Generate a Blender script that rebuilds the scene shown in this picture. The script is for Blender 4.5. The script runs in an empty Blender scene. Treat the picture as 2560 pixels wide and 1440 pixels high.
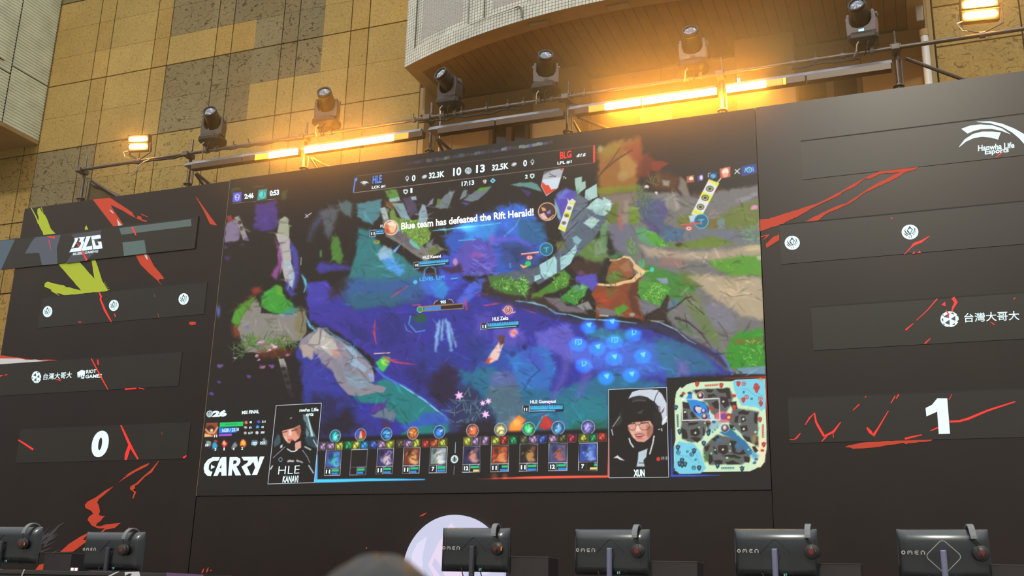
import bpy, bmesh, math, random
import numpy as np
from math import sin, cos, pi, radians, sqrt, atan2
from mathutils import Vector, Matrix

# ---------------------------------------------------------------- camera
F_PX = 2624.526
YAW, PITCH, ROLL = -0.3744808, 0.28496924, 0.02603604
_fw = Vector((sin(YAW) * cos(PITCH), cos(YAW) * cos(PITCH), sin(PITCH)))
_r0 = Vector((cos(YAW), -sin(YAW), 0))
_u0 = _r0.cross(_fw)
_rt = _r0 * cos(ROLL) + _u0 * sin(ROLL)
_up = _u0 * cos(ROLL) - _r0 * sin(ROLL)
CAM = Vector((0, 0, 1.65))
S = bpy.context.scene
cd = bpy.data.cameras.new('camera')
co = bpy.data.objects.new('camera', cd)
S.collection.objects.link(co)
co.matrix_world = Matrix(((_rt.x, _up.x, -_fw.x, CAM.x), (_rt.y, _up.y, -_fw.y, CAM.y),
                          (_rt.z, _up.z, -_fw.z, CAM.z), (0, 0, 0, 1)))
cd.sensor_width = 36
cd.lens = F_PX / 2560 * 36
cd.clip_start = 0.05
cd.clip_end = 200
cd.dof.use_dof = True
cd.dof.focus_distance = 11.8
cd.dof.aperture_fstop = 3.6
S.camera = co

# ---------------------------------------------------------------- colour management
S.view_settings.view_transform = 'Standard'
S.view_settings.look = 'None'
S.view_settings.exposure = 0.0
S.view_settings.gamma = 1.0
S.view_settings.use_curve_mapping = False
S.cycles.use_denoising = True
S.cycles.max_bounces = 5
S.cycles.volume_bounces = 0
S.cycles.sample_clamp_indirect = 6.0

# ---------------------------------------------------------------- sky and sun
W = bpy.data.worlds.new('sky')
S.world = W
W.use_nodes = True
nt = W.node_tree
nt.nodes.clear()
_o = nt.nodes.new('ShaderNodeOutputWorld')
_b = nt.nodes.new('ShaderNodeBackground')
_t = nt.nodes.new('ShaderNodeTexCoord')
_s = nt.nodes.new('ShaderNodeSeparateXYZ')
_c = nt.nodes.new('ShaderNodeValToRGB')
nt.links.new(_t.outputs['Generated'], _s.inputs[0])
nt.links.new(_s.outputs['Z'], _c.inputs[0])
nt.links.new(_c.outputs[0], _b.inputs[0])
nt.links.new(_b.outputs[0], _o.inputs[0])
_c.color_ramp.elements.new(0.28)
for _e, _p, _k in zip(_c.color_ramp.elements, (0.02, 0.26, 0.9), ((0.10, 0.098, 0.095), (0.46, 0.45, 0.44), (1.0, 1.0, 0.97))):
    _e.position = _p; _e.color = (*_k, 1)          # dark streets and roofs at the horizon, brightest overhead
_b.inputs[1].default_value = 1.45

sd = bpy.data.lights.new('sun', 'SUN')
so = bpy.data.objects.new('sun', sd)
S.collection.objects.link(so)
sd.energy = 0.9
sd.color = (1.0, 0.90, 0.72)
sd.angle = radians(2.5)
_sdir = Vector((0.0, cos(radians(30)), -sin(radians(30))))      # light travels towards the facade, 30 degrees down
so.rotation_euler = (-_sdir).to_track_quat('Z', 'Y').to_euler()
so.location = (-4, -20, 20)

# ---------------------------------------------------------------- measuring: a pixel's ray met with a plane of the place
def ray(px, py):
    return _fw + _rt * ((px - 1280) / F_PX) + _up * ((720 - py) / F_PX)
def P(px, py, Y):
    d = ray(px, py)
    return CAM + d * (Y / d.y)
def Pz(px, py, z):
    d = ray(px, py)
    return CAM + d * ((z - CAM.z) / d.z)
D = 11.0                                     # the stage backdrop stands 11 m from the viewer
YB = 13.5                                    # the building's stone front
ZST = 1.012                                  # the stage floor
ZDK = 1.762                                  # the desk top

# ---------------------------------------------------------------- objects
COL = S.collection
def s2l(c):
    c = c / 255.0
    return c / 12.92 if c <= 0.04045 else ((c + 0.055) / 1.055) ** 2.4
def lin(c):
    return tuple(s2l(x) for x in c[:3])
def tag(o, label=None, cat=None, group=None, kind=None):
    if label: o['label'] = label
    if cat: o['category'] = cat
    if group: o['group'] = group
    if kind: o['kind'] = kind
    return o
def empty(name, loc, label, cat, group=None, rz=0.0):
    o = bpy.data.objects.new(name, None)
    COL.objects.link(o)
    o.location = loc
    o.rotation_euler = (0, 0, rz)
    o.empty_display_size = 0.1
    return tag(o, label, cat, group)
def link(name, me, mats, parent=None, world=True):
    o = bpy.data.objects.new(name, me)
    COL.objects.link(o)
    for m in (mats if isinstance(mats, (list, tuple)) else [mats]):
        me.materials.append(m)
    if parent is not None:
        o.parent = parent
        if world:                             # the mesh is written in world coordinates
            M = Matrix.Identity(4)
            q = parent
            while q is not None:
                M = Matrix.LocRotScale(q.location, q.rotation_euler, q.scale) @ M
                q = q.parent
            me.transform(M.inverted())
    return o
class MB:
    def __init__(s):
        s.v = []; s.f = []; s.m = []
    def add(s, vs, fs, mi=0):
        k = len(s.v)
        s.v += [tuple(x) for x in vs]
        s.f += [tuple(i + k for i in f) for f in fs]
        s.m += [mi] * len(fs)
        return s
    def box(s, x0, x1, y0, y1, z0, z1, mi=0, M=None):
        vs = [Vector((x, y, z)) for z in (z0, z1) for y in (y0, y1) for x in (x0, x1)]
        if M is not None: vs = [M @ v for v in vs]
        return s.add(vs, [(0, 2, 3, 1), (4, 5, 7, 6), (0, 1, 5, 4), (2, 6, 7, 3), (0, 4, 6, 2), (1, 3, 7, 5)], mi)
    def tube(s, pts, r, n=10, mi=0, caps=True):
        pts = [Vector(p) for p in pts]
        rr = r if isinstance(r, (list, tuple)) else [r] * len(pts)
        rings = []; prev = None
        for i, p in enumerate(pts):
            t = (pts[min(i + 1, len(pts) - 1)] - pts[max(i - 1, 0)]).normalized()
            a = prev if prev is not None else (Vector((0, 0, 1)) if abs(t.z) < 0.9 else Vector((1, 0, 0)))
            a = (a - t * a.dot(t)).normalized()
            prev = a
            b = t.cross(a)
            rings.append([p + (a * cos(2 * pi * k / n) + b * sin(2 * pi * k / n)) * rr[i] for k in range(n)])
        vs = [q for g in rings for q in g]
        fs = [(i * n + k, i * n + (k + 1) % n, (i + 1) * n + (k + 1) % n, (i + 1) * n + k) for i in range(len(pts) - 1) for k in range(n)]
        if caps: fs += [tuple(range(n - 1, -1, -1)), tuple(range((len(pts) - 1) * n, len(pts) * n))]
        return s.add(vs, fs, mi)
    def prism(s, poly, d, mi=0):              # a planar polygon (3-D points) pushed by d
        d = Vector(d); n = len(poly)
        vs = [Vector(p) for p in poly] + [Vector(p) + d for p in poly]
        fs = [tuple(range(n)), tuple(range(2 * n - 1, n - 1, -1))] + [(i, i + n, (i + 1) % n + n, (i + 1) % n) for i in range(n)]
        return s.add(vs, fs, mi)
    def lathe(s, prof, M=None, n=24, mi=0):   # profile (r, z) spun about z
        vs = [Vector((r * cos(2 * pi * k / n), r * sin(2 * pi * k / n), z)) for r, z in prof for k in range(n)]
        if M is not None: vs = [M @ v for v in vs]
        fs = [(i * n + k, i * n + (k + 1) % n, (i + 1) * n + (k + 1) % n, (i + 1) * n + k) for i in range(len(prof) - 1) for k in range(n)]
        fs += [tuple(range(n - 1, -1, -1)), tuple(range((len(prof) - 1) * n, len(prof) * n))]
        return s.add(vs, fs, mi)
    def build(s, name, mats, parent=None, smooth=False, bevel=0, world=True, fix=True):
        me = bpy.data.meshes.new(name)
        me.from_pydata(s.v, [], s.f)
        me.polygons.foreach_set('material_index', s.m)
        if fix:
            bm = bmesh.new(); bm.from_mesh(me)
            bmesh.ops.recalc_face_normals(bm, faces=bm.faces)
            bm.to_mesh(me); bm.free()
        o = link(name, me, mats, parent, world)
        if smooth:
            me.polygons.foreach_set('use_smooth', [True] * len(me.polygons))
            bm = bmesh.new(); bm.from_mesh(me)
            for e in bm.edges:
                if len(e.link_faces) == 2 and e.calc_face_angle(0) > 0.7: e.smooth = False
            bm.to_mesh(me); bm.free()
        if bevel:
            b = o.modifiers.new('bevel', 'BEVEL'); b.width = bevel; b.segments = 2; b.limit_method = 'ANGLE'; b.angle_limit = 0.6
        me.update()
        return o
def copy_tree(o, parent=None):
    c = o.copy(); COL.objects.link(c)
    if parent is not None: c.parent = parent
    for ch in list(o.children): copy_tree(ch, c)
    return c

# ---------------------------------------------------------------- materials
def mat(name, col, rough=0.6, metal=0.0, emit=None, strength=1.0, spec=0.5, alpha=None):
    m = bpy.data.materials.new(name); m.use_nodes = True
    b = m.node_tree.nodes['Principled BSDF']
    b.inputs['Base Color'].default_value = (*col, 1)
    b.inputs['Roughness'].default_value = rough
    b.inputs['Metallic'].default_value = metal
    b.inputs['Specular IOR Level'].default_value = spec
    if emit:
        b.inputs['Emission Color'].default_value = (*emit, 1)
        b.inputs['Emission Strength'].default_value = strength
    return m
class NT:                                     # short hand for node trees
    def __init__(s, m):
        s.t = m.node_tree; s.b = s.t.nodes['Principled BSDF']
    def n(s, kind, **kw):
        x = s.t.nodes.new(kind)
        for k, v in kw.items():
            if k.startswith('i_'):
                key = k[2:]; key = int(key) if key.isdigit() else key.replace('_', ' ')
                x.inputs[key].default_value = v
            else: setattr(x, k, v)
        return x
    def l(s, a, b): s.t.links.new(a, b)
    def ramp(s, src, stops, interp='LINEAR'):
        r = s.n('ShaderNodeValToRGB'); r.color_ramp.interpolation = interp
        e = r.color_ramp.elements
        while len(e) < len(stops): e.new(0.5)
        for i, (p, c) in enumerate(stops): e[i].position = p; e[i].color = (*c, 1) if len(c) == 3 else c
        s.l(src, r.inputs[0]); return r
    def mix(s, a, b, fac, mode='MIX'):
        x = s.n('ShaderNodeMix', data_type='RGBA', blend_type=mode)
        for v, i in ((fac, 0), (a, 6), (b, 7)):
            if isinstance(v, (int, float)): x.inputs[i].default_value = v
            elif isinstance(v, tuple): x.inputs[i].default_value = (*v, 1) if len(v) == 3 else v
            else: s.l(v, x.inputs[i])
        return x.outputs[2]
    def math(s, op, a, b=None, c=None):
        x = s.n('ShaderNodeMath', operation=op)
        for i, v in enumerate((a, b, c)):
            if v is None: continue
            if isinstance(v, (int, float)): x.inputs[i].default_value = v
            else: s.l(v, x.inputs[i])
        return x.outputs[0]
def noisy(name, col, amt=0.25, scale=8.0, rough=0.6, metal=0.0, bump=0.0, spec=0.5):
    m = mat(name, col, rough, metal, spec=spec); N = NT(m)
    tc = N.n('ShaderNodeTexCoord')
    nz = N.n('ShaderNodeTexNoise', i_Scale=scale, i_Detail=5.0)
    N.l(tc.outputs['Object'], nz.inputs['Vector'])
    r = N.ramp(nz.outputs[0], [(0.25, tuple(x * (1 - amt) for x in col)), (0.75, tuple(min(1, x * (1 + amt)) for x in col))])
    N.l(r.outputs[0], N.b.inputs['Base Color'])
    if bump:
        bp = N.n('ShaderNodeBump', i_Strength=bump, i_Distance=0.01)
        N.l(nz.outputs[0], bp.inputs['Height']); N.l(bp.outputs[0], N.b.inputs['Normal'])
    return m
def stone(name, col, streak, squiggle):
    """cast stone: a blotchy tint, scattered dark pits; squiggle adds the short worm-like grooves of the textured panels"""
    m = mat(name, col, 0.9, spec=0.2); N = NT(m)
    tc = N.n('ShaderNodeTexCoord'); at = N.n('ShaderNodeAttribute', attribute_name='tone')
    n1 = N.n('ShaderNodeTexNoise', i_Scale=1.3, i_Detail=6.0, i_Roughness=0.65)
    n2 = N.n('ShaderNodeTexNoise', i_Scale=26.0, i_Detail=4.0)
    n3 = N.n('ShaderNodeTexNoise', i_Scale=9.0, i_Detail=2.0)
    for x in (n1, n2, n3): N.l(tc.outputs['Object'], x.inputs['Vector'])
    c = N.ramp(n1.outputs[0], [(0.3, tuple(x * 0.86 for x in col)), (0.7, tuple(x * 1.1 for x in col))]).outputs[0]
    c = N.mix(c, N.ramp(n2.outputs[0], [(0.3, (0.75, 0.72, 0.68)), (0.6, (1, 1, 1))]).outputs[0], 0.8, 'MULTIPLY')
    # worm-like grooves: contour lines of a noise, kept only where a second noise says so
    mp = N.n('ShaderNodeMapping'); mp.inputs['Scale'].default_value = (0.72, 1, 1.25) if squiggle else (1, 1, 1); N.l(tc.outputs['Object'], mp.inputs[0])
    nw = N.n('ShaderNodeTexNoise', i_Scale=8.5 if squiggle else 17.0, i_Detail=1.0); N.l(mp.outputs[0], nw.inputs['Vector'])
    n4 = N.n('ShaderNodeTexNoise', i_Scale=15.0 if squiggle else 24.0, i_Detail=1.0); N.l(tc.outputs['Object'], n4.inputs['Vector'])
    ab = N.math('ABSOLUTE', N.math('SUBTRACT', nw.outputs[0], 0.5))
    line = N.math('LESS_THAN', ab, 0.023 if squiggle else 0.026)
    keep = N.math('MULTIPLY', N.math('GREATER_THAN', n4.outputs[0], 0.47 if squiggle else 0.56), N.math('GREATER_THAN', n3.outputs[0], 0.40 if squiggle else 0.47))
    g = N.math('MULTIPLY', line, keep)
    c = N.mix(c, tuple(x * streak for x in col), N.math('MULTIPLY', g, 0.95 if squiggle else 0.7))
    tone = N.n('ShaderNodeMix', data_type='RGBA', blend_type='MULTIPLY'); tone.inputs[0].default_value = 1
    N.l(c, tone.inputs[6]); N.l(at.outputs['Color'], tone.inputs[7])
    N.l(tone.outputs[2], N.b.inputs['Base Color'])
    hgt = N.math('ADD', N.math('MULTIPLY', g, -1.0), N.math('MULTIPLY', n2.outputs[0], 0.5))
    bp = N.n('ShaderNodeBump', i_Strength=0.45, i_Distance=0.012)
    N.l(hgt, bp.inputs['Height']); N.l(bp.outputs[0], N.b.inputs['Normal'])
    return m
M_TAN = stone('tan_cast_stone', (0.53, 0.365, 0.125), 0.42, False)
M_GREY = stone('grey_cast_stone', (0.285, 0.232, 0.125), 0.35, True)
M_TANSQ = stone('tan_grooved_stone', (0.49, 0.335, 0.115), 0.42, True)
M_JOINT = mat('dark_backing', (0.05, 0.04, 0.03), 0.9)  # plain dark fill behind open joints, soffit boards and panes
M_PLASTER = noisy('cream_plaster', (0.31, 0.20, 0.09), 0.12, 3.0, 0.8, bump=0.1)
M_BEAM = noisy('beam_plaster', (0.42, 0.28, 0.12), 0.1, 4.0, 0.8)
M_PLANK = noisy('soffit_plank', (0.24, 0.13, 0.042), 0.15, 3.0, 0.7)
M_STEEL = noisy('galvanised_steel', (0.15, 0.125, 0.105), 0.2, 30.0, 0.42, 0.85)
M_STEELD = noisy('dull_steel', (0.16, 0.145, 0.13), 0.2, 20.0, 0.5, 0.5)
M_TOE = noisy('light_steel_board', (0.34, 0.37, 0.42), 0.15, 10.0, 0.35, 0.6)
M_BLACK = noisy('black_plastic', (0.022, 0.021, 0.021), 0.2, 20.0, 0.42)
M_GREYP = noisy('grey_plastic', (0.10, 0.098, 0.10), 0.15, 20.0, 0.4)
M_CABLE = mat('black_cable', (0.02, 0.02, 0.02), 0.6)
M_WIRE = mat('yellowed_wire', (0.55, 0.45, 0.3), 0.5)
M_GLASS = mat('dark_window_glass', (0.02, 0.016, 0.012), 0.08, spec=0.6)
M_FRAME = noisy('brown_window_frame', (0.10, 0.062, 0.028), 0.15, 8.0, 0.5)
M_FLUTE = noisy('grey_fluted_concrete', (0.80, 0.86, 0.70), 0.16, 2.5, 0.85, bump=0.1)
M_GROUND = noisy('pavement', (0.22, 0.20, 0.17), 0.2, 2.0, 0.8)
M_STAGE = noisy('black_stage_deck', (0.03, 0.03, 0.03), 0.2, 6.0, 0.6)
# ================================================================ the building
def struct(o):
    o['kind'] = 'structure'
    return o
def tone_attr(o, tones):
    a = o.data.color_attributes.new('tone', 'FLOAT_COLOR', 'CORNER')
    i = 0; out = []
    for p, t in zip(o.data.polygons, tones):
        out += list(t) * len(p.vertices)
    a.data.foreach_set('color', out)
mb = MB().add([(-40, -15, 0), (30, -15, 0), (30, 16, 0), (-40, 16, 0)], [(0, 1, 2, 3)])
struct(mb.build('floor', M_GROUND))
rnd = random.Random(4)
def facade(name, xs, rows, kinds):
    """stone slabs as boxes with open joints over a dark backing; kinds(x, z) names the finish"""
    mb = MB(); tones = []
    for (x0, x1) in zip(xs[:-1], xs[1:]):
        for zr in rows:
            for j, (z0, z1) in enumerate(zip(zr[:-1], zr[1:])):
                k = kinds((x0 + x1) / 2, (z0 + z1) / 2)
                gl = 0.010; gb = 0.011 if j == 0 else 0.0025; gt = 0.011 if j == len(zr) - 2 else 0.0025
                mb.box(x0 + (0 if x0 in (-10.22, -8.84) else gl), x1 - (0 if x1 in (-10.22, -8.84) else gl), YB, YB + 0.04, z0 + gb, z1 - gt, k)
                t = 1 + rnd.uniform(-0.09, 0.07); w = rnd.uniform(-0.03, 0.03)
                if x1 - x0 < 0.5: t *= 0.95; w += 0.03
                tones += [(t * (1 + w), t, t * (1 - w), 1)] * 6
    mb.box(xs[0], xs[-1], YB + 0.03, YB + 0.34, rows[0][0], rows[-1][-1], 3)
    tones += [(1, 1, 1, 1)] * 6
    o = mb.build(name, [M_TAN, M_GREY, M_TANSQ, M_JOINT], fix=False)
    tone_attr(o, tones)
    return struct(o)
ROWS = [(0.0, 1.1, 2.2), (2.2, 3.6), (3.6, 4.6, 5.25), (5.25, 5.92, 6.59), (6.59, 7.26, 7.93), (7.93, 8.6, 9.27), (9.27, 9.94, 10.61), (10.61, 11.19, 11.79, 12.37), (12.37, 13.0, 13.7)]
XS = [-19.2, -18.86, -17.5, -17.15, -16.1, -15.75, -15.13, -14.79, -13.77, -13.42, -12.41, -12.07, -11.04, -10.70, -9.66, -9.34, -8.31, -7.97, -6.96]
def kind_left(x, z):
    if x < -14.79: return 2 if z < 9.27 else 0
    if z > 12.37: return 1 if x < -13.4 else 0
    if z > 11.19: return 1 if -12.07 < x < -8.9 else 0
    if z > 10.61: return 1 if -10.1 < x < -8.9 else 0
    if z > 9.94: return 1 if -12.07 < x < -8.9 else 0
    if z > 9.27: return 1 if -12.07 < x < -10.3 else 0
    if z > 7.93: return 1 if x < -13.42 else (2 if x < -10.6 else 0)
    return 1 if x < -12.07 else 2
XS.insert(XS.index(-9.34) + 1, -8.84); XS.insert(XS.index(-10.70) + 1, -10.22)
facade('wall_back', XS, ROWS, kind_left)
XR = [0.60, 1.64, 1.98, 3.0, 3.34, 4.36, 4.7, 5.7]
facade('wall_right', XR, [(0.0, 2.2), (2.2, 4.6), (4.6, 6.0), (6.0, 7.34), (7.34, 8.02, 8.72), (8.72, 9.31), (9.31, 10.0, 10.66), (10.66, 12.0)], lambda x, z: 2)
# the strips where the stone front turns into the recess
mb = MB()
mb.box(-6.945, -6.85, YB - 0.02, 14.05, 0, 9.334)
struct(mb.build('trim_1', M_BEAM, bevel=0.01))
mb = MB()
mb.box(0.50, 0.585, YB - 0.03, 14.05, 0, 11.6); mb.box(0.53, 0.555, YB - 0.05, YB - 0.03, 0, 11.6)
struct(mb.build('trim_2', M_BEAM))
# recess wall: plastered, scored into blocks
mb = MB()
YR = 14.05
xs = [-6.85, -6.62, -5.98, -5.30, -4.3, -3.2, -2.0, -1.22, -0.36, 0.50]
zs = [0, 2.5, 5.0, 6.6, 7.35, 8.1, 8.9, 9.34]
def is_win(x, z): return 7.35 < z < 8.9 and (-5.98 < x < -5.30 or -1.22 < x < -0.36)
for a, b in zip(xs[:-1], xs[1:]):
    for c, d in zip(zs[:-1], zs[1:]):
        if is_win((a + b) / 2, (c + d) / 2): continue
        mb.box(a + 0.004, b - 0.004, YR, YR + 0.05, c + 0.004, d - 0.004)
    # backing only behind plain wall
for a, b in zip(xs[:-1], xs[1:]):
    if is_win((a + b) / 2, 8):
        mb.box(a, b, YR + 0.03, YR + 0.2, 0, 7.35, 1); mb.box(a, b, YR + 0.03, YR + 0.2, 8.9, 11, 1)
    else: mb.box(a, b, YR + 0.03, YR + 0.2, 0, 11, 1)
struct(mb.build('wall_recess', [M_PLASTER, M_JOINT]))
def window(name, x0, x1, z0, z1):
    root = bpy.data.objects.new(name, None); COL.objects.link(root); root.location = ((x0 + x1) / 2, YR, z0); struct(root)
    fw = 0.07; xm = (x0 + x1) / 2
    m = MB()
    m.box(x0, x1, YR - 0.02, YR + 0.12, z1 - fw, z1); m.box(x0, x1, YR - 0.02, YR + 0.12, z0, z0 + fw)
    m.box(x0, x0 + fw, YR - 0.02, YR + 0.12, z0 + fw, z1 - fw); m.box(x1 - fw, x1, YR - 0.02, YR + 0.12, z0 + fw, z1 - fw)
    m.box(xm - 0.05, xm + 0.05, YR - 0.01, YR + 0.11, z0 + fw, z1 - fw)
    m.build('window_frame', M_FRAME, root, bevel=0.006)
    for a, b in ((x0 + fw, xm - 0.05), (xm + 0.05, x1 - fw)):
        MB().box(a - 0.005, b + 0.005, YR + 0.06, YR + 0.07, z0 + fw - 0.005, z1 - fw + 0.005).build('window_pane', M_GLASS, root)
    MB().box(x0, x1, YR + 0.14, YR + 0.2, z0, z1).build('dark_interior', M_JOINT, root)
window('window_1', -5.98, -5.30, 7.35, 8.9)
window('window_2', -1.22, -0.36, 7.35, 8.9)
# columns in front of the recess
def column(x0, x1, y0, label, r):
    pts = []
    for cx, cy, a0 in ((x1 - r, y0 + r, -90), (x1 - r, YR - 0.005 - 0.01, 0), (x0 + r, YR - 0.015, 90), (x0 + r, y0 + r, 180)):
        if cy > y0 + r: pts.append((cx + (r if a0 == 0 else -r), YR - 0.002)); continue
        for k in range(7):
            a = radians(a0 + 15 * k); pts.append((cx + r * cos(a), cy + r * sin(a)))
    o = MB().prism([(x, y, 0) for x, y in pts], (0, 0, 9.335)).build('column', M_PLASTER, smooth=True)
    return tag(o, label, 'column')
column(-5.11, -4.33, 13.57, 'cream plaster column with rounded corners rising to the soffit behind the fourth spotlight', 0.12)
o = column(-2.03, -1.21, 13.57, 'square cream plaster column beside the lamp-lit wall, right of the two brightest light bars', 0.03)
# the curved balcony
ZS = 9.339; R0 = 8.52; XC = -3.2; YA = 11.97; HC = 3.69
bal = empty('balcony', (XC, 13.4, ZS), 'curved balcony with white mosaic tile front and brown plank soffit overhanging the stage', 'balcony')
def arc(off, x): return YA + off + R0 - sqrt((R0) ** 2 - (x - XC) ** 2)
def arcpts(off, n=48, h=HC): return [(XC - h + 2 * h * i / n, arc(off, XC - h + 2 * h * i / n)) for i in range(n + 1)]
M_TILE = mat('white_mosaic_tile', (0.7, 0.7, 0.6), 0.35); N = NT(M_TILE)
uv = N.n('ShaderNodeAttribute', attribute_name='tilecoord')
br = N.n('ShaderNodeTexBrick', offset=0.0, squash=1.0, i_Scale=1.0)
br.inputs['Color1'].default_value = (0.86, 0.87, 0.78, 1); br.inputs['Color2'].default_value = (0.74, 0.75, 0.67, 1)
br.inputs['Mortar'].default_value = (0.16, 0.17, 0.13, 1)
br.inputs['Mortar Size'].default_value = 0.0042; br.inputs['Brick Width'].default_value = 0.05; br.inputs['Row Height'].default_value = 0.05
br.inputs['Mortar Smooth'].default_value = 0.2
N.l(uv.outputs['Vector'], br.inputs['Vector'])
nz = N.n('ShaderNodeTexNoise', i_Scale=2.2, i_Detail=6.0); N.l(uv.outputs['Vector'], nz.inputs['Vector'])
nf = N.n('ShaderNodeTexNoise', i_Scale=40.0, i_Detail=3.0); N.l(uv.outputs['Vector'], nf.inputs['Vector'])
c1 = N.mix(br.outputs[0], N.ramp(nz.outputs[0], [(0.35, (0.72, 0.72, 0.72)), (0.6, (1, 1, 1))]).outputs[0], 0.8, 'MULTIPLY')
at = N.n('ShaderNodeAttribute', attribute_name='grey')
g2 = N.ramp(nf.outputs[0], [(0.35, (0.30, 0.29, 0.27)), (0.62, (0.50, 0.49, 0.46))]).outputs[0]
c2 = N.mix(c1, g2, N.math('MULTIPLY', at.outputs['Fac'], 0.85))
N.l(c2, N.b.inputs['Base Color'])
def tile_face(name, pieces):
    """pieces: (off, z0, z1, xa, xb, grey) strips following the curve"""
    vs = []; fs = []; tc = []; gr = []
    for off, z0, z1, xa, xb, g in pieces:
        n = max(2, int((xb - xa) / 0.12)); k = len(vs)
        for i in range(n + 1):
            x = xa + (xb - xa) * i / n; s = R0 * math.asin((x - XC) / R0)
            for z in (z0, z1): vs.append((x, arc(off, x), z)); tc.append((s, z - ZS, 0)); gr.append(g)
        fs += [(k + 2 * i, k + 2 * i + 2, k + 2 * i + 3, k + 2 * i + 1) for i in range(n)]
    me = bpy.data.meshes.new(name); me.from_pydata(vs, [], fs)
    a = me.attributes.new('tilecoord', 'FLOAT_VECTOR', 'POINT'); a.data.foreach_set('vector', [c for t in tc for c in t])
    a = me.attributes.new('grey', 'FLOAT', 'POINT'); a.data.foreach_set('value', gr)
    return link(name, me, M_TILE, bal)
ZT = 11.6
xa, xb = XC - HC, XC + HC
bays = [(xa + 0.20 + i * 1.335, xa + 0.20 + i * 1.335 + 1.06) for i in range(6)]
pc = [(-0.003, ZS, ZS + 0.24, xa, xb, 0.0)]
last = xa
for a, b in bays:
    b = min(b, xb - 0.15)
    if a > b: break
    pc += [(-0.003, ZS + 0.24, ZT, last, a, 0.0), (0.02, ZS + 0.24, ZT, a, b, 0.0), (0.019, ZS + 0.36, ZT, a + 0.14, b - 0.12, 1.0)]; last = b
pc.append((-0.003, ZS + 0.24, ZT, last, xb, 0.0))
tile_face('tile_front', pc)
M_GROUT = noisy('dirty_grout', (0.14, 0.14, 0.11), 0.5, 20)
for a, b in bays:                             # dirty grooves round the bays
    b = min(b, xb - 0.15)
    for x in (a, b): MB().box(x - 0.006, x + 0.006, arc(0, x) - 0.006, arc(0, x) + 0.019, ZS + 0.24, ZT).build('bay_groove', M_GROUT, bal)
top = arcpts(0); inn = arcpts(0.30, 48, HC - 0.20)
m = MB()                                      # body behind the tiles
outl = [(x, y + 0.022) for x, y in top] + [(xb, YB - 0.005), (xa, YB - 0.005)]
m.prism([(x, y, ZS + 0.10) for x, y in outl], (0, 0, ZT - ZS - 0.10)); m.build('parapet_body', M_BEAM, bal)
m = MB()                                      # rendered edge band under the parapet
n = len(top)
for i in range(n - 1):
    for (p, q) in ((top, inn),):
        m.add([(*p[i], ZS), (*p[i + 1], ZS), (*q[i + 1], ZS), (*q[i], ZS), (*q[i], ZS + 0.06), (*q[i + 1], ZS + 0.06), (*p[i], ZS + 0.1), (*p[i + 1], ZS + 0.1)],
              [(0, 3, 2, 1), (3, 4, 5, 2), (0, 1, 7, 6)])
for sx in (0, -1):
    a = top[sx]; b = inn[sx]
    m.add([(*a, ZS), (*b, ZS), (b[0], YR - 0.002, ZS), (a[0], YR - 0.002, ZS), (a[0], YB - 0.006, ZS), (b[0], YR - 0.01, ZS + 0.06), (*b, ZS + 0.06)],
          [(0, 1, 2, 3), (1, 6, 5, 2)])
m.build('edge_band', M_BEAM, bal, fix=False)
m = MB()                                      # soffit boards run front to back
x = inn[0][0] + 0.005
while x < inn[-1][0] - 0.02:
    x1 = min(x + 0.152, inn[-1][0] - 0.005)
    ya = max(arc(0.30, x), arc(0.30, x1)) + 0.003
    m.box(x + 0.004, x1 - 0.004, ya - 0.03, YR - 0.01, ZS + 0.030, ZS + 0.05)
    x = x1
m.build('soffit_boards', M_PLANK, bal)
m = MB().prism([(p[0], p[1], ZS + 0.052) for p in inn] + [(inn[-1][0], YR - 0.01, ZS + 0.052), (inn[0][0], YR - 0.01, ZS + 0.052)], (0, 0, 0.03))
m.build('soffit_backing', M_JOINT, bal)
def on_arc(px, py, off=-0.03):
    y = 12.3
    for _ in range(12): q = P(px, py, y); y = arc(off, q.x)
    return (q.x, y, q.z)
MB().tube([on_arc(*t_) for t_ in ((1176, 62), (1200, 52), (1240, 36), (1280, 22), (1296, 16), (1302, 19), (1304, 26), (1305, 44))], [0.004] * 4 + [0.012] * 4, 8).build('drain_spout', M_STEELD, bal, smooth=True)
# two small rectangular drains under the edge
for px, py in ((1348, 56), (1545, 12)):
    q = Pz(px, py, ZS)
    m = MB(); m.box(q.x - 0.15, q.x + 0.15, q.y - 0.04, q.y + 0.06, ZS - 0.045, ZS + 0.0); 
    m.build('soffit_bracket', M_BEAM, bal, bevel=0.012)
# fluted pier at the left
def fl_side(m, X, y0, y1, z0, z1, pitch=0.058):
    """ribbed face looking +x"""
    k = int((z1 - z0) / pitch); d = 0.016
    for i in range(k):
        a = z0 + (z1 - z0) * i / k; p = (z1 - z0) / k
        m.add([(X - d, y0, a), (X - d, y1, a), (X, y0, a + p * 0.25), (X, y1, a + p * 0.25), (X, y0, a + p * 0.75), (X, y1, a + p * 0.75), (X - d, y0, a + p), (X - d, y1, a + p)],
              [(0, 1, 3, 2), (2, 3, 5, 4), (4, 5, 7, 6)])
def fl_front(m, Y, x0, x1, z0, z1, pitch=0.058):
    k = int((z1 - z0) / pitch); d = 0.016
    for i in range(k):
        a = z0 + (z1 - z0) * i / k; p = (z1 - z0) / k
        m.add([(x0, Y + d, a), (x1, Y + d, a), (x0, Y, a + p * 0.25), (x1, Y, a + p * 0.25), (x0, Y, a + p * 0.75), (x1, Y, a + p * 0.75), (x0, Y + d, a + p), (x1, Y + d, a + p)],
              [(0, 2, 3, 1), (2, 4, 5, 3), (4, 6, 7, 5)])
m = MB(); X = -14.8
fl_side(m, X, 12.645, YB - 0.01, 9.51, 10.625); fl_side(m, X, 12.645, YB - 0.01, 10.645, 12.6); fl_side(m, X, 12.645, YB - 0.01, 12.62, 13.6)
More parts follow.
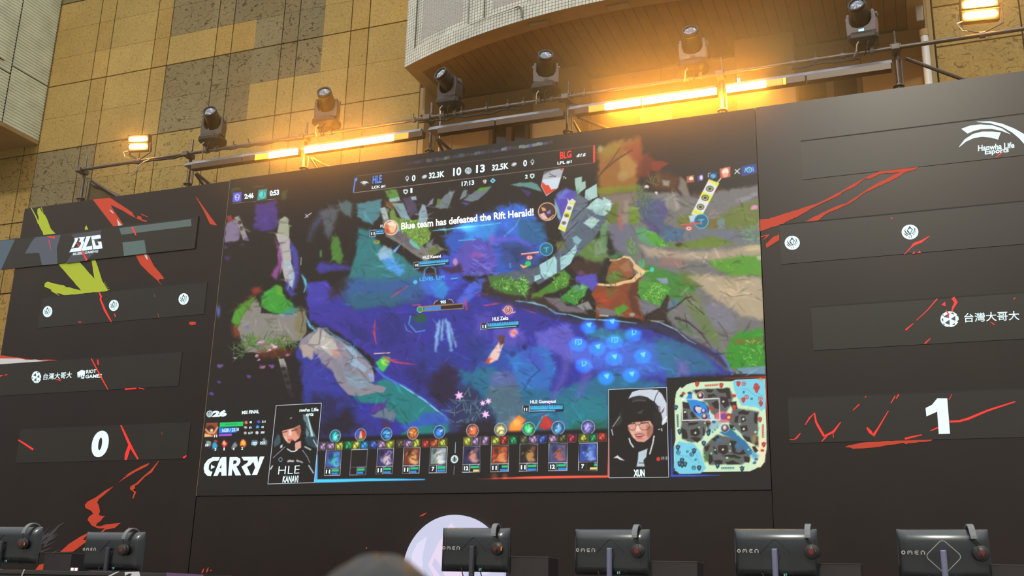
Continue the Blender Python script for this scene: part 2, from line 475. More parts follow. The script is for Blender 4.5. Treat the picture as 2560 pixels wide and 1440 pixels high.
fl_side(m, X, 11.9, 12.625, 9.51, 10.455); fl_side(m, X, 11.9, 12.625, 10.475, 13.6)
fl_side(m, X + 0.03, 12.0, 12.46, 10.64, 13.6); fl_front(m, 12.0, X - 0.5, X + 0.03, 10.64, 13.6)
m.box(X - 2.2, X - 0.02, 11.9, YB - 0.01, 9.47, 13.6, 1)
m.box(X - 0.5, X + 0.012, 12.02, 12.44, 10.63, 13.6, 1)
m.box(X - 2.2, X, 11.9, YB - 0.01, 9.44, 9.515, 2)
struct(m.build('wall_left', [M_FLUTE, M_JOINT, M_BEAM], fix=False))
# white pipe and cable beside the right stone front
dp = empty('drain_pipe', (0.47, YB - 0.06, 0), 'white vertical pipe running down the corner at the right of the recess', 'pipe')
m = MB(); m.tube([(0.475, YB - 0.085, 0.01), (0.475, YB - 0.085, 8.86)], 0.05, 14); m.build('pipe_shaft', mat('white_paint', (0.8, 0.8, 0.76), 0.4), dp, smooth=True)
m = MB(); m.tube([(0.475, YB - 0.085, 8.86), (0.475, YB - 0.085, 8.95)], 0.058, 14); m.build('pipe_collar', M_BEAM, dp, smooth=True)
cb = MB().tube([(0.48, YB - 0.05, 8.95), (0.485, YB - 0.045, 9.1), (0.475, YB - 0.045, 9.3), (0.44, YB - 0.05, 9.5), (0.42, YB - 0.06, 9.75)], 0.008, 6).build('cable', M_CABLE)
tag(cb, 'thin black cable climbing from the white pipe past the junction box', 'cable')
jb = MB().box(0.40, 0.49, YB - 0.06, YB - 0.0305, 9.12, 9.55).build('junction_box', mat('old_white_plastic', (0.6, 0.55, 0.44), 0.6), bevel=0.008)
tag(jb, 'small off-white junction box on the corner above the white pipe', 'box')
# dome camera and beam light on the recess front
dm = empty('dome_camera', (-3.28, 14.03, 8.52), 'white round dome camera on a square plate low on the recess wall', 'camera')
MB().box(-3.52, -3.04, 13.99, YR - 0.001, 8.42, 8.74).build('mounting_plate', mat('cream_plastic', (0.6, 0.52, 0.38), 0.5), dm, bevel=0.01)
Mx = Matrix.Translation((-3.30, 13.88, 8.62))
MB().lathe([(0.02, -0.11), (0.08, -0.095), (0.13, -0.05), (0.15, 0.0), (0.155, 0.06), (0.14, 0.09)], Mx).build('dome', mat('cream_gloss', (0.62, 0.52, 0.36), 0.25), dm, smooth=True)
m = MB().box(-3.36, -3.24, 13.95, 14.0, 8.6, 8.72); m.build('bracket', M_BEAM, dm)
sl = MB().box(-2.0, -1.965, 13.545, 13.569, 8.60, 8.72).build('sign_light', mat('white_led', (0.8, 0.8, 0.8), 0.4, emit=(1, 1, 1), strength=3.0))
tag(sl, 'tiny white glowing lamp on the square column above the stage edge', 'lamp')
# ================================================================ scaffold behind and above the backdrop
YS = 11.22; ZP = 7.54; PX = [-11.3, -9.38, -7.48, -5.6, -3.73, -1.84, 0.09, 2.0]
sc_ = empty('scaffold', (-5, YS, 0), 'steel tube scaffold standing behind the backdrop and carrying all the stage lamps', 'scaffold')
def rosette(m, x, y, z):
    m.lathe([(0.03, -0.006), (0.062, -0.006), (0.062, 0.006), (0.03, 0.006)], Matrix.Translation((x, y, z)), 14)
    m.lathe([(0.034, -0.03), (0.034, 0.03)], Matrix.Translation((x, y, z)), 10)
for i, x in enumerate(PX):
    m = MB(); m.tube([(x, YS, 0.0), (x, YS, 7.5)], 0.0242, 10); m.tube([(x, YS, 7.5), (x, YS, 7.66)], 0.019, 8); m.tube([(x, YS, 7.66), (x, YS, 7.8)], 0.012 if i % 2 == 0 else 0.018, 8)
    p = m.build('post', M_STEEL, sc_, smooth=True)
    for z_ in (7.12, 5.12): m = MB(); rosette(m, x, YS, z_); m.build('rosette', M_STEELD, p)
    m = MB().tube([(x + 0.045, YS + 0.03, 7.13), (x + 0.045, YS + 0.03, 7.46)], 0.014, 8).build('post_wedge_bar', M_STEELD, sc_)
    m = MB(); m.box(x - 0.045, x + 0.045, YS - 0.15, YS + 0.04, ZP - 0.035, ZP + 0.03); m.tube([(x - 0.05, YS - 0.07, ZP + 0.02), (x - 0.05, YS - 0.07, ZP + 0.07)], 0.012, 8); m.tube([(x + 0.05, YS - 0.07, ZP - 0.04), (x + 0.05, YS - 0.07, ZP + 0.06)], 0.012, 8)
    m.build('coupler', M_STEELD, sc_, bevel=0.006)
# rear row of posts
for x in PX[:-1]:
    MB().tube([(x + 0.12, 12.5, 0), (x + 0.12, 12.5, 6.6)], 0.024, 8).build('post', M_STEELD, sc_, smooth=True)
for a, b in zip(PX[:-1], PX[1:]):
    MB().tube([(a, YS - 0.10, ZP), (b, YS - 0.10, ZP)], 0.0242, 10).build('ledger', M_STEEL, sc_, smooth=True)
YL = YS - 0.10                                # line of the lamp pipe
braces = [(0, 0.10, 7.42, 1.05, 6.85, 0.0), (0, 0.12, 7.36, 1.5, 6.75, 0.35), (1, 0.08, 7.3, 0.75, 6.75, 0.05), (1, 0.06, 7.3, 0.42, 6.6, 0.5), (2, 0.08, 7.3, 0.78, 6.85, 0.02), (2, 0.10, 7.3, 0.80, 6.82, 0.12), (2, 0.05, 7.3, 0.42, 6.6, 0.5),
          (3, 0.08, 7.3, 0.62, 6.78, 0.05), (3, 0.06, 7.3, 0.34, 6.6, 0.4), (4, 0.14, 7.32, 0.98, 6.85, 0.03), (4, 0.05, 7.3, 0.4, 6.55, 0.45), (6, 0.1, 7.48, 1.08, 6.88, 0.03)]
for i, dx, z0, dx1, z1, dy in braces:
    x = PX[i]
    t = 1.35
    m = MB().tube([(x + dx, YS + 0.07, z0), (x + dx + (dx1 - dx) * t, YS + 0.07 + dy * t, z0 + (z1 - z0) * t)], 0.022, 8)
    m.build('brace', M_STEEL, sc_, smooth=True)
m = MB()                                      # loose half couplers on the lamp pipe
clamps = []
for px, py in ((586, 371), (623, 364), (1035, 309), (1217, 273), (1271, 264), (1461, 237), (1984, 151), (2039, 142), (2106, 130), (1155, 283), (1310, 258)):
    clamps.append(P(px, py, YL))
for q in clamps:
    m = MB(); m.tube([(q.x - 0.018, YL, ZP), (q.x + 0.018, YL, ZP)], 0.036, 10); m.tube([(q.x, YL - 0.02, ZP + 0.02), (q.x + 0.01, YL - 0.05, ZP + 0.065)], 0.009, 6); m.tube([(q.x, YL + 0.02, ZP), (q.x - 0.01, YL + 0.05, ZP + 0.06)], 0.009, 6)
    m.build('clamp', M_STEELD, sc_)
# steel boards with the light bars below them
for a, b in zip(PX[1:6], PX[2:7]):
    m = MB(); y = 11.0
    m.add([(a + 0.07, y, 7.305), (b - 0.05, y, 7.305), (b - 0.05, y + 0.06, 7.375), (a + 0.07, y + 0.06, 7.375), (a + 0.07, y + 0.2, 7.375), (b - 0.05, y + 0.2, 7.375), (a + 0.07, y + 0.2, 7.305), (b - 0.05, y + 0.2, 7.305)],
          [(0, 1, 2, 3), (3, 2, 5, 4), (4, 5, 7, 6), (0, 6, 7, 1), (0, 3, 4, 6), (1, 7, 5, 2)])
    m.build('board', M_TOE, sc_)
# dark sheet filling the first bay
t = MB().prism([(-11.27, YS + 0.1, 7.42), (-11.33, YS + 0.1, 6.3), (-10.1, YS + 0.16, 6.3), (-10.1, YS + 0.16, 6.75)], (0, 0.012, 0))
tp = t.build('tarpaulin', noisy('brown_tarpaulin', (0.13, 0.085, 0.035), 0.2, 4.0, 0.7)); tag(tp, 'brown triangular sheet hung under the first scaffold tube at far left', 'tarpaulin')
# ---------------------------------------------------------------- light bars
AMB = (1.0, 0.44, 0.06)
M_BARH = noisy('bronze_lamp_housing', (0.07, 0.045, 0.026), 0.15, 10, 0.45)
M_BOFF = noisy('unlit_amber_diffuser', (0.12, 0.062, 0.028), 0.1, 15, 0.35)
M_BON = mat('lit_diffuser', (0.8, 0.7, 0.5), 0.4, emit=AMB, strength=150.0)
M_BOR = mat('dim_orange_diffuser', (0.8, 0.4, 0.1), 0.4, emit=(1.0, 0.33, 0.03), strength=1.05)
M_BYE = mat('dim_yellow_diffuser', (0.8, 0.6, 0.1), 0.4, emit=(0.95, 0.72, 0.03), strength=0.95)
ADDED_WASH = 60.0
def barx(px): return P(px, 415 - (px - 470) * 0.158, 10.965).x
bars = [  # px limits of the fixture, [(state, px0, px1)]
    (478, 604, [('off', 478, 604)], 'unlit bronze light bar beside the leftmost spotlight'),
    (606, 744, [('off', 606, 637), ('yellow', 637, 672), ('on', 672, 744)], 'glowing light bar with a bright yellow left end, left of the second spotlight'),
    (761, 904, [('on', 761, 904)], 'fully lit white-hot light bar under the second spotlight'),
    (906, 1056, [('on', 906, 984), ('orange', 984, 1021), ('off', 1021, 1056)], 'light bar lit on its left half with a red-orange end, right of the second spotlight'),
    (1094, 1237, [('off', 1094, 1237)], 'unlit bronze light bar under the third spotlight'),
    (1239, 1408, [('off', 1239, 1408)], 'unlit bronze light bar under the fourth spotlight'),
    (1436, 1601, [('off', 1436, 1471), ('orange', 1471, 1512), ('on', 1512, 1601)], 'light bar with an orange left end, just right of the fourth spotlight'),
    (1604, 1791, [('on', 1604, 1791)], 'longest fully lit white-hot light bar, below the fifth spotlight'),
    (1814, 2012, [('on', 1814, 1914), ('orange', 1914, 1955), ('yellow', 1955, 1964), ('off', 1964, 2012)], 'light bar lit on its left half with an amber right end beside the square column'),
    (2015, 2226, [('off', 2015, 2226)], 'unlit bronze light bar under the rightmost spotlight'),
]
SEG = {'off': M_BOFF, 'on': M_BON, 'orange': M_BOR, 'yellow': M_BYE}
for x0, x1, segs, lab in bars:
    a, b = barx(x0), barx(x1)
    r = empty('light_bar', ((a + b) / 2, 11.0, 7.215), lab, 'light', 'light bars along the scaffold')
    MB().box(a, b, 10.985, 11.06, 7.215, 7.30).build('housing', M_BARH, r, bevel=0.004)
    for st, p, q in segs:
        MB().box(barx(p) + 0.003, barx(q) - 0.003, 10.965, 10.984, 7.218, 7.297).build('diffuser', SEG[st], r, bevel=0.003)
    lit = [(barx(p), barx(q)) for st, p, q in segs if st == 'on']
    for p, q in lit:                          # added area lights behind the bars, for an amber glow on the building
        ad = bpy.data.lights.new('added_back_wash', 'AREA'); ad.shape = 'RECTANGLE'; ad.size = q - p; ad.size_y = 0.07; ad.color = AMB; ad.energy = ADDED_WASH * (q - p) * (1.9 if p > -4 else 0.6)
        ao = bpy.data.objects.new('added_back_wash', ad); COL.objects.link(ao); ao.parent = r
        ao.location = Vector(((p + q) / 2, 11.075, 7.26)) - r.location; ao.rotation_euler = Vector((0, -1, -0.12)).to_track_quat('Z', 'Y').to_euler()
    for x in (a + 0.08, b - 0.08):
        MB().box(x - 0.015, x + 0.015, 11.0, 11.04, 7.299, 7.306).build('mounting_bracket', M_STEELD, r)
# ---------------------------------------------------------------- double flood lamps
M_FLB = mat('black_lamp_body', (0.10, 0.08, 0.05), 0.5)
M_FON = mat('lit_flood_tube', (0.9, 0.8, 0.5), 0.4, emit=(1.0, 0.47, 0.10), strength=150.0)
def flood(px, py, w, h, lab, rz):
    q = P(px, py, 11.05)
    r = empty('flood_light', (q.x, 11.08, q.z - h * 0.9), lab, 'light', 'double-tube flood lights on the scaffold')
    Mx = Matrix.Translation((q.x, 11.05, q.z)) @ Matrix.Rotation(radians(rz), 4, 'Z') @ Matrix.Rotation(radians(14), 4, 'X')
    MB().box(-w / 2 - 0.03, w / 2 + 0.03, 0.0, 0.10, -h / 2 - 0.03, h / 2 + 0.03, M=Mx).build('housing', M_FLB, r, bevel=0.012)
    for s in (-1, 1):
        z = s * h * 0.29; hh = h * 0.165; y0 = -0.012
        ring = [(w / 2 - hh + hh * cos(radians(a_)), hh * sin(radians(a_))) for a_ in range(-90, 91, 18)] + [(-w / 2 + hh + hh * cos(radians(a_)), hh * sin(radians(a_))) for a_ in range(90, 271, 18)]
        MB().prism([Mx @ Vector((a_, y0, z + b_)) for a_, b_ in ring], Mx.to_3x3() @ Vector((0, 0.0115, 0))).build('lamp_window', [M_FON], r)
    MB().box(-w / 2 - 0.028, w / 2 + 0.028, -0.026, -0.0005, -h * 0.045, h * 0.045, M=Mx).build('divider', M_FLB, r)
    m = MB()
    for s in (-1, 1):
        m.tube([(q.x + s * (w / 2 + 0.045), 11.1, q.z), (q.x + s * (w / 2 + 0.045), 11.11, q.z - h * 0.8), (q.x + s * 0.02, 11.12, ZP + 0.03)], 0.012, 6)
    m.build('yoke', M_STEELD, r)
    m = MB().tube([(q.x - 0.03, YL, ZP), (q.x + 0.03, YL, ZP)], 0.038, 10).build('hook_clamp', M_STEELD, r)
    m = MB().tube([(q.x - w * 0.55, 11.07, q.z - h * 0.5), (q.x - w * 0.75, 11.0, q.z - h * 0.75), (q.x - w * 0.6, 11.0, q.z - h * 1.2), (q.x - w * 0.45, 11.05, ZP + 0.03)], 0.008, 6).build('lead', M_WIRE, r)
flood(345.5, 357, 0.27, 0.185, 'flood light with two glowing tubes on the scaffold left of all the spotlights', 12)
flood(2450, 22, 0.33, 0.215, 'flood light with two glowing tubes on the scaffold at far right against the stone', 6)
# ---------------------------------------------------------------- moving head spotlights
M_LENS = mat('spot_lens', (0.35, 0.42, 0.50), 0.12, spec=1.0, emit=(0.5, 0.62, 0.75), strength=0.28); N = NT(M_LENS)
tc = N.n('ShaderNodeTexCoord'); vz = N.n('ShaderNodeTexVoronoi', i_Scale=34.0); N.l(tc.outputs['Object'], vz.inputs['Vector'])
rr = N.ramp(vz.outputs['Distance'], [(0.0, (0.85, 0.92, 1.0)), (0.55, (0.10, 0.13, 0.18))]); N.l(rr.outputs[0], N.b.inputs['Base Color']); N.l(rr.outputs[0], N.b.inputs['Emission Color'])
M_DISP = mat('lamp_display', (0.1, 0.2, 0.4), 0.3, emit=(0.45, 0.75, 1.0), strength=1.3)
M_YOKE = noisy('spotlight_yoke_grey', (0.045, 0.036, 0.03), 0.1, 20, 0.45)
M_HEAD = noisy('spotlight_black', (0.016, 0.012, 0.009), 0.2, 20, 0.5)
def spot(px, pan, tilt, lab, yoke_m, disp=False):
    x = P(px, 400 - (px - 480) * 0.16, YL).x
    r = empty('spotlight', (x, YL, ZP), lab, 'light', 'moving head spotlights on the scaffold')
    b0 = 0.085
    m = MB()                                  # base: chamfered tray
    pts = [(-0.165, -0.10), (-0.13, -0.15), (0.13, -0.15), (0.165, -0.10), (0.165, 0.10), (0.13, 0.15), (-0.13, 0.15), (-0.165, 0.10)]
    k = [(0.62, b0 - 0.03), (1.0, b0 + 0.03), (1.0, b0 + 0.075), (0.86, b0 + 0.115)]
    vs = [(px_ * s, py_ * s, z) for s, z in k for px_, py_ in pts]
    fs = [(i * 8 + j, i * 8 + (j + 1) % 8, (i + 1) * 8 + (j + 1) % 8, (i + 1) * 8 + j) for i in range(3) for j in range(8)] + [tuple(range(7, -1, -1)), tuple(range(24, 32))]
    m.add(vs, fs); m.build('base', M_HEAD, r, world=False, bevel=0.006)
    Mp = Matrix.Rotation(radians(pan), 4, 'Z')
    # yoke: a U cut from plate
    U = [(-0.155, b0 + 0.12), (0.155, b0 + 0.12), (0.162, b0 + 0.26), (0.150, b0 + 0.385), (0.118, b0 + 0.385), (0.118, b0 + 0.27), (0.09, b0 + 0.215), (0.03, b0 + 0.19), (-0.03, b0 + 0.19), (-0.09, b0 + 0.215), (-0.118, b0 + 0.27), (-0.118, b0 + 0.385), (-0.150, b0 + 0.385), (-0.162, b0 + 0.26)]
    m = MB().prism([Mp @ Vector((a, -0.085, z)) for a, z in U], Mp @ Vector((0, 0.15, 0)))
    y = m.build('yoke', yoke_m, r, world=False, bevel=0.01)
    m = MB()
    for s in (-1, 1): m.tube([Mp @ Vector((s * 0.145, -0.01, b0 + 0.345)), Mp @ Vector((s * 0.175, -0.01, b0 + 0.345))], 0.03, 12)
    m.build('tilt_knob', M_STEELD, y, world=False)
    piv = Vector((0, -0.01, b0 + 0.345))
    # head axis: local z; tilted towards the viewer
    Mh = Matrix.Translation(piv) @ Mp @ Matrix.Rotation(radians(90 - tilt), 4, 'X')
    h = MB().lathe([(0.05, -0.215), (0.085, -0.205), (0.108, -0.16), (0.114, -0.05), (0.110, 0.03), (0.100, 0.10), (0.095, 0.19), (0.098, 0.195), (0.098, 0.215), (0.080, 0.215), (0.076, 0.19)], Mh, 28).build('head', M_HEAD, r, smooth=True, world=False)
    MB().lathe([(0.078, 0.185), (0.07, 0.20), (0.04, 0.212), (0.005, 0.216)], Mh, 24).build('lens', M_LENS, h, smooth=True, world=False)
    MB().lathe([(0.0965, 0.165), (0.101, 0.165), (0.101, 0.172), (0.0965, 0.172)], Mh, 28).build('rim', M_STEEL, h, world=False)
    if disp or True:
        MB().box(-0.025, 0.035, -0.0885, -0.0855, b0 + 0.135, b0 + 0.165, M=Mp).build('display', M_DISP if disp else M_BLACK, y, world=False)
    for s in (-0.08, 0.08):
        m = MB(); m.tube([(s - 0.02, 0, 0), (s + 0.02, 0, 0)], 0.037, 12); m.box(s - 0.02, s + 0.02, -0.025, 0.025, 0.02, b0 - 0.02)
        m.build('clamp', M_STEELD, r, world=False)
    for s in (-0.05, 0.06):
        m = MB().tube([(s, -0.11, b0), (s - 0.02, -0.14, b0 - 0.05), (s - 0.03, -0.12, -0.03), (s - 0.06, -0.04, -0.05)], 0.008, 6)
        m.build('lead', M_WIRE if s < 0 else M_CABLE, r, world=False)
for i in range(8): pass
spot(527, 14, 22, 'spotlight aimed left, first from the left on the scaffold', M_YOKE)
spot(813, 14, 24, 'spotlight over the left bright light bars, second from the left', M_YOKE)
spot(1123, -18, 20, 'spotlight turned furthest left, under the curved balcony corner', M_YOKE)
spot(1364, 18, 26, 'spotlight facing straight out, in front of the rounded column', mat('pale_yoke', (0.13, 0.11, 0.105), 0.45))
spot(1735, 2, 26, 'spotlight half lost in the amber glow above the right bright light bars', mat('tan_yoke', (0.22, 0.17, 0.13), 0.45))
spot(2161, -12, 20, 'spotlight with a small lit blue display, rightmost of the six', mat('mid_yoke', (0.20, 0.175, 0.175), 0.45), True)
# ---------------------------------------------------------------- cables along the pipe
def cable(pts, r, lab, m=M_CABLE):
    o = MB().tube(pts, r, 6).build('cable', m, smooth=True); tag(o, lab, 'cable', 'cables along the scaffold'); return o
def wander(px0, px1, amp, seed, y=YL - 0.02, z=ZP - 0.03):
    rn = random.Random(seed); x0 = P(px0, 400 - (px0 - 480) * 0.155, YL).x; x1 = P(px1, 400 - (px1 - 480) * 0.155, YL).x
    n = max(4, int((x1 - x0) / 0.12))
    return [(x0 + (x1 - x0) * i / n, y + rn.uniform(-.01, .02), z + rn.uniform(-amp, amp)) for i in range(n + 1)]
cable(wander(330, 470, 0.012, 1), 0.016, 'black cable bundle strapped under the leftmost tube, right of the flood light')
cable(wander(560, 760, 0.02, 2), 0.012, 'loose black cable lying along the tube right of the first spotlight')
cable(wander(1075, 1300, 0.02, 3, YL - 0.01, ZP - 0.06), 0.012, 'black cable sagging under the tube right of the third spotlight')
cable(wander(1980, 2150, 0.02, 4, YL - 0.01, ZP - 0.06), 0.012, 'black cable sagging under the tube left of the rightmost spotlight')
q = P(365, 405, YL)
lp = [(q.x, YL - 0.03, ZP - 0.02), (q.x - 0.06, YL - 0.04, ZP - 0.1), (q.x - 0.15, YL - 0.04, ZP - 0.2), (q.x - 0.2, YL - 0.04, ZP - 0.23), (q.x - 0.19, YL - 0.04, ZP - 0.19), (q.x - 0.1, YL - 0.04, ZP - 0.1), (q.x + 0.02, YL - 0.04, ZP - 0.04), (q.x + 0.08, YL - 0.03, ZP - 0.02)]
cable(lp, 0.009, 'tan cable loop dangling from the tube below the left flood light', M_WIRE)
for px, s in ((1070, 5), (1420, 6)):
    q = P(px, 300 - (px - 1070) * 0.17, YS); rn = random.Random(s)
    pts = [(q.x + 0.09 * cos(1.3 * k) - 0.02 * (k > 6), YS - 0.05 + 0.07 * sin(1.3 * k), ZP + 0.10 - 0.016 * k) for k in range(11)]
    pts += [(q.x + 0.16, YS - 0.08, ZP - 0.12), (q.x + 0.2, YS - 0.1, ZP - 0.28), (q.x + 0.16, YS - 0.08, ZP - 0.3)] if s == 6 else [(q.x + 0.2, YS - 0.1, ZP - 0.03), (q.x + 0.38, YS - 0.12, ZP - 0.03)]
    cable(pts, 0.009, 'cable coiled round the post beside the ' + ('fourth' if s == 6 else 'third') + ' spotlight')
# ================================================================ stage, backdrop, strips
st = MB().box(-16.5, 5.5, 6.6, 12.9, 0.0, ZST).build('floor_stage', M_STAGE); struct(st)
BX0, BX1 = -12.12, 2.2; BZ1 = 6.985
M_BACK = noisy('charcoal_backdrop', (0.027, 0.0185, 0.0155), 0.1, 1.5, 0.3, spec=0.40)
bd = empty('stage_backdrop', (-4.96, D + 0.05, ZST), 'tall charcoal backdrop wall with red and lime brush strokes, carrying all the LED screens', 'backdrop')
SX0, SX1, SZ0 = -8.478, -1.441, 2.745
def panel(name, x0, x1, z0, z1): return MB().box(x0, x1, D, D + 0.1, z0, z1).build(name, M_BACK, bd)
panel('side_panel', BX0, SX0 - 0.012, ZST, BZ1 - 0.01); panel('side_panel', SX1 + 0.006, BX1, ZST, BZ1 + 0.01); panel('lower_panel', SX0, SX1, ZST, SZ0 - 0.008)
MB().box(SX0 - 0.010, SX0 - 0.002, D - 0.004, D + 0.09, SZ0, BZ1 - 0.005).build('pale_seam', mat('pale_edge', (0.5, 0.36, 0.22), 0.5), bd)
# flat colour shapes lying on a plane of the place
class Art:
    def __init__(s, Y): s.Y = Y; s.v = []; s.f = []; s.c = []; s.g = []; s.n = 0; s.hold = False
    def poly(s, pts, col, world=False):
        k = len(s.v)
        for p in pts:
            q = tuple(P(p[0], p[1], s.Y - 0.00003 * len(s.f)))
            s.v.append(q)
        s.f.append(tuple(range(k, k + len(pts)))); s.c.append(lin(col))
        if not s.hold: s.n += 1
        s.g.append(s.n); return s
    def stroke(s, pts, w, col):               # a polyline with width (photo pixels), tapered when w is a list
        n = len(pts); ww = w if isinstance(w, (list, tuple)) else [w] * n
        L = []; R = []
        for i, p in enumerate(pts):
            a = pts[max(i - 1, 0)]; b = pts[min(i + 1, n - 1)]
            d = sqrt((b[0] - a[0]) ** 2 + (b[1] - a[1]) ** 2) or 1
            nx, ny = -(b[1] - a[1]) / d, (b[0] - a[0]) / d
            L.append((p[0] + nx * ww[i] / 2, p[1] + ny * ww[i] / 2)); R.append((p[0] - nx * ww[i] / 2, p[1] - ny * ww[i] / 2))
        s.n += 1; s.hold = True
        for i in range(n - 1): s.poly([L[i], L[i + 1], R[i + 1], R[i]], col)
        s.hold = False; return s
    def frame(s, q, w, col):
        for i in range(4): s.stroke([q[i], q[(i + 1) % 4]], w, col)
        return s
    def disc(s, cx, cy, rx, ry, col, n=28, a0=0, a1=360, rot=0):
        c, sn = cos(radians(rot)), sin(radians(rot)); pts = []
        m = n if a1 - a0 == 360 else n + 1
        for i in range(m):
            a = radians(a0 + (a1 - a0) * i / n); x, y = rx * cos(a), ry * sin(a)
            pts.append((cx + x * c - y * sn, cy + x * sn + y * c))
        return s.poly(pts, col)
    def split(s, name, m, parent):            # one part for every stroke
        for i in sorted(set(s.g)):
            b = Art(s.Y); f = [k for k in range(len(s.f)) if s.g[k] == i]
            for k in f:
                n = len(b.v); b.v += [s.v[q] for q in s.f[k]]; b.f.append(tuple(range(n, len(b.v)))); b.c.append(s.c[k]); b.g.append(0)
            b.build(name, m, parent)
    def build(s, name, m, parent):
        me = bpy.data.meshes.new(name); me.from_pydata(s.v, [], s.f)
        a = me.color_attributes.new('Col', 'FLOAT_COLOR', 'CORNER')
        a.data.foreach_set('color', [x for f, c in zip(s.f, s.c) for _ in f for x in (*c, 1)])
        for p in me.polygons:
            if p.normal.y > 0: p.flip()
        return link(name, me, m, parent)
def attr_mat(name, emit, rough=0.5, base=0.0):
    m = mat(name, (0.024, 0.021, 0.019), rough, spec=0.35); N = NT(m)
    a = N.n('ShaderNodeAttribute', attribute_name='Col')
    if emit:
        N.l(a.outputs['Color'], N.b.inputs['Emission Color']); N.b.inputs['Emission Strength'].default_value = emit
    else: N.l(a.outputs['Color'], N.b.inputs['Base Color'])
    return m
M_LED = attr_mat('led_picture', 1.0, 0.35)
M_LEDHI = attr_mat('led_bright', 1.15)
M_PRINT = attr_mat('printed_vinyl', 0)
RED = (225, 78, 52); LIME = (196, 216, 60); PWHT = (228, 232, 236)
def jag(pts, amp, seed, step=9):
    """roughens an outline the way a dry brush does"""
    rn = random.Random(seed); out = []
    for i in range(len(pts)):
        a, b = pts[i], pts[(i + 1) % len(pts)]
        d = sqrt((b[0] - a[0]) ** 2 + (b[1] - a[1]) ** 2); n = max(1, int(d / step))
        for k in range(n):
            t = k / n
            out.append((a[0] + (b[0] - a[0]) * t + (rn.uniform(-amp, amp) if k else 0), a[1] + (b[1] - a[1]) * t + (rn.uniform(-amp, amp) if k else 0)))
    return out
g = Art(D - 0.002)
g.poly(jag([(94, 522), (100, 520), (118, 548), (127, 572), (141, 586), (109, 590), (96, 555)], 1.5, 1), LIME)
g.stroke([(78, 520), (90, 542), (97, 560)], [2, 3, 4], LIME); g.stroke([(103, 518), (108, 532)], 1.5, LIME)
g.poly([(216, 563), (222, 577), (213, 577), (212, 569)], LIME)
g.poly(jag([(145, 659), (197, 653), (236, 697), (229, 650), (238, 649), (245, 668), (256, 703), (270, 727), (160, 738), (165, 737), (203, 727), (190, 712)], 0.8, 2), LIME)
g.poly(jag([(112, 708), (119, 704), (150, 712), (185, 722), (204, 727), (160, 738), (140, 733), (124, 722), (111, 717)], 1.6, 3), LIME)
g.stroke([(128, 726), (148, 739)], [3, 1], LIME)
for k in range(5): g.stroke([(258 + 2 * k, 712 + 3 * k), (263 + 3 * k, 704 + 5 * k)], [1.6, .4], LIME)
g.poly([(232, 499), (274, 494), (281, 498), (331, 531), (333, 536), (340, 545), (368, 552), (366, 555), (358, 553), (342, 546), (325, 538), (308, 527), (277, 512), (283, 524), (300, 549), (310, 565), (285, 568)], RED)
g.poly([(344, 540), (352, 541), (356, 550), (342, 545)], RED); g.poly([(353, 534), (370, 542), (369, 543), (354, 537)], RED)
g.poly([(273, 524), (280, 527), (285, 534), (280, 532)], PWHT); g.poly([(292, 547), (299, 556), (307, 566), (296, 567)], PWHT)
g.poly([(339, 638), (362, 634), (370, 636), (385, 665), (398, 680), (410, 695), (408, 698), (400, 697), (396, 703), (390, 698), (373, 683), (351, 661)], RED)
g.poly([(359, 635), (366, 634), (370, 649), (366, 648)], PWHT); g.stroke([(396, 703), (404, 712)], [2, .5], RED)
g.poly([(488, 490), (492, 494), (525, 540), (543, 564), (536, 563), (525, 560), (510, 528)], RED)
g.poly([(472, 806), (478, 804), (490, 805), (489, 811), (480, 813), (474, 811)], RED)
g.poly(jag([(-40, 893), (0, 889), (8, 889), (36, 893), (78, 899), (112, 899), (148, 901), (60, 908), (0, 913), (-40, 916)], 0.8, 5), RED)
g.poly([(-40, 898), (4, 896), (48, 896), (66, 900), (88, 899), (110, 902), (138, 902), (8, 912), (-40, 914)], PWHT)
g.poly([(398, 1152), (389, 1164), (375, 1181), (364, 1189), (350, 1203), (338, 1213), (329, 1218), (325, 1223), (337, 1231), (336, 1238), (331, 1247), (334, 1246), (340, 1232), (327, 1219), (333, 1213), (352, 1202), (366, 1189), (378, 1180), (392, 1162)], RED)
g.stroke([(397, 1152), (378, 1178), (362, 1190), (342, 1210), (326, 1217), (326, 1222), (338, 1230), (332, 1246)], [1, 6, 4, 5, 2, 3, 5, 3], RED)
g.poly([(374, 1157), (370, 1164), (338, 1180), (306, 1200), (289, 1212), (271, 1228), (256, 1241), (247, 1248), (243, 1256), (247, 1263), (250, 1278), (247, 1288), (255, 1290), (263, 1290), (258, 1294), (251, 1303), (243, 1308), (240, 1314), (250, 1316), (265, 1311), (302, 1307), (287, 1320), (264, 1324), (258, 1330), (250, 1331), (262, 1321), (246, 1321), (230, 1314), (219, 1300), (222, 1292), (228, 1288), (233, 1284), (228, 1277), (214, 1270), (212, 1262), (219, 1254), (240, 1243), (262, 1227), (290, 1212), (310, 1194), (338, 1176), (352, 1166)], RED)
g.poly([(311, 1191), (322, 1183), (345, 1170), (341, 1175), (325, 1185)], RED)
g.poly([(222, 1331), (221, 1334), (207, 1350), (222, 1350), (207, 1361), (183, 1379), (150, 1380), (172, 1360), (200, 1342)], RED)
g.poly([(88, 1425), (98, 1412), (110, 1409), (110, 1425)], RED); g.stroke([(184, 1417), (206, 1403), (217, 1397)], [1, 5, 1], RED); g.stroke([(316, 1329), (323, 1318)], [3, 1], RED)
gr = (78, 76, 80)
for k in range(16):
    rn = random.Random(k); x = 95 + rn.random() * 30; y = 1385 - rn.random() * 45
    g.stroke([(x, y), (x + 20 + 14 * rn.random(), y - 8 - 22 * rn.random())], [3.5, 0.6], gr)
g.stroke([(105, 1345), (128, 1334), (148, 1314), (163, 1305)], [10, 7, 4, 1], gr)
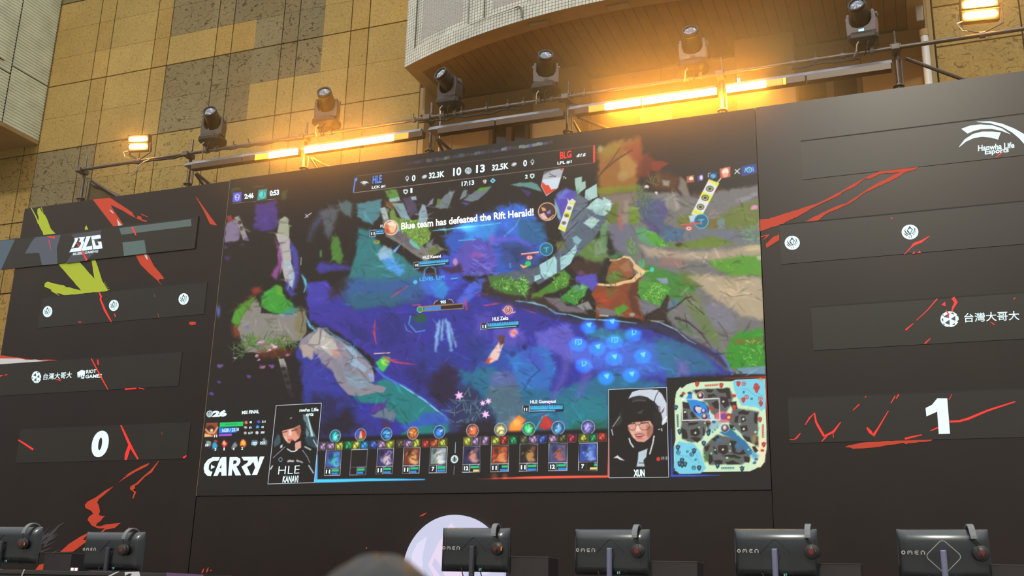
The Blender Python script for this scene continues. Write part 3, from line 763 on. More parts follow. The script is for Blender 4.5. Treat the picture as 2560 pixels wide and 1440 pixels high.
for a, b in (((510, 1421), (504, 1434)), ((516, 1432), (521, 1418)), ((526, 1425), (529, 1427)), ((1049, 1291), (1067, 1282)), ((915, 1372), (917, 1368))): g.stroke([a, ((a[0] + b[0]) / 2, (a[1] + b[1]) / 2 + .5), b], [1, 4.5, 1], RED)
g.poly(jag([(1899, 549), (1922, 547), (2035, 511), (2060, 501), (2100, 480), (2133, 460), (2165, 443), (2200, 427), (2298, 416), (2290, 423), (2262, 431), (2248, 441), (2222, 455), (2188, 470), (2166, 480), (2148, 492), (2130, 505), (2098, 521), (2068, 533), (2046, 551), (2008, 556), (2055, 532), (2088, 517), (2117, 508), (2145, 490), (2170, 472), (2205, 452), (2250, 431), (2200, 435), (2172, 448), (2164, 446), (2136, 467), (2106, 481), (2100, 487), (2062, 505), (2040, 516), (2000, 538), (1950, 563), (1926, 569), (1900, 579)], 0.8, 7), RED)
g.poly([(1901, 591), (1924, 585), (1921, 591), (1906, 602), (1916, 589), (1903, 594)], RED); g.poly([(1948, 586), (1948, 600), (1917, 620), (1914, 611), (1932, 593)], RED)
g.poly(jag([(2112, 1118), (2122, 1113), (2160, 1106), (2240, 1101), (2335, 1098), (2325, 1103), (2270, 1108), (2266, 1111), (2258, 1107), (2190, 1118), (2160, 1121), (2132, 1122), (2126, 1119)], 0.7, 8), RED)
g.split('brush_stroke', M_PRINT, bd)
# ---------------------------------------------------------------- lettering on any plane
def txt(s, q, col, Y, name, parent, m=None, bold=0.0, res=3):
    """q: photo points of the lettering's box: top-left, bottom-left, bottom-right"""
    cu = bpy.data.curves.new('t', 'FONT'); cu.body = s; cu.offset = bold; cu.resolution_u = res
    ob = bpy.data.objects.new('t', cu); COL.objects.link(ob)
    dg = bpy.context.evaluated_depsgraph_get()
    me = bpy.data.meshes.new_from_object(ob.evaluated_get(dg))
    bpy.data.objects.remove(ob); bpy.data.curves.remove(cu)
    n = len(me.vertices); co_ = np.empty(n * 3); me.vertices.foreach_get('co', co_); co_ = co_.reshape(-1, 3)
    lo = co_.min(0); hi = co_.max(0); uv_ = (co_ - lo) / np.maximum(hi - lo, 1e-6)
    TL, BL, BR = (np.array(P(x, y, Y)) for x, y in q)
    w_ = BL + uv_[:, :1] * (BR - BL) + uv_[:, 1:2] * (TL - BL)
    me.vertices.foreach_set('co', w_.ravel()); me.name = name
    me.materials.clear()
    for p in me.polygons:
        p.material_index = 0
    a = me.color_attributes.new('Col', 'FLOAT_COLOR', 'CORNER')
    a.data.foreach_set('color', list((*lin(col), 1)) * len(me.loops))
    bm = bmesh.new(); bm.from_mesh(me)
    bmesh.ops.recalc_face_normals(bm, faces=bm.faces)
    for f in bm.faces:
        if f.normal.y > 0: f.normal_flip()
    bm.to_mesh(me); bm.free(); me.update()
    return link(name, me, m or M_LED, parent)
WH = (225, 250, 252)
def lotus(a, cx, cy, rx, ry, ink, rot=0):
    """the winged bud emblem"""
    for L in ([(465, 205), (575, 345), (520, 440), (515, 490), (470, 490), (370, 365)], [(335, 275), (290, 350), (330, 430), (400, 490), (540, 540), (545, 525), (430, 480), (350, 400), (320, 340)], [(270, 420), (280, 450), (340, 510), (410, 545), (400, 520), (330, 460)], [(590, 250), (665, 335), (630, 410), (560, 490), (540, 485), (600, 410), (630, 350)], [(690, 370), (680, 420), (620, 480), (590, 490), (640, 440)], [(640, 490), (600, 525), (570, 530), (600, 495)], [(420, 540), (460, 610), (480, 612), (440, 550)], [(550, 540), (530, 600), (505, 612), (520, 560)]):
        a.poly([(cx + (x - 480) / 285 * rx, cy + (y - 410) / 248 * ry - (x - 480) / 285 * rx * rot) for x, y in L], ink)
    a.Y -= 0.0005
    a.poly([(cx + (x - 480) / 285 * rx, cy + (y - 410) / 248 * ry - (x - 480) / 285 * rx * rot) for x, y in [(470, 285), (540, 330), (505, 440), (482, 465), (440, 385), (405, 350)]], WH)
    a.Y += 0.0005
def strip(name, lab, q, prot, zq=None):
    """an LED strip whose face lies prot in front of the backdrop; q = photo corners tl, tr, br, bl"""
    Y = D - prot
    w = [P(x, y, Y) for x, y in q]
    x0 = (w[0].x + w[3].x) / 2; x1 = (w[1].x + w[2].x) / 2; z1 = (w[0].z + w[1].z) / 2; z0 = (w[2].z + w[3].z) / 2
    r = empty(name, ((x0 + x1) / 2, D, z0), lab, 'screen', 'LED strips on the backdrop')
    MB().box(x0, x1, Y, D - 0.0005, z0, z1).build('display_face', M_STRIP, r)
    MB().box(x0, x1, Y + 0.001, D - 0.0005, z1 + 0.0005, z1 + 0.016).build('painted_shade_bar', M_CABLE, r)  # solid black bar drawn in place of shade above the face
    return r, Y, (x0, x1, z0, z1)
M_STRIP = noisy('led_strip_black', (0.030, 0.026, 0.022), 0.06, 2.0, 0.32, spec=0.40); M_STRIP.node_tree.nodes['Principled BSDF'].inputs['Emission Color'].default_value = (0.004, 0.004, 0.0035, 1); M_STRIP.node_tree.nodes['Principled BSDF'].inputs['Emission Strength'].default_value = 1
GLOW = (255, 46, 36)
XR_ = 2700                                    # beyond the right frame edge
# left, top: long strip with the team logo
r, Y, e = strip('led_strip', 'LED strip with a white angular team logo over slate blocks, topmost on the left', [(-70, 609), (494, 546), (487, 621), (-70, 682)], 0.02)
a = Art(Y - 0.001); SL = (74, 82, 94); SL2 = (86, 100, 98); DK = (58, 54, 56)
a.poly([(-60, 608), (38, 598), (2, 676), (-60, 681)], (70, 90, 102)); a.poly([(88, 593), (152, 587), (142, 620), (144, 660), (105, 663), (98, 632), (62, 634), (78, 606)], SL)
a.poly([(178, 586), (254, 575), (247, 600), (238, 630), (215, 652), (165, 658), (182, 630), (196, 608)], (66, 66, 72))
a.poly([(298, 570), (477, 548), (479, 565), (303, 587)], SL2); a.poly([(306, 606), (361, 600), (366, 633), (310, 640)], (84, 104, 100))
a.split('slate_block', M_LED, r)
a = Art(Y - 0.002)                            # the logo: cut letters
bl = lambda L: [(160 + x / 10.236, 570 + y / 10.236) for x, y in L]
for L in ([(270, 255), (362, 245), (340, 330), (245, 500), (190, 502), (275, 320)], [(370, 240), (540, 228), (495, 310), (512, 372), (430, 590), (135, 622), (190, 525), (345, 510), (390, 490), (440, 400), (425, 352), (380, 358), (412, 285)], [(575, 215), (685, 205), (565, 480), (700, 462), (712, 438), (728, 552), (440, 585), (500, 440)], [(693, 203), (930, 175), (945, 265), (705, 298)], [(710, 310), (768, 302), (815, 450), (885, 442), (875, 380), (850, 352), (955, 342), (985, 520), (748, 548)]): a.poly(bl(L), WH)
a.build('team_logo', M_LEDHI, r)
txt('BILIBILI GAMING', ((183, 632), (182, 638.5), (245, 631)), WH, Y - 0.002, 'lettering', r, bold=0.02)
a = Art(Y - 0.003); a.stroke([(118, 591), (137, 594)], [2, 5], GLOW); a.stroke([(122, 600), (128, 625)], [2, .5], GLOW); a.stroke([(330, 567), (340, 588)], [4, 3], GLOW); a.stroke([(192, 607), (198, 616)], [2, 3], GLOW); a.stroke([(204, 626), (217, 651)], [3, 5], GLOW)
a.split('red_scratch', M_LED, r)
def emblem_strip(lab, q, discs, scr, prot=0.006):
    r, Y, e = strip('led_strip', lab, q, prot)
    for cx, cy, rx, ry, rot in discs:
        a = Art(Y - 0.001); a.disc(cx, cy, rx, ry, WH, rot=rot); d_ = a.build('round_emblem', M_LEDHI, r)
        a = Art(Y - 0.002); lotus(a, cx, cy, rx, ry, (38, 46, 52), 0.12); a.build('bud_motif', M_LED, d_)
    a = Art(Y - 0.003); scr(a); a.split('red_scratch', M_LED, r)
    return r
def s1(a):
    a.stroke([(248, 731), (253, 742), (251, 748), (262, 775), (273, 795), (279, 805)], [3, 5, 4, 5, 4, 2], GLOW)
    a.stroke([(286, 784), (289, 792)], [2, 3], GLOW); a.stroke([(386, 735), (387, 743)], 1.4, (150, 50, 40)); a.stroke([(394, 782), (398, 795)], 1.4, (150, 60, 40)); a.stroke([(196, 805), (203, 805)], 2, GLOW)
emblem_strip('LED strip with three small white round emblems, second from the top on the left', [(104, 747), (518, 706), (510, 785), (96, 820)], [(119, 779, 11.5, 14, 12), (284.5, 763.5, 12, 14, 12), (459, 747.5, 12.5, 14.5, 12)], s1)
# left third: sponsor names
r, Y, e = strip('led_strip', 'LED strip with two white sponsor marks, third from the top on the left', [(-70, 918), (454, 882), (447, 966), (-70, 992)], 0.006)
def ball(a, cx, cy, rx, ry, rot=0.0):
    a.disc(cx, cy, rx, ry, WH, 16); a.Y -= 0.0005
    for L in ([(385, 420), (215, 368), (378, 275)], [(430, 445), (565, 355), (572, 500)], [(398, 458), (405, 612), (250, 555)], [(410, 262), (505, 250), (540, 325)], [(160, 455), (210, 400), (218, 520)], [(590, 345), (625, 325), (650, 380)], [(465, 610), (565, 560), (540, 628)], [(610, 525), (668, 465), (655, 535)], [(335, 655), (405, 638), (405, 672)], [(195, 570), (240, 575), (262, 625), (225, 612)], [(185, 330), (228, 280), (215, 355)]):
        a.poly([(cx + (x - 400) / 270 * rx, cy + (y - 447) / 235 * ry - (x - 400) / 270 * rx * rot) for x, y in L], (60, 70, 72))
    a.Y += 0.0005
a = Art(Y - 0.001); ball(a, 91, 943, 12, 15, 0.15); a.build('ball_logo', M_LEDHI, r)
txt('台灣大哥大', ((109, 934), (107, 950), (179, 945)), WH, Y - 0.001, 'lettering', r, M_LEDHI, 0.012)
a = Art(Y - 0.001); fs = lambda L: [(70 + x / 7.28, 910 + y / 7.28) for x, y in L]; a.poly(fs([(895, 155), (975, 108), (1042, 125), (1028, 225), (1000, 230), (990, 190), (980, 232), (962, 234), (958, 185), (948, 240), (932, 242), (928, 190), (918, 248), (905, 250)]), WH); a.poly(fs([(960, 262), (975, 240), (1028, 236), (1018, 266)]), WH); a.build('fist_logo', M_LEDHI, r)
txt('RIOT', ((216, 925), (215, 934), (240, 932)), WH, Y - 0.001, 'lettering', r, M_LEDHI, 0.03); txt('GAMES', ((214, 937), (213, 946), (254, 944)), WH, Y - 0.001, 'lettering', r, M_LEDHI, 0.03)
a = Art(Y - 0.003); a.stroke([(228, 896), (242, 923), (254, 945), (270, 974)], [2.5, 3, 3.5, 2], GLOW); a.stroke([(244, 899), (246, 912)], [3, 4], GLOW); a.stroke([(0, 940), (8, 938)], [4, 1], GLOW); a.stroke([(12, 938), (19, 936)], [2, 1], GLOW); a.stroke([(312, 973), (341, 971)], 3.5, GLOW); a.stroke([(347, 970), (361, 973)], 2.2, GLOW); a.stroke([(138, 949), (152, 950)], [1, 4], GLOW)
a.split('red_scratch', M_LED, r)
# left score
r, Y, e = strip('led_strip', 'LED strip with a large white numeral zero, lowest on the left', [(51, 1076), (474, 1058), (469, 1147), (39, 1157)], 0.006)
txt('0', ((234, 1078), (225, 1144), (267, 1142)), WH, Y - 0.001, 'numeral', r, M_LEDHI, 0.06, 6)
a = Art(Y - 0.003); a.stroke([(46, 1100), (62, 1110), (83, 1124)], [3, 4.5, 5], GLOW); a.stroke([(302, 1063), (311, 1082), (325, 1113), (345, 1148)], [3, 5, 7, 4], GLOW); a.stroke([(324, 1114), (317, 1135), (314, 1150)], [7, 9, 6], GLOW); a.stroke([(404, 1080), (406, 1087)], 1.5, (150, 60, 50)); a.stroke([(458, 1145), (466, 1139)], [5, 3], GLOW)
a.split('red_scratch', M_LED, r)
# right, top: team logo
def qr(x0, y0, y1, yb0, yb1, xb0):            # the right ends run on past the frame
    return [(x0, y0), (XR_, y0 + (y1 - y0) * (XR_ - x0) / (2560 - x0)), (XR_, yb0 + (yb1 - yb0) * (XR_ - xb0) / (2560 - xb0)), (xb0, yb0)]
r, Y, e = strip('led_strip', 'LED strip with a white swooping wing logo, topmost on the right', qr(2003, 353, 287, 447, 389, 2006), 0.006)
a = Art(Y - 0.001)
def arcband(a, top, bot, col): 
    for (p, q, r_, s_) in zip(top[:-1], top[1:], bot[1:], bot[:-1]): a.poly([p, q, r_, s_], col)
arcband(a, [(2403, 322), (2425, 314), (2450, 311), (2480, 313), (2505, 321), (2527, 336)], [(2419, 334), (2435, 327), (2452, 323), (2478, 322), (2503, 327), (2527, 336)], WH)
arcband(a, [(2398, 366), (2412, 348), (2432, 335), (2455, 329), (2480, 329), (2502, 331)], [(2398, 368), (2415, 354), (2435, 345), (2455, 342), (2477, 344), (2495, 349)], WH)
arcband(a, [(2442, 304), (2475, 303), (2505, 309), (2535, 321), (2562, 336), (2600, 362)], [(2442, 305), (2475, 308), (2505, 317), (2530, 331), (2548, 346), (2565, 365)], WH)
a.build('wing_logo', M_LEDHI, r)
txt('Hanwha Life', ((2445, 363), (2445, 378), (2536, 370)), WH, Y - 0.001, 'lettering', r, M_LEDHI, 0.03); txt('Esports', ((2462, 374), (2462, 390), (2522, 384)), WH, Y - 0.001, 'lettering', r, M_LEDHI, 0.03)
a = Art(Y - 0.003); a.stroke([(2490, 394), (2508, 379)], [1.5, 3], GLOW); a.split('red_scratch', M_LED, r)
def s2(a):
    a.stroke([(2261, 636), (2278, 618), (2286, 610), (2303, 604), (2324, 590)], [1.5, 3, 7, 6, 1.5], GLOW); a.poly([(2280, 635), (2286, 628), (2287, 634)], GLOW); a.poly([(2293, 633), (2299, 626), (2302, 632)], GLOW); a.stroke([(2227, 543), (2231, 547)], 2, GLOW)
emblem_strip('LED strip with two small white round emblems, second from the top on the right', qr(1947, 566, 503, 657, 612, 1955), [(1980.5, 607, 19, 17.5, 0), (2275, 580, 21, 18.5, 0)], s2)
r, Y, e = strip('led_strip', 'LED strip with a faceted ball and large white characters, third down on the right', qr(2027, 769, 733, 874, 848, 2034), 0.006)
a = Art(Y - 0.001); ball(a, 2374, 798, 23, 20, 0.03); a.build('ball_logo', M_LEDHI, r)
txt('台灣大哥大', ((2410, 783), (2411, 806), (2549, 800)), WH, Y - 0.001, 'lettering', r, M_LEDHI, 0.008)
a = Art(Y - 0.003); a.stroke([(2343, 747), (2320, 774), (2291, 801)], [3, 2.5, 1.5], GLOW); a.stroke([(2283, 809), (2264, 825)], [2, 4], GLOW); a.stroke([(2382, 744), (2390, 756), (2383, 768), (2380, 778)], [9, 9, 6, 3], GLOW); a.poly([(2353, 762), (2363, 754), (2364, 766)], GLOW); a.stroke([(2312, 859), (2326, 846)], [4, 2], GLOW); a.stroke([(2476, 805), (2487, 812)], [1.5, 3], GLOW); a.stroke([(2534, 749), (2538, 744)], 2, GLOW); a.stroke([(2365, 776), (2372, 786), (2369, 794)], [3, 4, 3], GLOW)
a.split('red_scratch', M_LED, r)
r, Y, e = strip('led_strip', 'LED strip with a large white numeral one, lowest on the right', qr(1970, 995, 975, 1105, 1095, 1973), 0.006)
a = Art(Y - 0.002); a.poly([(2314, 1020), (2330, 1012), (2343, 996), (2368, 996), (2375, 1084), (2347, 1085), (2343, 1029), (2316, 1041)], WH); a.build('numeral', M_LEDHI, r)
a = Art(Y - 0.001)
for pts, w in (([(1974, 1099), (1985, 1099), (1992, 1094), (2001, 1083)], [2, 2, 4, 2]), ([(2013, 1062), (2024, 1045), (2036, 1033), (2040, 1055), (2047, 1068), (2060, 1090), (2072, 1085), (2084, 1079), (2102, 1055)], [2, 4, 5, 5, 6, 6, 5, 6, 2]), ([(2054, 1104), (2063, 1094), (2070, 1086)], [2, 4, 3]), ([(2082, 1082), (2084, 1094)], 2), ([(2167, 1069), (2176, 1080), (2184, 1088), (2195, 1071), (2221, 1027)], [4, 8, 8, 4, 2]), ([(2132, 1026), (2148, 1011)], [1.5, 3]), ([(2162, 994), (2166, 990)], 2), ([(2227, 1008), (2238, 990)], [2, 3]), ([(2240, 997), (2247, 986)], [2, 4]), ([(2262, 1097), (2286, 1091), (2305, 1087)], [5, 4, 2]), ([(2326, 1077), (2345, 1069)], [2, 4]), ([(2374, 1054), (2398, 1053), (2420, 1047), (2470, 1026), (2538, 1004)], [5, 5, 6, 5, 3]), ([(2372, 1000), (2380, 985)], 1.5)):
    a.stroke(pts, w, GLOW)
a.split('red_scratch', M_LED, r)
# glowing round emblem at the foot of the backdrop
em = empty('round_sign', (0, D, ZST), 'large round lilac-white glowing emblem low on the backdrop behind the monitors', 'sign')
q0 = P(1131, 1428, 10.93); RAD = (P(1131, 1428, 10.93) - P(1131, 1287, 10.93)).length
em.location = (q0.x, D, q0.z - RAD)
MB().prism([(q0.x + RAD * cos(2 * pi * k / 72), 10.93, q0.z + RAD * sin(2 * pi * k / 72)) for k in range(72)], (0, 0.068, 0)).build('glowing_disc', mat('lilac_backlit', (0.2, 0.2, 0.24), 0.4, emit=lin((182, 186, 212)), strength=1.0), em)
a = Art(10.928); L1 = (224, 220, 246); L2 = (204, 202, 232)
a.poly([(1127, 1307), (1160, 1345), (1160, 1440), (1085, 1440), (1070, 1412), (1092, 1365)], (232, 216, 240)); a.poly([(1086, 1395), (1096, 1405), (1112, 1440), (1100, 1440), (1080, 1412)], L2)
a.poly([(1067, 1341), (1042, 1360), (1030, 1385), (1028, 1410), (1040, 1432), (1062, 1440), (1056, 1420), (1056, 1390)], L1)
for s in ((1131 * 2),): 
    a.poly([(s - 1067, 1345), (s - 1042, 1362), (s - 1030, 1387), (s - 1028, 1412), (s - 1040, 1434), (s - 1062, 1440), (s - 1056, 1420), (s - 1056, 1390)], L1)
a.build('bud_motif', M_LED, em)
# ================================================================ player desks, monitors, headsets
M_DESK = noisy('black_desk', (0.035, 0.032, 0.033), 0.15, 6, 0.5)
def desk(x0, x1, lab):
    r = empty('desk', ((x0 + x1) / 2, 8.0, ZST), lab, 'desk', 'player desks')
    MB().box(x0, x1, 7.62, 8.42, ZDK - 0.035, ZDK).build('worktop', M_DESK, r, bevel=0.004)
    MB().box(x0 + 0.02, x1 - 0.02, 7.64, 7.67, ZST + 0.02, ZDK - 0.036).build('front_panel', M_DESK, r)
    for x in (x0 + 0.05, x1 - 0.05): MB().box(x - 0.03, x + 0.03, 7.72, 8.38, ZST, ZDK - 0.036).build('leg', M_DESK, r)
    return r
dl = desk(-13.2, -6.0, 'long black player desk under the two monitors on the left'); desk(-3.95, 1.3, 'long black player desk under the monitors on the right')
a = Art(7.618)
MON = []
M_MON = noisy('monitor_back_grey', (0.105, 0.115, 0.122), 0.04, 12, 0.24, 0.85)
M_MTOP = mat('monitor_edge', (0.16, 0.17, 0.18), 0.4)
M_STAND = mat('stand_metal', (0.30, 0.32, 0.48), 0.3, 0.8)
M_STANDK = mat('stand_dark', (0.10, 0.10, 0.12), 0.35, 0.6)
ZM0, ZM1 = 1.948, 2.165; 
def monitor(x0, x1, lab, zt, ring=False, light_stand=True):
    """seen from behind: x0..x1 across the back, top at zt"""
    Y = 8.0; zb = zt - 0.345
    zb = max(zb, ZDK + 0.015)
    r = empty('monitor', ((x0 + x1) / 2, Y, ZDK), lab, 'monitor', 'monitors on the player desks')
    xm = (x0 + x1) / 2; w = x1 - x0
    m = MB()                                  # back shell: slopes away at the top, tucks in at the bottom
    prof = [(Y + 0.042 - 0.054 * sin(radians(a_)), zt - 0.085 * (1 - cos(radians(a_)))) for a_ in range(0, 91, 9)] + [(Y - 0.012, zb + 0.06), (Y - 0.004, zb + 0.03), (Y + 0.02, zb + 0.010), (Y + 0.042, zb)]
    cols = [(0.0, 1.0), (0.012, 0.75), (0.035, 0.4), (0.07, 0.15), (0.12, 0.0), (0.88, 0.0), (0.93, 0.15), (0.965, 0.4), (0.988, 0.75), (1.0, 1.0)]
    vs = []
    for t, k in cols:
        for y, z in prof:
            yy = y + (Y + 0.042 - y) * k
            vs.append((x0 + w * t, yy, z))
    n = len(prof); fs = [(i * n + j, (i + 1) * n + j, (i + 1) * n + j + 1, i * n + j + 1) for i in range(len(cols) - 1) for j in range(n - 1)]
    fs += [(j, j + 1) + () for j in ()]
    m.add(vs, fs); m.box(x0, x1, Y + 0.0405, Y + 0.052, zb, zt)
    sh = m.build('back_shell', M_MON, r, smooth=True)
    MB().box(x0 + 0.006, x1 - 0.006, Y + 0.0521, Y + 0.054, zb + 0.012, zt - 0.006).build('screen', mat('screen_glass', (0.01, 0.01, 0.012), 0.1), r)
    # diamond outline round the stand mount
    zc = zt - 0.186; hh = 0.116; ww = 0.118; rr_ = 0.028; pts = []
    for k in range(4):                        # rounded diamond, walked clockwise from the left corner
        c0 = (180 - 90 * k)
        cx_, cz_ = ((-ww + rr_ * 1.414, 0), (0, hh - rr_ * 1.414), (ww - rr_ * 1.414, 0), (0, -hh + rr_ * 1.414))[k]
        for o in range(-45, 46, 15): a_ = radians(c0 - o); pts.append((cx_ + rr_ * cos(a_), cz_ + rr_ * sin(a_)))
    ln3 = [(xm + x, Y - 0.0135, zc + z) for x, z in pts]
    ln3 = ln3 + [ln3[0]] if ring else ln3[3:18]
    MB().tube(ln3, 0.0026, 6).build('diamond_outline', mat('outline_steel', (0.6, 0.58, 0.56), 0.3, 0.3) if ring else M_BLACK, sh)
    # stand
    sp = MB(); sp.box(xm - 0.02, xm + 0.02, Y - 0.045, Y - 0.017, ZDK + 0.012, zt - 0.145); sp.box(xm - 0.014, xm + 0.014, Y - 0.05, Y - 0.0451, ZDK + 0.012, zt - 0.15)
    sp.build('stand_pole', M_STAND if light_stand else M_STANDK, r, bevel=0.004)
    MB().box(xm - 0.12, xm + 0.12, Y - 0.10, Y + 0.12, ZDK, ZDK + 0.012).build('stand_foot', M_STANDK, r, bevel=0.004)
    MB().tube([(xm, Y - 0.02, zt - 0.2), (xm, Y - 0.011, zt - 0.2)], 0.035, 16).build('mount_hub', M_BLACK, r)
    MB().box(xm + 0.055, xm + 0.075, Y - 0.0155, Y - 0.01, zt - 0.335, zt - 0.318).build('port_light', mat('teal_led', (0.1, 0.3, 0.25), 0.4, emit=(0.10, 0.30, 0.24), strength=1), r)
    for xa_, zz in ((xm - 0.10, 0.02), (xm + 0.06, 0.0)):
        MB().tube([(xa_, Y - 0.008, zb + 0.03), (xa_ + 0.015, Y - 0.03, zb + 0.005), (xa_ + 0.03, Y - 0.02, ZDK + 0.006)], 0.0045, 6).build('lead', M_CABLE, r)
    return r, sh, xm, zt
def omen(mon_, x0, zt, parent):
    zb = zt - 0.175; h = 0.026; t = 0.0052; Y = 7.9865; m = MB(); x = x0 + 0.026
    def bar(a, b, c, d): m.box(a, b, Y - 0.003, Y + 0.002, c, d)
    def n_(x): bar(x, x + t, zb, zb + h); bar(x, x + 0.027, zb + h - t, zb + h); bar(x + 0.027 - t, x + 0.027, zb, zb + h)
    w = 0.026                                  # round O from a ring
    k = 16; ring = []
    vs = []
    for i in range(k):
        a_ = 2 * pi * i / k
        for rr_ in (1.0, 0.58): vs.append((x + w / 2 + rr_ * w / 2 * cos(a_), Y - 0.003, zb + h / 2 + rr_ * h / 2 * sin(a_)))
    m.add(vs, [(2 * i, 2 * ((i + 1) % k), 2 * ((i + 1) % k) + 1, 2 * i + 1) for i in range(k)])
    x += 0.040; bar(x, x + t, zb, zb + h); bar(x, x + 0.031, zb + h - t, zb + h); bar(x + 0.031 - t, x + 0.031, zb, zb + h); bar(x + 0.0155 - t / 2, x + 0.0155 + t / 2, zb + h * 0.35, zb + h)
    x += 0.046; bar(x, x + 0.025, zb + h - t, zb + h); bar(x, x + 0.025, zb, zb + t); bar(x, x + 0.022, zb + h / 2 - t / 2, zb + h / 2 + t / 2); bar(x, x + t, zb, zb + h)
    x += 0.040; n_(x)
    m.build('lettering', mat('silver_letters', (0.62, 0.60, 0.58), 0.4), parent)
M_PAD = mat('headset_grey_band', (0.20, 0.22, 0.24), 0.45)
M_CUP = noisy('headset_cup', (0.03, 0.024, 0.024), 0.2, 30, 0.35)
M_CGL = mat('red_cup_light', (0.05, 0.01, 0.01), 0.4, emit=lin((95, 22, 24)), strength=0.8)
def headset(x, zt, lab, lean=0.0, big=1.0, orange=False):
    """hangs over a monitor's top edge at x"""
    r = empty('headset', (x, 8.0, zt), lab, 'headset', 'headsets hung on the monitors')
    yc = 8.025; zc = zt - 0.135
    arcp = [(x + lean * (1 - cos(radians(t))) * 0.0 + lean * (t - 90) / 90 * -0.02, yc - 0.083 * cos(radians(t)), zt - 0.075 + 0.094 * sin(radians(t))) for t in range(0, 181, 12)]
    vs = []; hw = 0.021
    for i, (a_, b_, c_) in enumerate(arcp):
        for s, o in ((-1, 0), (1, 0), (1, 1), (-1, 1)):
            nx = Vector((0, b_ - yc, c_ - (zt - 0.075))).normalized() * (0.012 * o)
            vs.append((a_ + s * hw, b_ + nx.y, c_ + nx.z))
    n = len(arcp); fs = [(4 * i + j, 4 * i + (j + 1) % 4, 4 * i + 4 + (j + 1) % 4, 4 * i + 4 + j) for i in range(n - 1) for j in range(4)] + [(0, 1, 2, 3), (4 * n - 4, 4 * n - 1, 4 * n - 2, 4 * n - 3)]
    MB().add(vs, fs).build('headband', M_PAD, r, bevel=0.003)
    for s in (-1, 1):
        yy = yc + s * 0.092; xo = lean * 0.035 + 0.022
        MB().tube([(x + lean * 0.02, yy, zt - 0.075), (x + xo, yy - s * 0.003, zt - 0.11), (x + xo, yy - s * 0.003, zc - 0.03)], 0.006, 8).build('slider_arm', M_BLACK, r)
        Mx = Matrix.Translation((x + xo, yy, zc - 0.035)) @ Matrix.Rotation(radians(90 * s * -1), 4, 'X')
        cup = MB().lathe([(0.050, -0.036), (0.053, -0.02), (0.046, -0.012), (0.048, 0.0), (0.044, 0.014), (0.03, 0.02)], Mx, 24).build('ear_cup', M_CUP, r, smooth=True)
        MB().lathe([(0.044, 0.0125), (0.05, 0.011), (0.05, 0.006)], Mx, 24).build('cup_ring', M_BLACK, cup)
        MB().lathe([(0.020, 0.0202), (0.018, 0.0215), (0.002, 0.0218)], Mx, 12).build('cup_light', M_CGL, cup)
        if orange and s < 0:
            MB().tube([(x + xo + 0.044, yy - 0.012, zc - 0.05), (x + xo + 0.046, yy - 0.012, zc - 0.02)], 0.004, 6).build('orange_light', mat('orange_led', (0.4, 0.1, 0.02), 0.4, emit=(0.9, 0.22, 0.03), strength=1.0), cup)
    MB().tube([(x + 0.05, yc - 0.12, zc - 0.07), (x + 0.055, yc - 0.125, zc - 0.04), (x + 0.035, yc - 0.118, zc + 0.005)], 0.005, 6).build('microphone_boom', M_BLACK, r)
    return r
def X8(px): return P(px, 1320, 8.0).x
mons = [(X8(-62), X8(99), 'monitor cut off by the left edge of the photo', P(60, 1316, 8).z, 78, 'headset with orange lights on the leftmost monitor', False, False),
        (X8(212), X8(358), 'monitor standing before the red brush stroke, second from the left', P(280, 1329, 8).z, 328, 'headset on the monitor before the red brush stroke', False, False),
        (X8(1103), X8(1272), 'monitor in front of the glowing round emblem', P(1180, 1319, 8).z, 1238, 'headset on the monitor in front of the glowing emblem', False, False),
        (X8(1434), X8(1622), 'monitor immediately right of the one covering the round emblem', P(1530, 1322, 8).z, 1591, 'headset hung on the monitor next to the emblem one', False, True),
        (X8(1833), X8(2041), 'monitor below the map corner of the big screen, second from the right', P(1940, 1321, 8).z, 2020, 'headset hung on the monitor second from the right', False, True),
        (X8(2239), X8(2470), 'rightmost monitor, with a bright silver diamond outline on its back', P(2350, 1322, 8).z, 2424, 'headset on the rightmost monitor with the silver diamond', True, True)]
for i, (xa_, xb_, lab, zt, hx, hl, ring, ls) in enumerate(mons):
    r, sh, xm, zt = monitor(xa_, xb_, lab, zt, ring, ls)
    if i > 0: omen(r, xa_, zt, r)
    hs = headset(X8(hx), zt + 0.004, hl, {0: -1.2, 1: -1.0, 2: 0.6, 3: 0.0, 4: 0.0, 5: 1.0}[i], orange=i in (0, 2))
M_CASE = noisy('dark_case', (0.030, 0.024, 0.026), 0.12, 10, 0.5)
M_CEDGE = mat('case_edge', (0.12, 0.10, 0.11), 0.45)
for pa, pb, pt, lab in ((111, 178, 1381, 'low dark box on the desk between the two left monitors'), (1272, 1370, 1391, 'low dark box on the desk right of the emblem monitor'), (1628, 1742, 1402, 'low dark box right of the monitor next to the emblem one'), (2036, 2151, 1408, 'low dark box between the two rightmost monitors'), (2471, 2600, 1411, 'low dark box cut off by the right edge of the photo')):
    q, q2 = P(pa, pt, 8.05), P(pb, pt, 8.05)
    r = empty('computer_case', ((q.x + q2.x) / 2, 8.15, ZDK), lab, 'computer', 'low dark boxes on the player desks')
    MB().box(q.x, q2.x, 8.06, 8.30, ZDK, q.z - 0.004).build('case_body', M_CASE, r, bevel=0.004)
    MB().box(q.x, q2.x, 8.055, 8.31, q.z - 0.0039, q.z).build('case_lid', M_CEDGE, r)
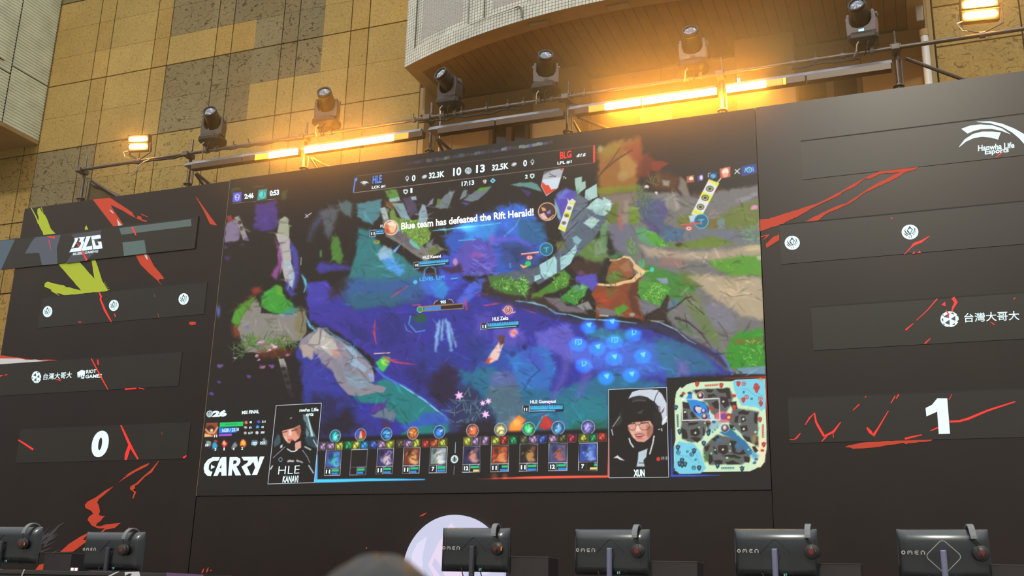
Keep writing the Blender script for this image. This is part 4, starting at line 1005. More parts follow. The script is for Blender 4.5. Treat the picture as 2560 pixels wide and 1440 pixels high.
# white graphics on the left desk front, small lit keys
a = Art(7.6185)
a.stroke([(54, 1440), (61, 1423)], 3, (190, 185, 180)); a.poly([(290, 1430), (300, 1428), (274, 1442), (266, 1442)], (215, 220, 230)); a.poly([(312, 1430), (348, 1429), (351, 1442), (325, 1442), (330, 1434), (322, 1434), (312, 1440)], (215, 220, 230)); a.poly([(416, 1431), (509, 1437), (509, 1446), (416, 1446)], (108, 84, 118))
a.split('front_graphic', M_PRINT, dl)
q = P(186, 1421, 7.75)
kd = empty('control_box', (q.x, 7.78, ZDK), 'tiny box with two lit white keys on the left desk edge', 'box')
MB().box(q.x - 0.05, q.x + 0.05, 7.75, 7.82, ZDK, ZDK + 0.035).build('case_body', M_CASE, kd)
for s in (-1, 1): MB().box(q.x + s * 0.022 - 0.016, q.x + s * 0.022 + 0.016, 7.747, 7.7499, ZDK + 0.006, ZDK + 0.030).build('lit_key', mat('lit_key', (0.8, 0.6, 0.6), 0.5, emit=(0.9, 0.62, 0.62), strength=0.9), kd)
# ================================================================ the big LED screen
scr = empty('led_screen', ((SX0 + SX1) / 2, D, SZ0), 'huge central LED screen showing a game broadcast of a blue river between rocks and bushes', 'screen')
M_CAB = noisy('screen_face', (0.026, 0.020, 0.018), 0.08, 1.5, 0.32, spec=0.40)
MB().box(SX0, SX1, D - 0.012, D + 0.1, SZ0, BZ1).build('cabinet', M_CAB, scr)
# the picture is laid out as a fine grid of lit pixels; each takes its colour from the shapes below
NU, NV = 900, 540
gx = np.linspace(SX0 + 0.004, SX1 - 0.004, NU); gz = np.linspace(SZ0 + 0.004, BZ1 - 0.004, NV)
GX, GZ = np.meshgrid(gx, gz)
YP = D - 0.0125
_v = np.stack([GX - CAM.x, np.full_like(GX, YP - CAM.y), GZ - CAM.z], -1)
_d = _v @ np.array(_fw)
QX = 1280 + F_PX * (_v @ np.array(_rt)) / _d; QY = 720 - F_PX * (_v @ np.array(_up)) / _d
CV = np.zeros((NV, NU, 3), np.float32)
rng = np.random.default_rng(7)
def smooth_noise(cell):
    a = rng.random((NV // cell + 3, NU // cell + 3)).astype(np.float32)
    yi = np.arange(NV) / cell; xi = np.arange(NU) / cell
    y0 = yi.astype(int); x0 = xi.astype(int); fy = (yi - y0)[:, None]; fx = (xi - x0)[None]
    fy = fy * fy * (3 - 2 * fy); fx = fx * fx * (3 - 2 * fx)
    return (a[y0][:, x0] * (1 - fy) * (1 - fx) + a[y0][:, x0 + 1] * (1 - fy) * fx + a[y0 + 1][:, x0] * fy * (1 - fx) + a[y0 + 1][:, x0 + 1] * fy * fx) - 0.5
NA = smooth_noise(6) + 0.5 * smooth_noise(3); NB = smooth_noise(6) + 0.5 * smooth_noise(3)
NC = smooth_noise(22); ND = smooth_noise(22); NE = smooth_noise(10)
_dx = gx[1] - gx[0]; _dz = gz[1] - gz[0]
def sub(x0, y0, x1, y1):
    c = [P(x, y, YP) for x in (x0, x1) for y in (y0, y1)]
    u0 = int((min(q.x for q in c) - gx[0]) / _dx) - 1; u1 = int((max(q.x for q in c) - gx[0]) / _dx) + 2
    v0 = int((min(q.z for q in c) - gz[0]) / _dz) - 1; v1 = int((max(q.z for q in c) - gz[0]) / _dz) + 2
    u0, u1, v0, v1 = max(u0, 0), min(u1, NU), max(v0, 0), min(v1, NV)
    return (slice(v0, v1), slice(u0, u1)) if u1 > u0 and v1 > v0 else None
def blend(S_, a, col, mode=0):
    c = np.array(col, np.float32) / 255
    A = a[..., None].astype(np.float32)
    if mode == 0: CV[S_] = CV[S_] * (1 - A) + c * A
    else: CV[S_] = np.minimum(CV[S_] + c * A, 1.0)
def pg(pts, col, soft=2.0, rough=0.0, a=1.0, mode=0, mot=0.0):
    pts = np.array(pts, float); pad = soft + rough + 2
    S_ = sub(pts[:, 0].min() - pad, pts[:, 1].min() - pad, pts[:, 0].max() + pad, pts[:, 1].max() + pad)
    if S_ is None: return
    x = QX[S_]; y = QY[S_]
    if rough: x = x + (NA[S_] + NC[S_]) * rough; y = y + (NB[S_] + ND[S_]) * rough
    ins = np.zeros(x.shape, bool); d = np.full(x.shape, 1e9)
    for (x0, y0), (x1, y1) in zip(pts, np.roll(pts, -1, 0)):
        if y0 != y1:
            cr = ((y0 > y) != (y1 > y)) & (x < (x1 - x0) * (y - y0) / (y1 - y0) + x0); ins ^= cr
        L = (x1 - x0) ** 2 + (y1 - y0) ** 2 + 1e-9
        t = np.clip(((x - x0) * (x1 - x0) + (y - y0) * (y1 - y0)) / L, 0, 1)
        d = np.minimum(d, (x - x0 - t * (x1 - x0)) ** 2 + (y - y0 - t * (y1 - y0)) ** 2)
    sd_ = np.sqrt(d) * np.where(ins, 1, -1)
    al = np.clip(0.5 + sd_ / (2 * soft), 0, 1); al = al * al * (3 - 2 * al) * a
    if mot: al = al * np.clip(1 - mot * (0.5 + NE[S_] + NA[S_]), 0, 1)
    blend(S_, al, col, mode)
def el(cx, cy, rx, ry, col, soft=1.5, a=1.0, mode=0, rot=0.0, rough=0.0):
    R_ = max(rx, ry) + soft + rough + 2; S_ = sub(cx - R_, cy - R_, cx + R_, cy + R_)
    if S_ is None: return
    x = QX[S_] - cx; y = QY[S_] - cy
    if rough: x = x + NA[S_] * rough; y = y + NB[S_] * rough
    c, s = cos(radians(rot)), sin(radians(rot)); x, y = x * c + y * s, -x * s + y * c
    k = np.sqrt((x / rx) ** 2 + (y / ry) ** 2); dd = (1 - k) * min(rx, ry)
    al = np.clip(0.5 + dd / (2 * soft), 0, 1); al = al * al * (3 - 2 * al) * a
    blend(S_, al, col, mode)
def glow(cx, cy, r, col, a=1.0, mode=1, ry=None):
    ry = ry or r; S_ = sub(cx - r, cy - ry, cx + r, cy + ry)
    if S_ is None: return
    k = ((QX[S_] - cx) / r) ** 2 + ((QY[S_] - cy) / ry) ** 2
    blend(S_, np.clip(1 - k, 0, 1) ** 2 * a, col, mode)
def ln(pts, w, col, soft=1.0, a=1.0, mode=0, rough=0.0):
    n = len(pts); ww = w if isinstance(w, (list, tuple)) else [w] * n
    xs_ = [p[0] for p in pts]; ys_ = [p[1] for p in pts]; pad = max(ww) + soft + rough + 2
    S_ = sub(min(xs_) - pad, min(ys_) - pad, max(xs_) + pad, max(ys_) + pad)
    if S_ is None: return
    x = QX[S_]; y = QY[S_]
    if rough: x = x + NA[S_] * rough; y = y + NB[S_] * rough
    al = np.zeros(x.shape)
    for i in range(n - 1):
        (x0, y0), (x1, y1) = pts[i], pts[i + 1]; L = (x1 - x0) ** 2 + (y1 - y0) ** 2 + 1e-9
        t = np.clip(((x - x0) * (x1 - x0) + (y - y0) * (y1 - y0)) / L, 0, 1)
        d = np.hypot(x - x0 - t * (x1 - x0), y - y0 - t * (y1 - y0)); h = (ww[i] + (ww[i + 1] - ww[i]) * t) / 2
        al = np.maximum(al, np.clip(0.5 + (h - d) / (2 * soft), 0, 1))
    blend(S_, al * a, col, mode)
def tuft(cx, cy, rx, ry, cols, n, seed, L=9, w=2.2, up=0.6):
    """leafy texture: many short strokes inside an oval"""
    rn = random.Random(seed)
    for _ in range(n):
        t = rn.uniform(0, 2 * pi); k = sqrt(rn.random()); x = cx + rx * k * cos(t); y = cy + ry * k * sin(t)
        a_ = rn.uniform(-pi, 0) if rn.random() < up else rn.uniform(0, 2 * pi)
        ln([(x, y), (x + L * cos(a_), y + L * sin(a_))], [w, 0.5], rn.choice(cols), 0.8, 0.9)
DK = (20, 13, 9)
VEIL = (14, 9, 6)
CV[:] = np.array(VEIL) / 255
# ---- the land: painted back to front
pg([(576, 478), (890, 434), (1490, 350), (1892, 300), (1930, 1210), (490, 1225)], DK, 2)
# dark north-west bank
pg([(637, 512), (690, 505), (700, 560), (675, 578), (635, 574)], (66, 44, 120), 7, 6)
pg([(566, 556), (590, 548), (600, 580), (596, 602), (562, 606)], (128, 112, 142), 3, 3); pg([(567, 540), (578, 538), (582, 552), (570, 556)], (150, 50, 40), 3)
pg([(586, 543), (598, 539), (617, 588), (622, 602), (608, 600)], (150, 145, 138), 1.5); 
for x, y in ((599, 556), (604, 571)): el(x, y, 5, 5, (40, 32, 34), 1)
for x, y, r in ((616, 598, 6), (606, 612, 4), (564, 618, 6), (568, 645, 7)): el(x, y, r, r * .8, (72, 52, 120), 3, .7)
pg([(700, 548), (712, 541), (722, 548), (724, 580), (722, 600), (712, 596), (702, 590), (694, 584)], (160, 165, 138), 2.5, 3)
pg([(688, 582), (712, 588), (724, 598), (728, 640), (728, 660), (735, 682), (728, 720), (712, 700), (704, 668), (694, 640), (700, 610)], (178, 172, 168), 2, 2)
pg([(708, 652), (726, 652), (736, 680), (722, 672), (712, 676)], (170, 182, 190), 1.5); pg([(715, 682), (742, 680), (740, 702), (732, 726), (726, 712), (724, 694)], (168, 186, 204), 1.5)
pg([(688, 590), (700, 620), (706, 650), (702, 672), (692, 700), (677, 688), (696, 660), (694, 625)], (132, 66, 132), 5, 3)
pg([(724, 600), (745, 630), (748, 680), (740, 720), (728, 735), (736, 690), (728, 640)], (66, 62, 150), 5, 3); pg([(718, 700), (730, 728), (742, 735), (728, 742), (712, 722)], (56, 60, 150), 5)
ln([(755, 688), (762, 700), (766, 716), (760, 730)], [3, 7, 6, 2], (96, 190, 214), 2.5); ln([(753, 644), (752, 662)], 2, (190, 175, 160), 1)
ln([(763, 544), (770, 538), (778, 533)], 2.4, (200, 195, 205), 1); ln([(764, 536), (770, 543)], 2.2, (190, 185, 200), 1)
ln([(773, 600), (782, 570), (796, 552), (806, 530)], [4, 12, 16, 10], (70, 78, 120), 9, .8); pg([(800, 530), (828, 516), (850, 520), (838, 560), (822, 600), (812, 580)], (84, 92, 100), 8, 5, .9)
pg([(842, 512), (866, 500), (885, 510), (878, 545), (862, 540)], (82, 110, 112), 6, 4, .9); pg([(830, 590), (846, 592), (858, 640), (850, 662), (830, 650), (826, 620)], (70, 122, 42), 5, 4); ln([(802, 628), (802, 640)], 6, (66, 120, 60), 2.5)
pg([(790, 672), (800, 655), (850, 662), (890, 668), (860, 676), (800, 682)], (66, 60, 178), 7, 4, .8)
# teal pool on the left of the cave
pg([(892, 508), (955, 498), (950, 540), (930, 560), (905, 552), (892, 540)], (70, 128, 138), 4, 3); pg([(895, 570), (925, 575), (935, 590), (955, 615), (1005, 640), (1060, 690), (1080, 720), (1000, 750), (880, 765), (866, 720), (878, 670), (890, 630)], (38, 118, 122), 6, 4)
pg([(862, 700), (900, 695), (960, 700), (1090, 690), (1140, 740), (1050, 770), (860, 775), (850, 740)], (46, 84, 152), 12, 8, .85); pg([(870, 740), (950, 730), (1010, 745), (960, 790), (880, 790)], (34, 96, 120), 10, 6, .8)
pg([(770, 705), (815, 700), (850, 742), (870, 775), (845, 800), (780, 790), (762, 750)], (62, 54, 164), 5, 4)
# the river
pg([(765, 780), (800, 770), (840, 745), (880, 775), (1040, 760), (1150, 690), (1215, 735), (1290, 755), (1380, 775), (1440, 800), (1600, 812), (1700, 850), (1790, 890), (1825, 935), (1668, 945), (1668, 975), (1520, 980), (1520, 1100), (800, 1100), (880, 990), (940, 930), (930, 890), (850, 830), (800, 815)], (44, 46, 150), 6, 5)
pg([(775, 760), (870, 770), (930, 800), (940, 840), (950, 900), (900, 870), (820, 815), (775, 800)], (54, 46, 150), 8, 5); pg([(940, 780), (1040, 790), (1060, 880), (1040, 960), (980, 940), (950, 890)], (48, 44, 140), 10, 6)
pg([(1030, 880), (1110, 860), (1160, 880), (1150, 960), (1110, 1040), (1040, 990)], (40, 50, 140), 10, 6); pg([(1060, 960), (1110, 900), (1150, 930), (1140, 1000), (1100, 1020)], (44, 26, 60), 14, 10, .8)
for q, c, s in (([(1190, 880), (1260, 850), (1330, 880), (1330, 960), (1240, 980), (1190, 940)], (38, 84, 170), 14), ([(1270, 890), (1370, 860), (1390, 930), (1370, 980), (1290, 970)], (42, 122, 200), 10), ([(1340, 830), (1420, 810), (1450, 850), (1500, 880), (1480, 920), (1400, 890), (1335, 860)], (104, 98, 206), 10), ([(1500, 840), (1640, 850), (1700, 880), (1680, 930), (1560, 950), (1480, 900)], (60, 118, 214), 14), ([(1460, 815), (1600, 830), (1560, 850), (1470, 850)], (40, 130, 150), 9),
                ([(1640, 840), (1720, 850), (1770, 890), (1800, 930), (1670, 940), (1640, 890)], (36, 110, 140), 9), ([(1690, 900), (1720, 910), (1725, 935), (1695, 935)], (110, 96, 170), 8), ([(1150, 930), (1230, 920), (1290, 960), (1380, 980), (1520, 930), (1660, 960), (1664, 980), (1520, 985), (1520, 1085), (1150, 1085)], (24, 118, 138), 12), ([(1220, 935), (1280, 930), (1300, 970), (1230, 968)], (96, 100, 160), 9), ([(1222, 965), (1290, 960), (1330, 1060), (1250, 1080), (1215, 1010)], (82, 104, 118), 10),
                ([(1240, 820), (1290, 800), (1320, 850), (1280, 870), (1235, 860)], (92, 80, 190), 9), ([(1190, 790), (1230, 780), (1220, 850), (1180, 860)], (86, 70, 180), 10), ([(1300, 870), (1350, 880), (1360, 930), (1310, 900)], (60, 80, 190), 10), ([(1420, 850), (1560, 860), (1600, 900), (1500, 930), (1430, 900)], (70, 104, 220), 14)): pg(q, c, s, 8, .8)
for pts in ([(1420, 890), (1410, 940), (1380, 1000), (1340, 1050)], [(1470, 930), (1450, 980), (1440, 1010), (1410, 1060), (1390, 1085)]): ln(pts, [24, 18, 16, 14, 10][:len(pts)], (104, 92, 186), 7, .55)
pg([(1390, 1000), (1520, 985), (1520, 1085), (1420, 1085)], (20, 124, 134), 14, 6, .8); pg([(1300, 1040), (1350, 1030), (1360, 1085), (1300, 1085)], (20, 96, 120), 12, 6, .7); pg([(1430, 1060), (1520, 1050), (1520, 1090), (1430, 1090)], (20, 90, 60), 12, 4, .7)
el(1312, 868, 7, 6, (30, 30, 100), 2); el(1282, 885, 8, 7, (34, 50, 120), 3, .8); ln([(1330, 905), (1350, 925), (1326, 945), (1310, 975)], 3, (24, 60, 120), 2, .8)
# lower-left slope
pg([(745, 860), (775, 870), (840, 900), (860, 960), (880, 1010), (820, 1040), (780, 1050), (745, 960), (735, 930)], (44, 50, 150), 8, 6); pg([(760, 1000), (860, 980), (900, 1040), (960, 1090), (800, 1095)], (40, 44, 120), 14, 10, .8)
pg([(800, 1060), (870, 1020), (900, 1060), (860, 1090), (810, 1090)], (24, 16, 22), 14, 8, .8)
pg([(876, 985), (960, 948), (1010, 966), (1060, 1000), (1110, 1044), (1136, 1070), (1100, 1096), (985, 1096), (1020, 1075), (990, 1050), (960, 1010), (900, 1006)], (22, 122, 124), 4, 3); pg([(1000, 1066), (1040, 1050), (1060, 1030), (1120, 1042), (1128, 1060), (1060, 1062), (1020, 1078)], (52, 84, 196), 5, 3, .85)
pg([(926, 1030), (935, 1012), (960, 1008), (972, 996), (960, 1020), (930, 1036)], (86, 44, 140), 4, 3); pg([(928, 1040), (965, 1018), (984, 1024), (990, 1040), (984, 1056), (966, 1046), (945, 1046)], (98, 118, 134), 3, 3); pg([(955, 1046), (980, 1058), (980, 1068), (955, 1068)], (66, 40, 80), 6, 3)
ln([(938, 920), (960, 941), (985, 955), (1010, 966), (1040, 985), (1062, 1001), (1090, 1024), (1112, 1040), (1130, 1064), (1150, 1080), (1165, 1090)], [3, 5, 4, 5, 5, 6, 4, 5, 9, 6, 3], (74, 128, 224), 2.4, .9); ln([(1000, 962), (1022, 976), (1062, 1001), (1092, 1026), (1106, 1036)], [1, 2.4, 2, 2.6, 1], (150, 220, 236), 1)
# pale crag at the lower left
pg([(745, 868), (752, 850), (770, 836), (786, 826), (798, 818), (810, 822), (822, 834), (850, 850), (880, 868), (905, 890), (930, 915), (936, 945), (930, 960), (965, 968), (958, 982), (930, 984), (900, 990), (870, 988), (846, 960), (830, 930), (812, 916), (800, 900), (794, 884), (786, 892), (778, 900), (762, 890)], (140, 134, 146), 2.5, 2)
pg([(770, 862), (782, 840), (798, 820), (800, 850), (792, 872), (776, 858)], (178, 172, 160), 2.5, 2); pg([(800, 860), (806, 824), (820, 836), (840, 856), (846, 880), (830, 890), (812, 876)], (186, 180, 172), 2.5, 2); pg([(752, 862), (770, 862), (790, 874), (784, 900), (770, 890), (758, 895)], (176, 158, 150), 3, 2)
pg([(826, 876), (846, 872), (852, 890), (838, 894)], (192, 150, 144), 4, 2); pg([(858, 862), (884, 872), (892, 892), (878, 885)], (148, 176, 196), 2, 1); pg([(866, 900), (888, 895), (920, 922), (912, 930), (880, 915)], (150, 176, 200), 2, 1); pg([(920, 934), (932, 930), (936, 954), (926, 952)], (150, 170, 206), 2)
pg([(830, 895), (860, 905), (884, 920), (900, 950), (930, 955), (925, 966), (880, 968), (845, 940)], (128, 128, 142), 3, 3); pg([(860, 930), (900, 940), (930, 962), (900, 975), (870, 960)], (130, 160, 180), 5, 3, .7)
pg([(785, 878), (800, 905), (830, 925), (840, 955), (828, 968), (790, 990), (755, 960), (748, 905), (768, 910), (782, 905)], (50, 52, 150), 5, 3); ln([(803, 822), (800, 846), (796, 862), (772, 862)], 1.6, (100, 98, 110), 1); ln([(862, 868), (882, 892), (876, 908)], 1.6, (80, 96, 130), 1); ln([(866, 902), (896, 893), (914, 898)], 1.4, (70, 86, 120), 1)
ln([(812, 820), (835, 838), (870, 858), (900, 884), (925, 908)], [2, 5, 4, 3, 2], (90, 170, 226), 2.5, .8); ln([(763, 790), (775, 815), (790, 828)], [3, 7, 3], (90, 176, 220), 2)
# round mound and reeds at the left edge
pg([(585, 800), (598, 770), (622, 745), (638, 735), (618, 790), (604, 840), (590, 845), (578, 830)], (146, 60, 28), 9, 4, .8); el(641, 726, 12, 8, (170, 50, 30), 6, .8)
pg([(604, 860), (596, 820), (610, 785), (630, 752), (640, 748), (652, 765), (654, 782), (680, 785), (730, 785), (760, 770), (766, 800), (768, 828), (755, 850), (700, 872), (650, 885), (615, 880)], (134, 130, 122), 3, 3)
pg([(580, 800), (590, 772), (616, 752), (638, 742), (628, 756), (612, 780), (600, 812), (588, 818)], (76, 150, 38), 5, 3); pg([(652, 742), (668, 726), (688, 712), (704, 716), (708, 735), (716, 748), (735, 762), (732, 782), (700, 786), (672, 778), (654, 766)], (58, 150, 46), 4, 3); pg([(690, 712), (706, 720), (704, 740), (692, 735)], (92, 160, 40), 4); pg([(725, 768), (745, 770), (740, 784), (700, 786)], (54, 140, 120), 5)
pg([(740, 772), (764, 772), (768, 830), (748, 850), (735, 820)], (126, 118, 84), 4, 4, .8); ln([(752, 768), (758, 800), (752, 828)], 2, (50, 44, 30), 1.5, .8); ln([(700, 786), (716, 790), (735, 787)], 3, (110, 120, 200), 2, .7); el(618, 818, 4, 4, (110, 96, 190), 2, .7)
tuft(640, 858, 36, 16, [(70, 120, 40), (90, 140, 50), (40, 100, 60), (120, 120, 60)], 60, 1, 22, 3); tuft(706, 862, 40, 14, [(74, 110, 40), (110, 120, 50), (60, 100, 50)], 50, 2, 20, 3); tuft(600, 880, 20, 16, [(70, 110, 44), (90, 110, 70)], 22, 3, 18, 2.5)
pg([(640, 880), (700, 868), (735, 876), (720, 895), (660, 905)], (120, 48, 14), 9, 6, .6)
pg([(590, 905), (740, 890), (760, 985), (720, 1000), (590, 960)], DK, 9, 6, .9)
for x, y, w_, c in ((652, 856, 10, (236, 170, 220)), (682, 862, 7, (240, 200, 226)), (688, 868, 7, (240, 190, 220)), (674, 876, 6, (230, 190, 220)), (642, 890, 7, (224, 150, 190)), (646, 900, 6, (220, 150, 186)), (720, 888, 7, (176, 110, 170)), (680, 915, 8, (140, 80, 160)), (656, 918, 8, (170, 110, 150)), (588, 893, 6, (170, 150, 170)), (550, 915, 9, (112, 84, 150)), (622, 940, 8, (104, 64, 150)), (547, 956, 6, (90, 60, 150)), (528, 985, 8, (98, 66, 160))):
    el(x, y, w_ * .8, w_ * .5, c, 2, .9, rough=5)
pg([(696, 898), (710, 896), (717, 915), (727, 960), (730, 975), (715, 970), (706, 935)], (150, 146, 140), 1.4, 1); 
for x, y in ((709, 922), (714, 940), (720, 957)): el(x, y, 6, 5, (40, 34, 40), 1.2)
ln([(722, 975), (730, 988)], 9, (60, 60, 150), 4); el(546, 778, 5, 14, (90, 110, 200), 4, .8)
# cave behind the message, blue light
pg([(960, 520), (1100, 470), (1260, 470), (1340, 500), (1400, 540), (1390, 620), (1330, 690), (1240, 700), (1150, 640), (1080, 600)], (26, 17, 14), 8, 4)
pg([(1110, 600), (1140, 565), (1200, 535), (1270, 520), (1330, 540), (1365, 590), (1360, 640), (1300, 690), (1240, 690), (1200, 640), (1130, 640)], (40, 86, 186), 9, 6); pg([(1150, 560), (1220, 545), (1250, 560), (1230, 600), (1170, 600)], (48, 140, 226), 10, 6); pg([(1240, 520), (1310, 510), (1350, 560), (1300, 600), (1250, 570)], (50, 110, 216), 10, 6, .9)
pg([(1290, 540), (1360, 560), (1365, 610), (1300, 600)], (30, 96, 140), 9, 6, .9); pg([(1250, 600), (1340, 610), (1350, 660), (1290, 680), (1250, 650)], (44, 70, 140), 9, 5, .9); pg([(1270, 620), (1300, 610), (1330, 640), (1290, 660)], (30, 56, 110), 7, 4)
ln([(1240, 600), (1290, 596), (1320, 610), (1330, 618)], [14, 8, 6, 3], (106, 90, 220), 5, .8); ln([(1262, 590), (1290, 565), (1300, 545)], [4, 3, 1], (110, 170, 240), 2.5, .8); ln([(1228, 608), (1230, 590)], 12, (150, 90, 190), 5, .7); pg([(1100, 640), (1150, 630), (1160, 700), (1120, 740), (1090, 700)], (56, 76, 196), 9, 6)
ln([(1082, 577), (1110, 574), (1160, 568), (1220, 562), (1252, 557)], [1.5, 2.6, 3, 2.6, 1], (110, 214, 244), 1.4); glow(1165, 570, 40, (60, 120, 160), .6, ry=14)
for q, c in (([(1045, 510), (1085, 520), (1100, 500), (1125, 478), (1140, 475), (1120, 520), (1100, 522)], (110, 122, 124)), ([(1148, 500), (1160, 474), (1168, 474), (1165, 492)], (116, 126, 130)), ([(1158, 500), (1185, 478), (1230, 467), (1218, 482), (1195, 500), (1175, 504)], (104, 116, 126)), ([(1185, 478), (1200, 470), (1230, 466), (1216, 476)], (86, 146, 50)), ([(1066, 516), (1084, 494), (1082, 510)], (140, 130, 150)), ([(1090, 512), (1094, 496), (1102, 496), (1098, 512)], (92, 120, 40)), ([(1275, 462), (1300, 456), (1330, 455), (1345, 460), (1356, 478), (1330, 472), (1310, 466)], (92, 140, 134)), ([(1300, 470), (1330, 480), (1320, 492)], (50, 40, 100)), ([(1150, 505), (1175, 508), (1165, 516)], (70, 60, 130))): pg(q, c, 2, 2)
# mossy crag left of the message
pg([(950, 522), (960, 517), (974, 522), (966, 540), (985, 560), (1010, 580), (1040, 600), (1062, 620), (1090, 610), (1108, 622), (1085, 640), (1068, 655), (1040, 640), (1000, 610), (965, 590)], (120, 116, 112), 2.5, 2); pg([(950, 520), (962, 518), (970, 540), (972, 556), (958, 548)], (168, 182, 178), 1.8, 1); pg([(975, 560), (1000, 572), (1022, 600), (1040, 625), (1020, 620), (985, 590)], (104, 96, 102), 3, 2)
pg([(964, 502), (984, 502), (998, 500), (998, 518), (978, 522), (966, 515)], (110, 70, 30), 4, 3); pg([(962, 476), (992, 472), (1000, 494), (975, 500)], (86, 140, 56), 3, 2); pg([(972, 498), (998, 492), (1002, 502), (976, 505)], (150, 190, 186), 2, 1); pg([(980, 508), (1008, 508), (1022, 540), (1030, 552), (1006, 552), (992, 525)], (128, 158, 166), 2, 1.5); pg([(1008, 496), (1024, 492), (1040, 510), (1042, 530), (1025, 545), (1016, 520)], (76, 62, 92), 4, 3); pg([(1026, 492), (1040, 490), (1042, 500), (1030, 500)], (150, 170, 176), 2)
pg([(972, 530), (985, 522), (992, 545), (1020, 552), (1050, 548), (1060, 560), (1078, 580), (1076, 600), (1055, 618), (1040, 605), (1020, 590), (1006, 578), (990, 560), (976, 555)], (110, 142, 56), 3, 3); tuft(1030, 565, 44, 20, [(140, 176, 70), (160, 190, 90), (100, 130, 46), (80, 110, 40)], 90, 5, 7, 2.4); tuft(1052, 600, 22, 14, [(140, 176, 70), (110, 140, 50)], 34, 6, 6, 2.4)
pg([(1046, 556), (1048, 530), (1056, 510), (1064, 515), (1070, 545), (1064, 565), (1050, 566)], (140, 164, 172), 2, 1); ln([(1054, 530), (1062, 528)], 1.5, (60, 70, 80), 1); pg([(1022, 594), (1045, 612), (1052, 625), (1035, 618), (1024, 608)], (104, 186, 170), 2, 1); pg([(1062, 615), (1085, 595), (1078, 620)], (120, 124, 126), 2); pg([(1070, 628), (1095, 612), (1098, 626), (1080, 640)], (96, 120, 50), 4, 3)
# a rounded purple boulder in the water, and small pale lights
pg([(1128, 660), (1150, 622), (1160, 604), (1190, 594), (1222, 606), (1240, 635), (1243, 660), (1228, 686), (1195, 692), (1160, 690)], (84, 76, 178), 3, 5)
for k in range(26):
    rn = random.Random(k); x = 1165 + rn.random() * 66; y = 604 + rn.random() * 80
    ln([(x, y), (x + 12, y + 4 + rn.random() * 4), (x + 22, y + 2)], [2, 4, 1], rn.choice([(106, 104, 214), (60, 50, 130), (124, 130, 230)]), 1.6, .8)
pg([(1100, 664), (1130, 668), (1150, 660), (1160, 680), (1130, 684), (1108, 674)], (58, 32, 74), 4, 3); el(1192, 638, 16, 9, (150, 80, 170), 7, .7, rough=6); el(1138, 655, 6, 9, (220, 150, 190), 3, .8)
pg([(1130, 770), (1165, 725), (1185, 700), (1215, 695), (1205, 725), (1180, 745), (1150, 775)], (72, 102, 220), 5, 4, .9); pg([(1076, 705), (1092, 690), (1105, 700), (1122, 720), (1110, 750), (1090, 745)], (40, 160, 230), 5, 4, .7)
pg([(1058, 680), (1090, 690), (1090, 740), (1065, 735), (1050, 710)], (60, 110, 230), 8, 4, .7); ln([(1060, 692), (1062, 674), (1074, 664), (1088, 672), (1090, 690)], 3, (110, 180, 240), 2, .8); ln([(1066, 685), (1088, 684)], 4, (110, 60, 50), 1.5, .8); el(1038, 705, 5.5, 5.5, (70, 190, 230), 1.2)
pg([(946, 640), (962, 630), (985, 650), (1012, 680), (1000, 690), (970, 672)], (76, 150, 232), 5, 4, .9); pg([(940, 636), (960, 612), (975, 620), (985, 645), (950, 650)], (180, 206, 226), 4, 5, .7); ln([(986, 628), (1000, 612)], [8, 2], (110, 170, 230), 2)
for x0_, y0_, x1_, y1_, w_ in ((1098, 802, 1088, 878, 9), (1108, 800, 1104, 850, 7), (1116, 800, 1128, 876, 10), (1122, 806, 1140, 866, 6)):
    ln([(x0_, y0_), ((x0_ + x1_) / 2, (y0_ + y1_) / 2), (x1_, y1_)], [w_ * .6, w_, w_ * .5], (146, 204, 242), 3.5, .85, 0, 4)
el(1046, 804, 24, 20, (30, 60, 130), 3, .8); ln([(1026, 790), (1022, 810), (1040, 830), (1062, 826)], 3, (80, 150, 230), 1.4, .9); el(1050, 795, 16, 10, (30, 90, 50), 3, .9); pg([(1010, 806), (1018, 825), (1030, 832), (1016, 826)], (90, 160, 240), 2)
pg([(1250, 850), (1258, 860), (1252, 880), (1246, 898), (1226, 908), (1214, 905), (1222, 890)], (240, 200, 190), 3, 3); pg([(1214, 898), (1228, 895), (1222, 910), (1212, 906)], (226, 70, 50), 3); pg([(1244, 840), (1262, 838), (1262, 862), (1248, 862)], (90, 60, 60), 3, 3); glow(1284, 832, 16, (220, 110, 60), 1); el(1284, 832, 6, 6, (240, 150, 90), 3)
pg([(940, 905), (958, 888), (976, 895), (972, 915), (958, 932), (945, 922)], (60, 190, 90), 3, 4); el(962, 906, 9, 8, (170, 210, 70), 3, .8); ln([(936, 884), (974, 882)], 2.4, (230, 200, 180), .8)
el(942, 605, 8, 5, (120, 190, 70), 2, .9); el(941, 604, 4, 3, (170, 80, 60), 1.5)
pg([(1350, 1050), (1362, 1036), (1376, 1048), (1382, 1066), (1362, 1076), (1348, 1066)], (196, 50, 46), 3, 3); ln([(1340, 1072), (1356, 1042), (1372, 1036)], 3, (90, 170, 200), 1.5); pg([(1272, 1082), (1276, 1060), (1290, 1046), (1298, 1040), (1312, 1050), (1304, 1072), (1296, 1085)], (250, 120, 40), 4, 5); glow(1290, 1062, 30, (160, 60, 20), .8); el(1292, 1056, 9, 8, (255, 190, 90), 3)
for pts, w_ in (([(978, 744), (995, 730), (1018, 716)], [2, 4, 2]), ([(938, 800), (935, 830), (940, 860)], [2, 5, 2]), ([(960, 892), (985, 905), (1044, 912)], [4, 5, 1]), ([(1196, 738), (1220, 736)], 4), ([(1032, 763), (1052, 762)], 2.5), ([(1210, 764), (1260, 756), (1290, 762)], [3, 4, 1]), ([(1290, 766), (1330, 780), (1340, 784)], [1, 3, 1]), ([(1162, 752), (1168, 775)], 4)): ln(pts, w_, (220, 60, 96), 1.6, .9)
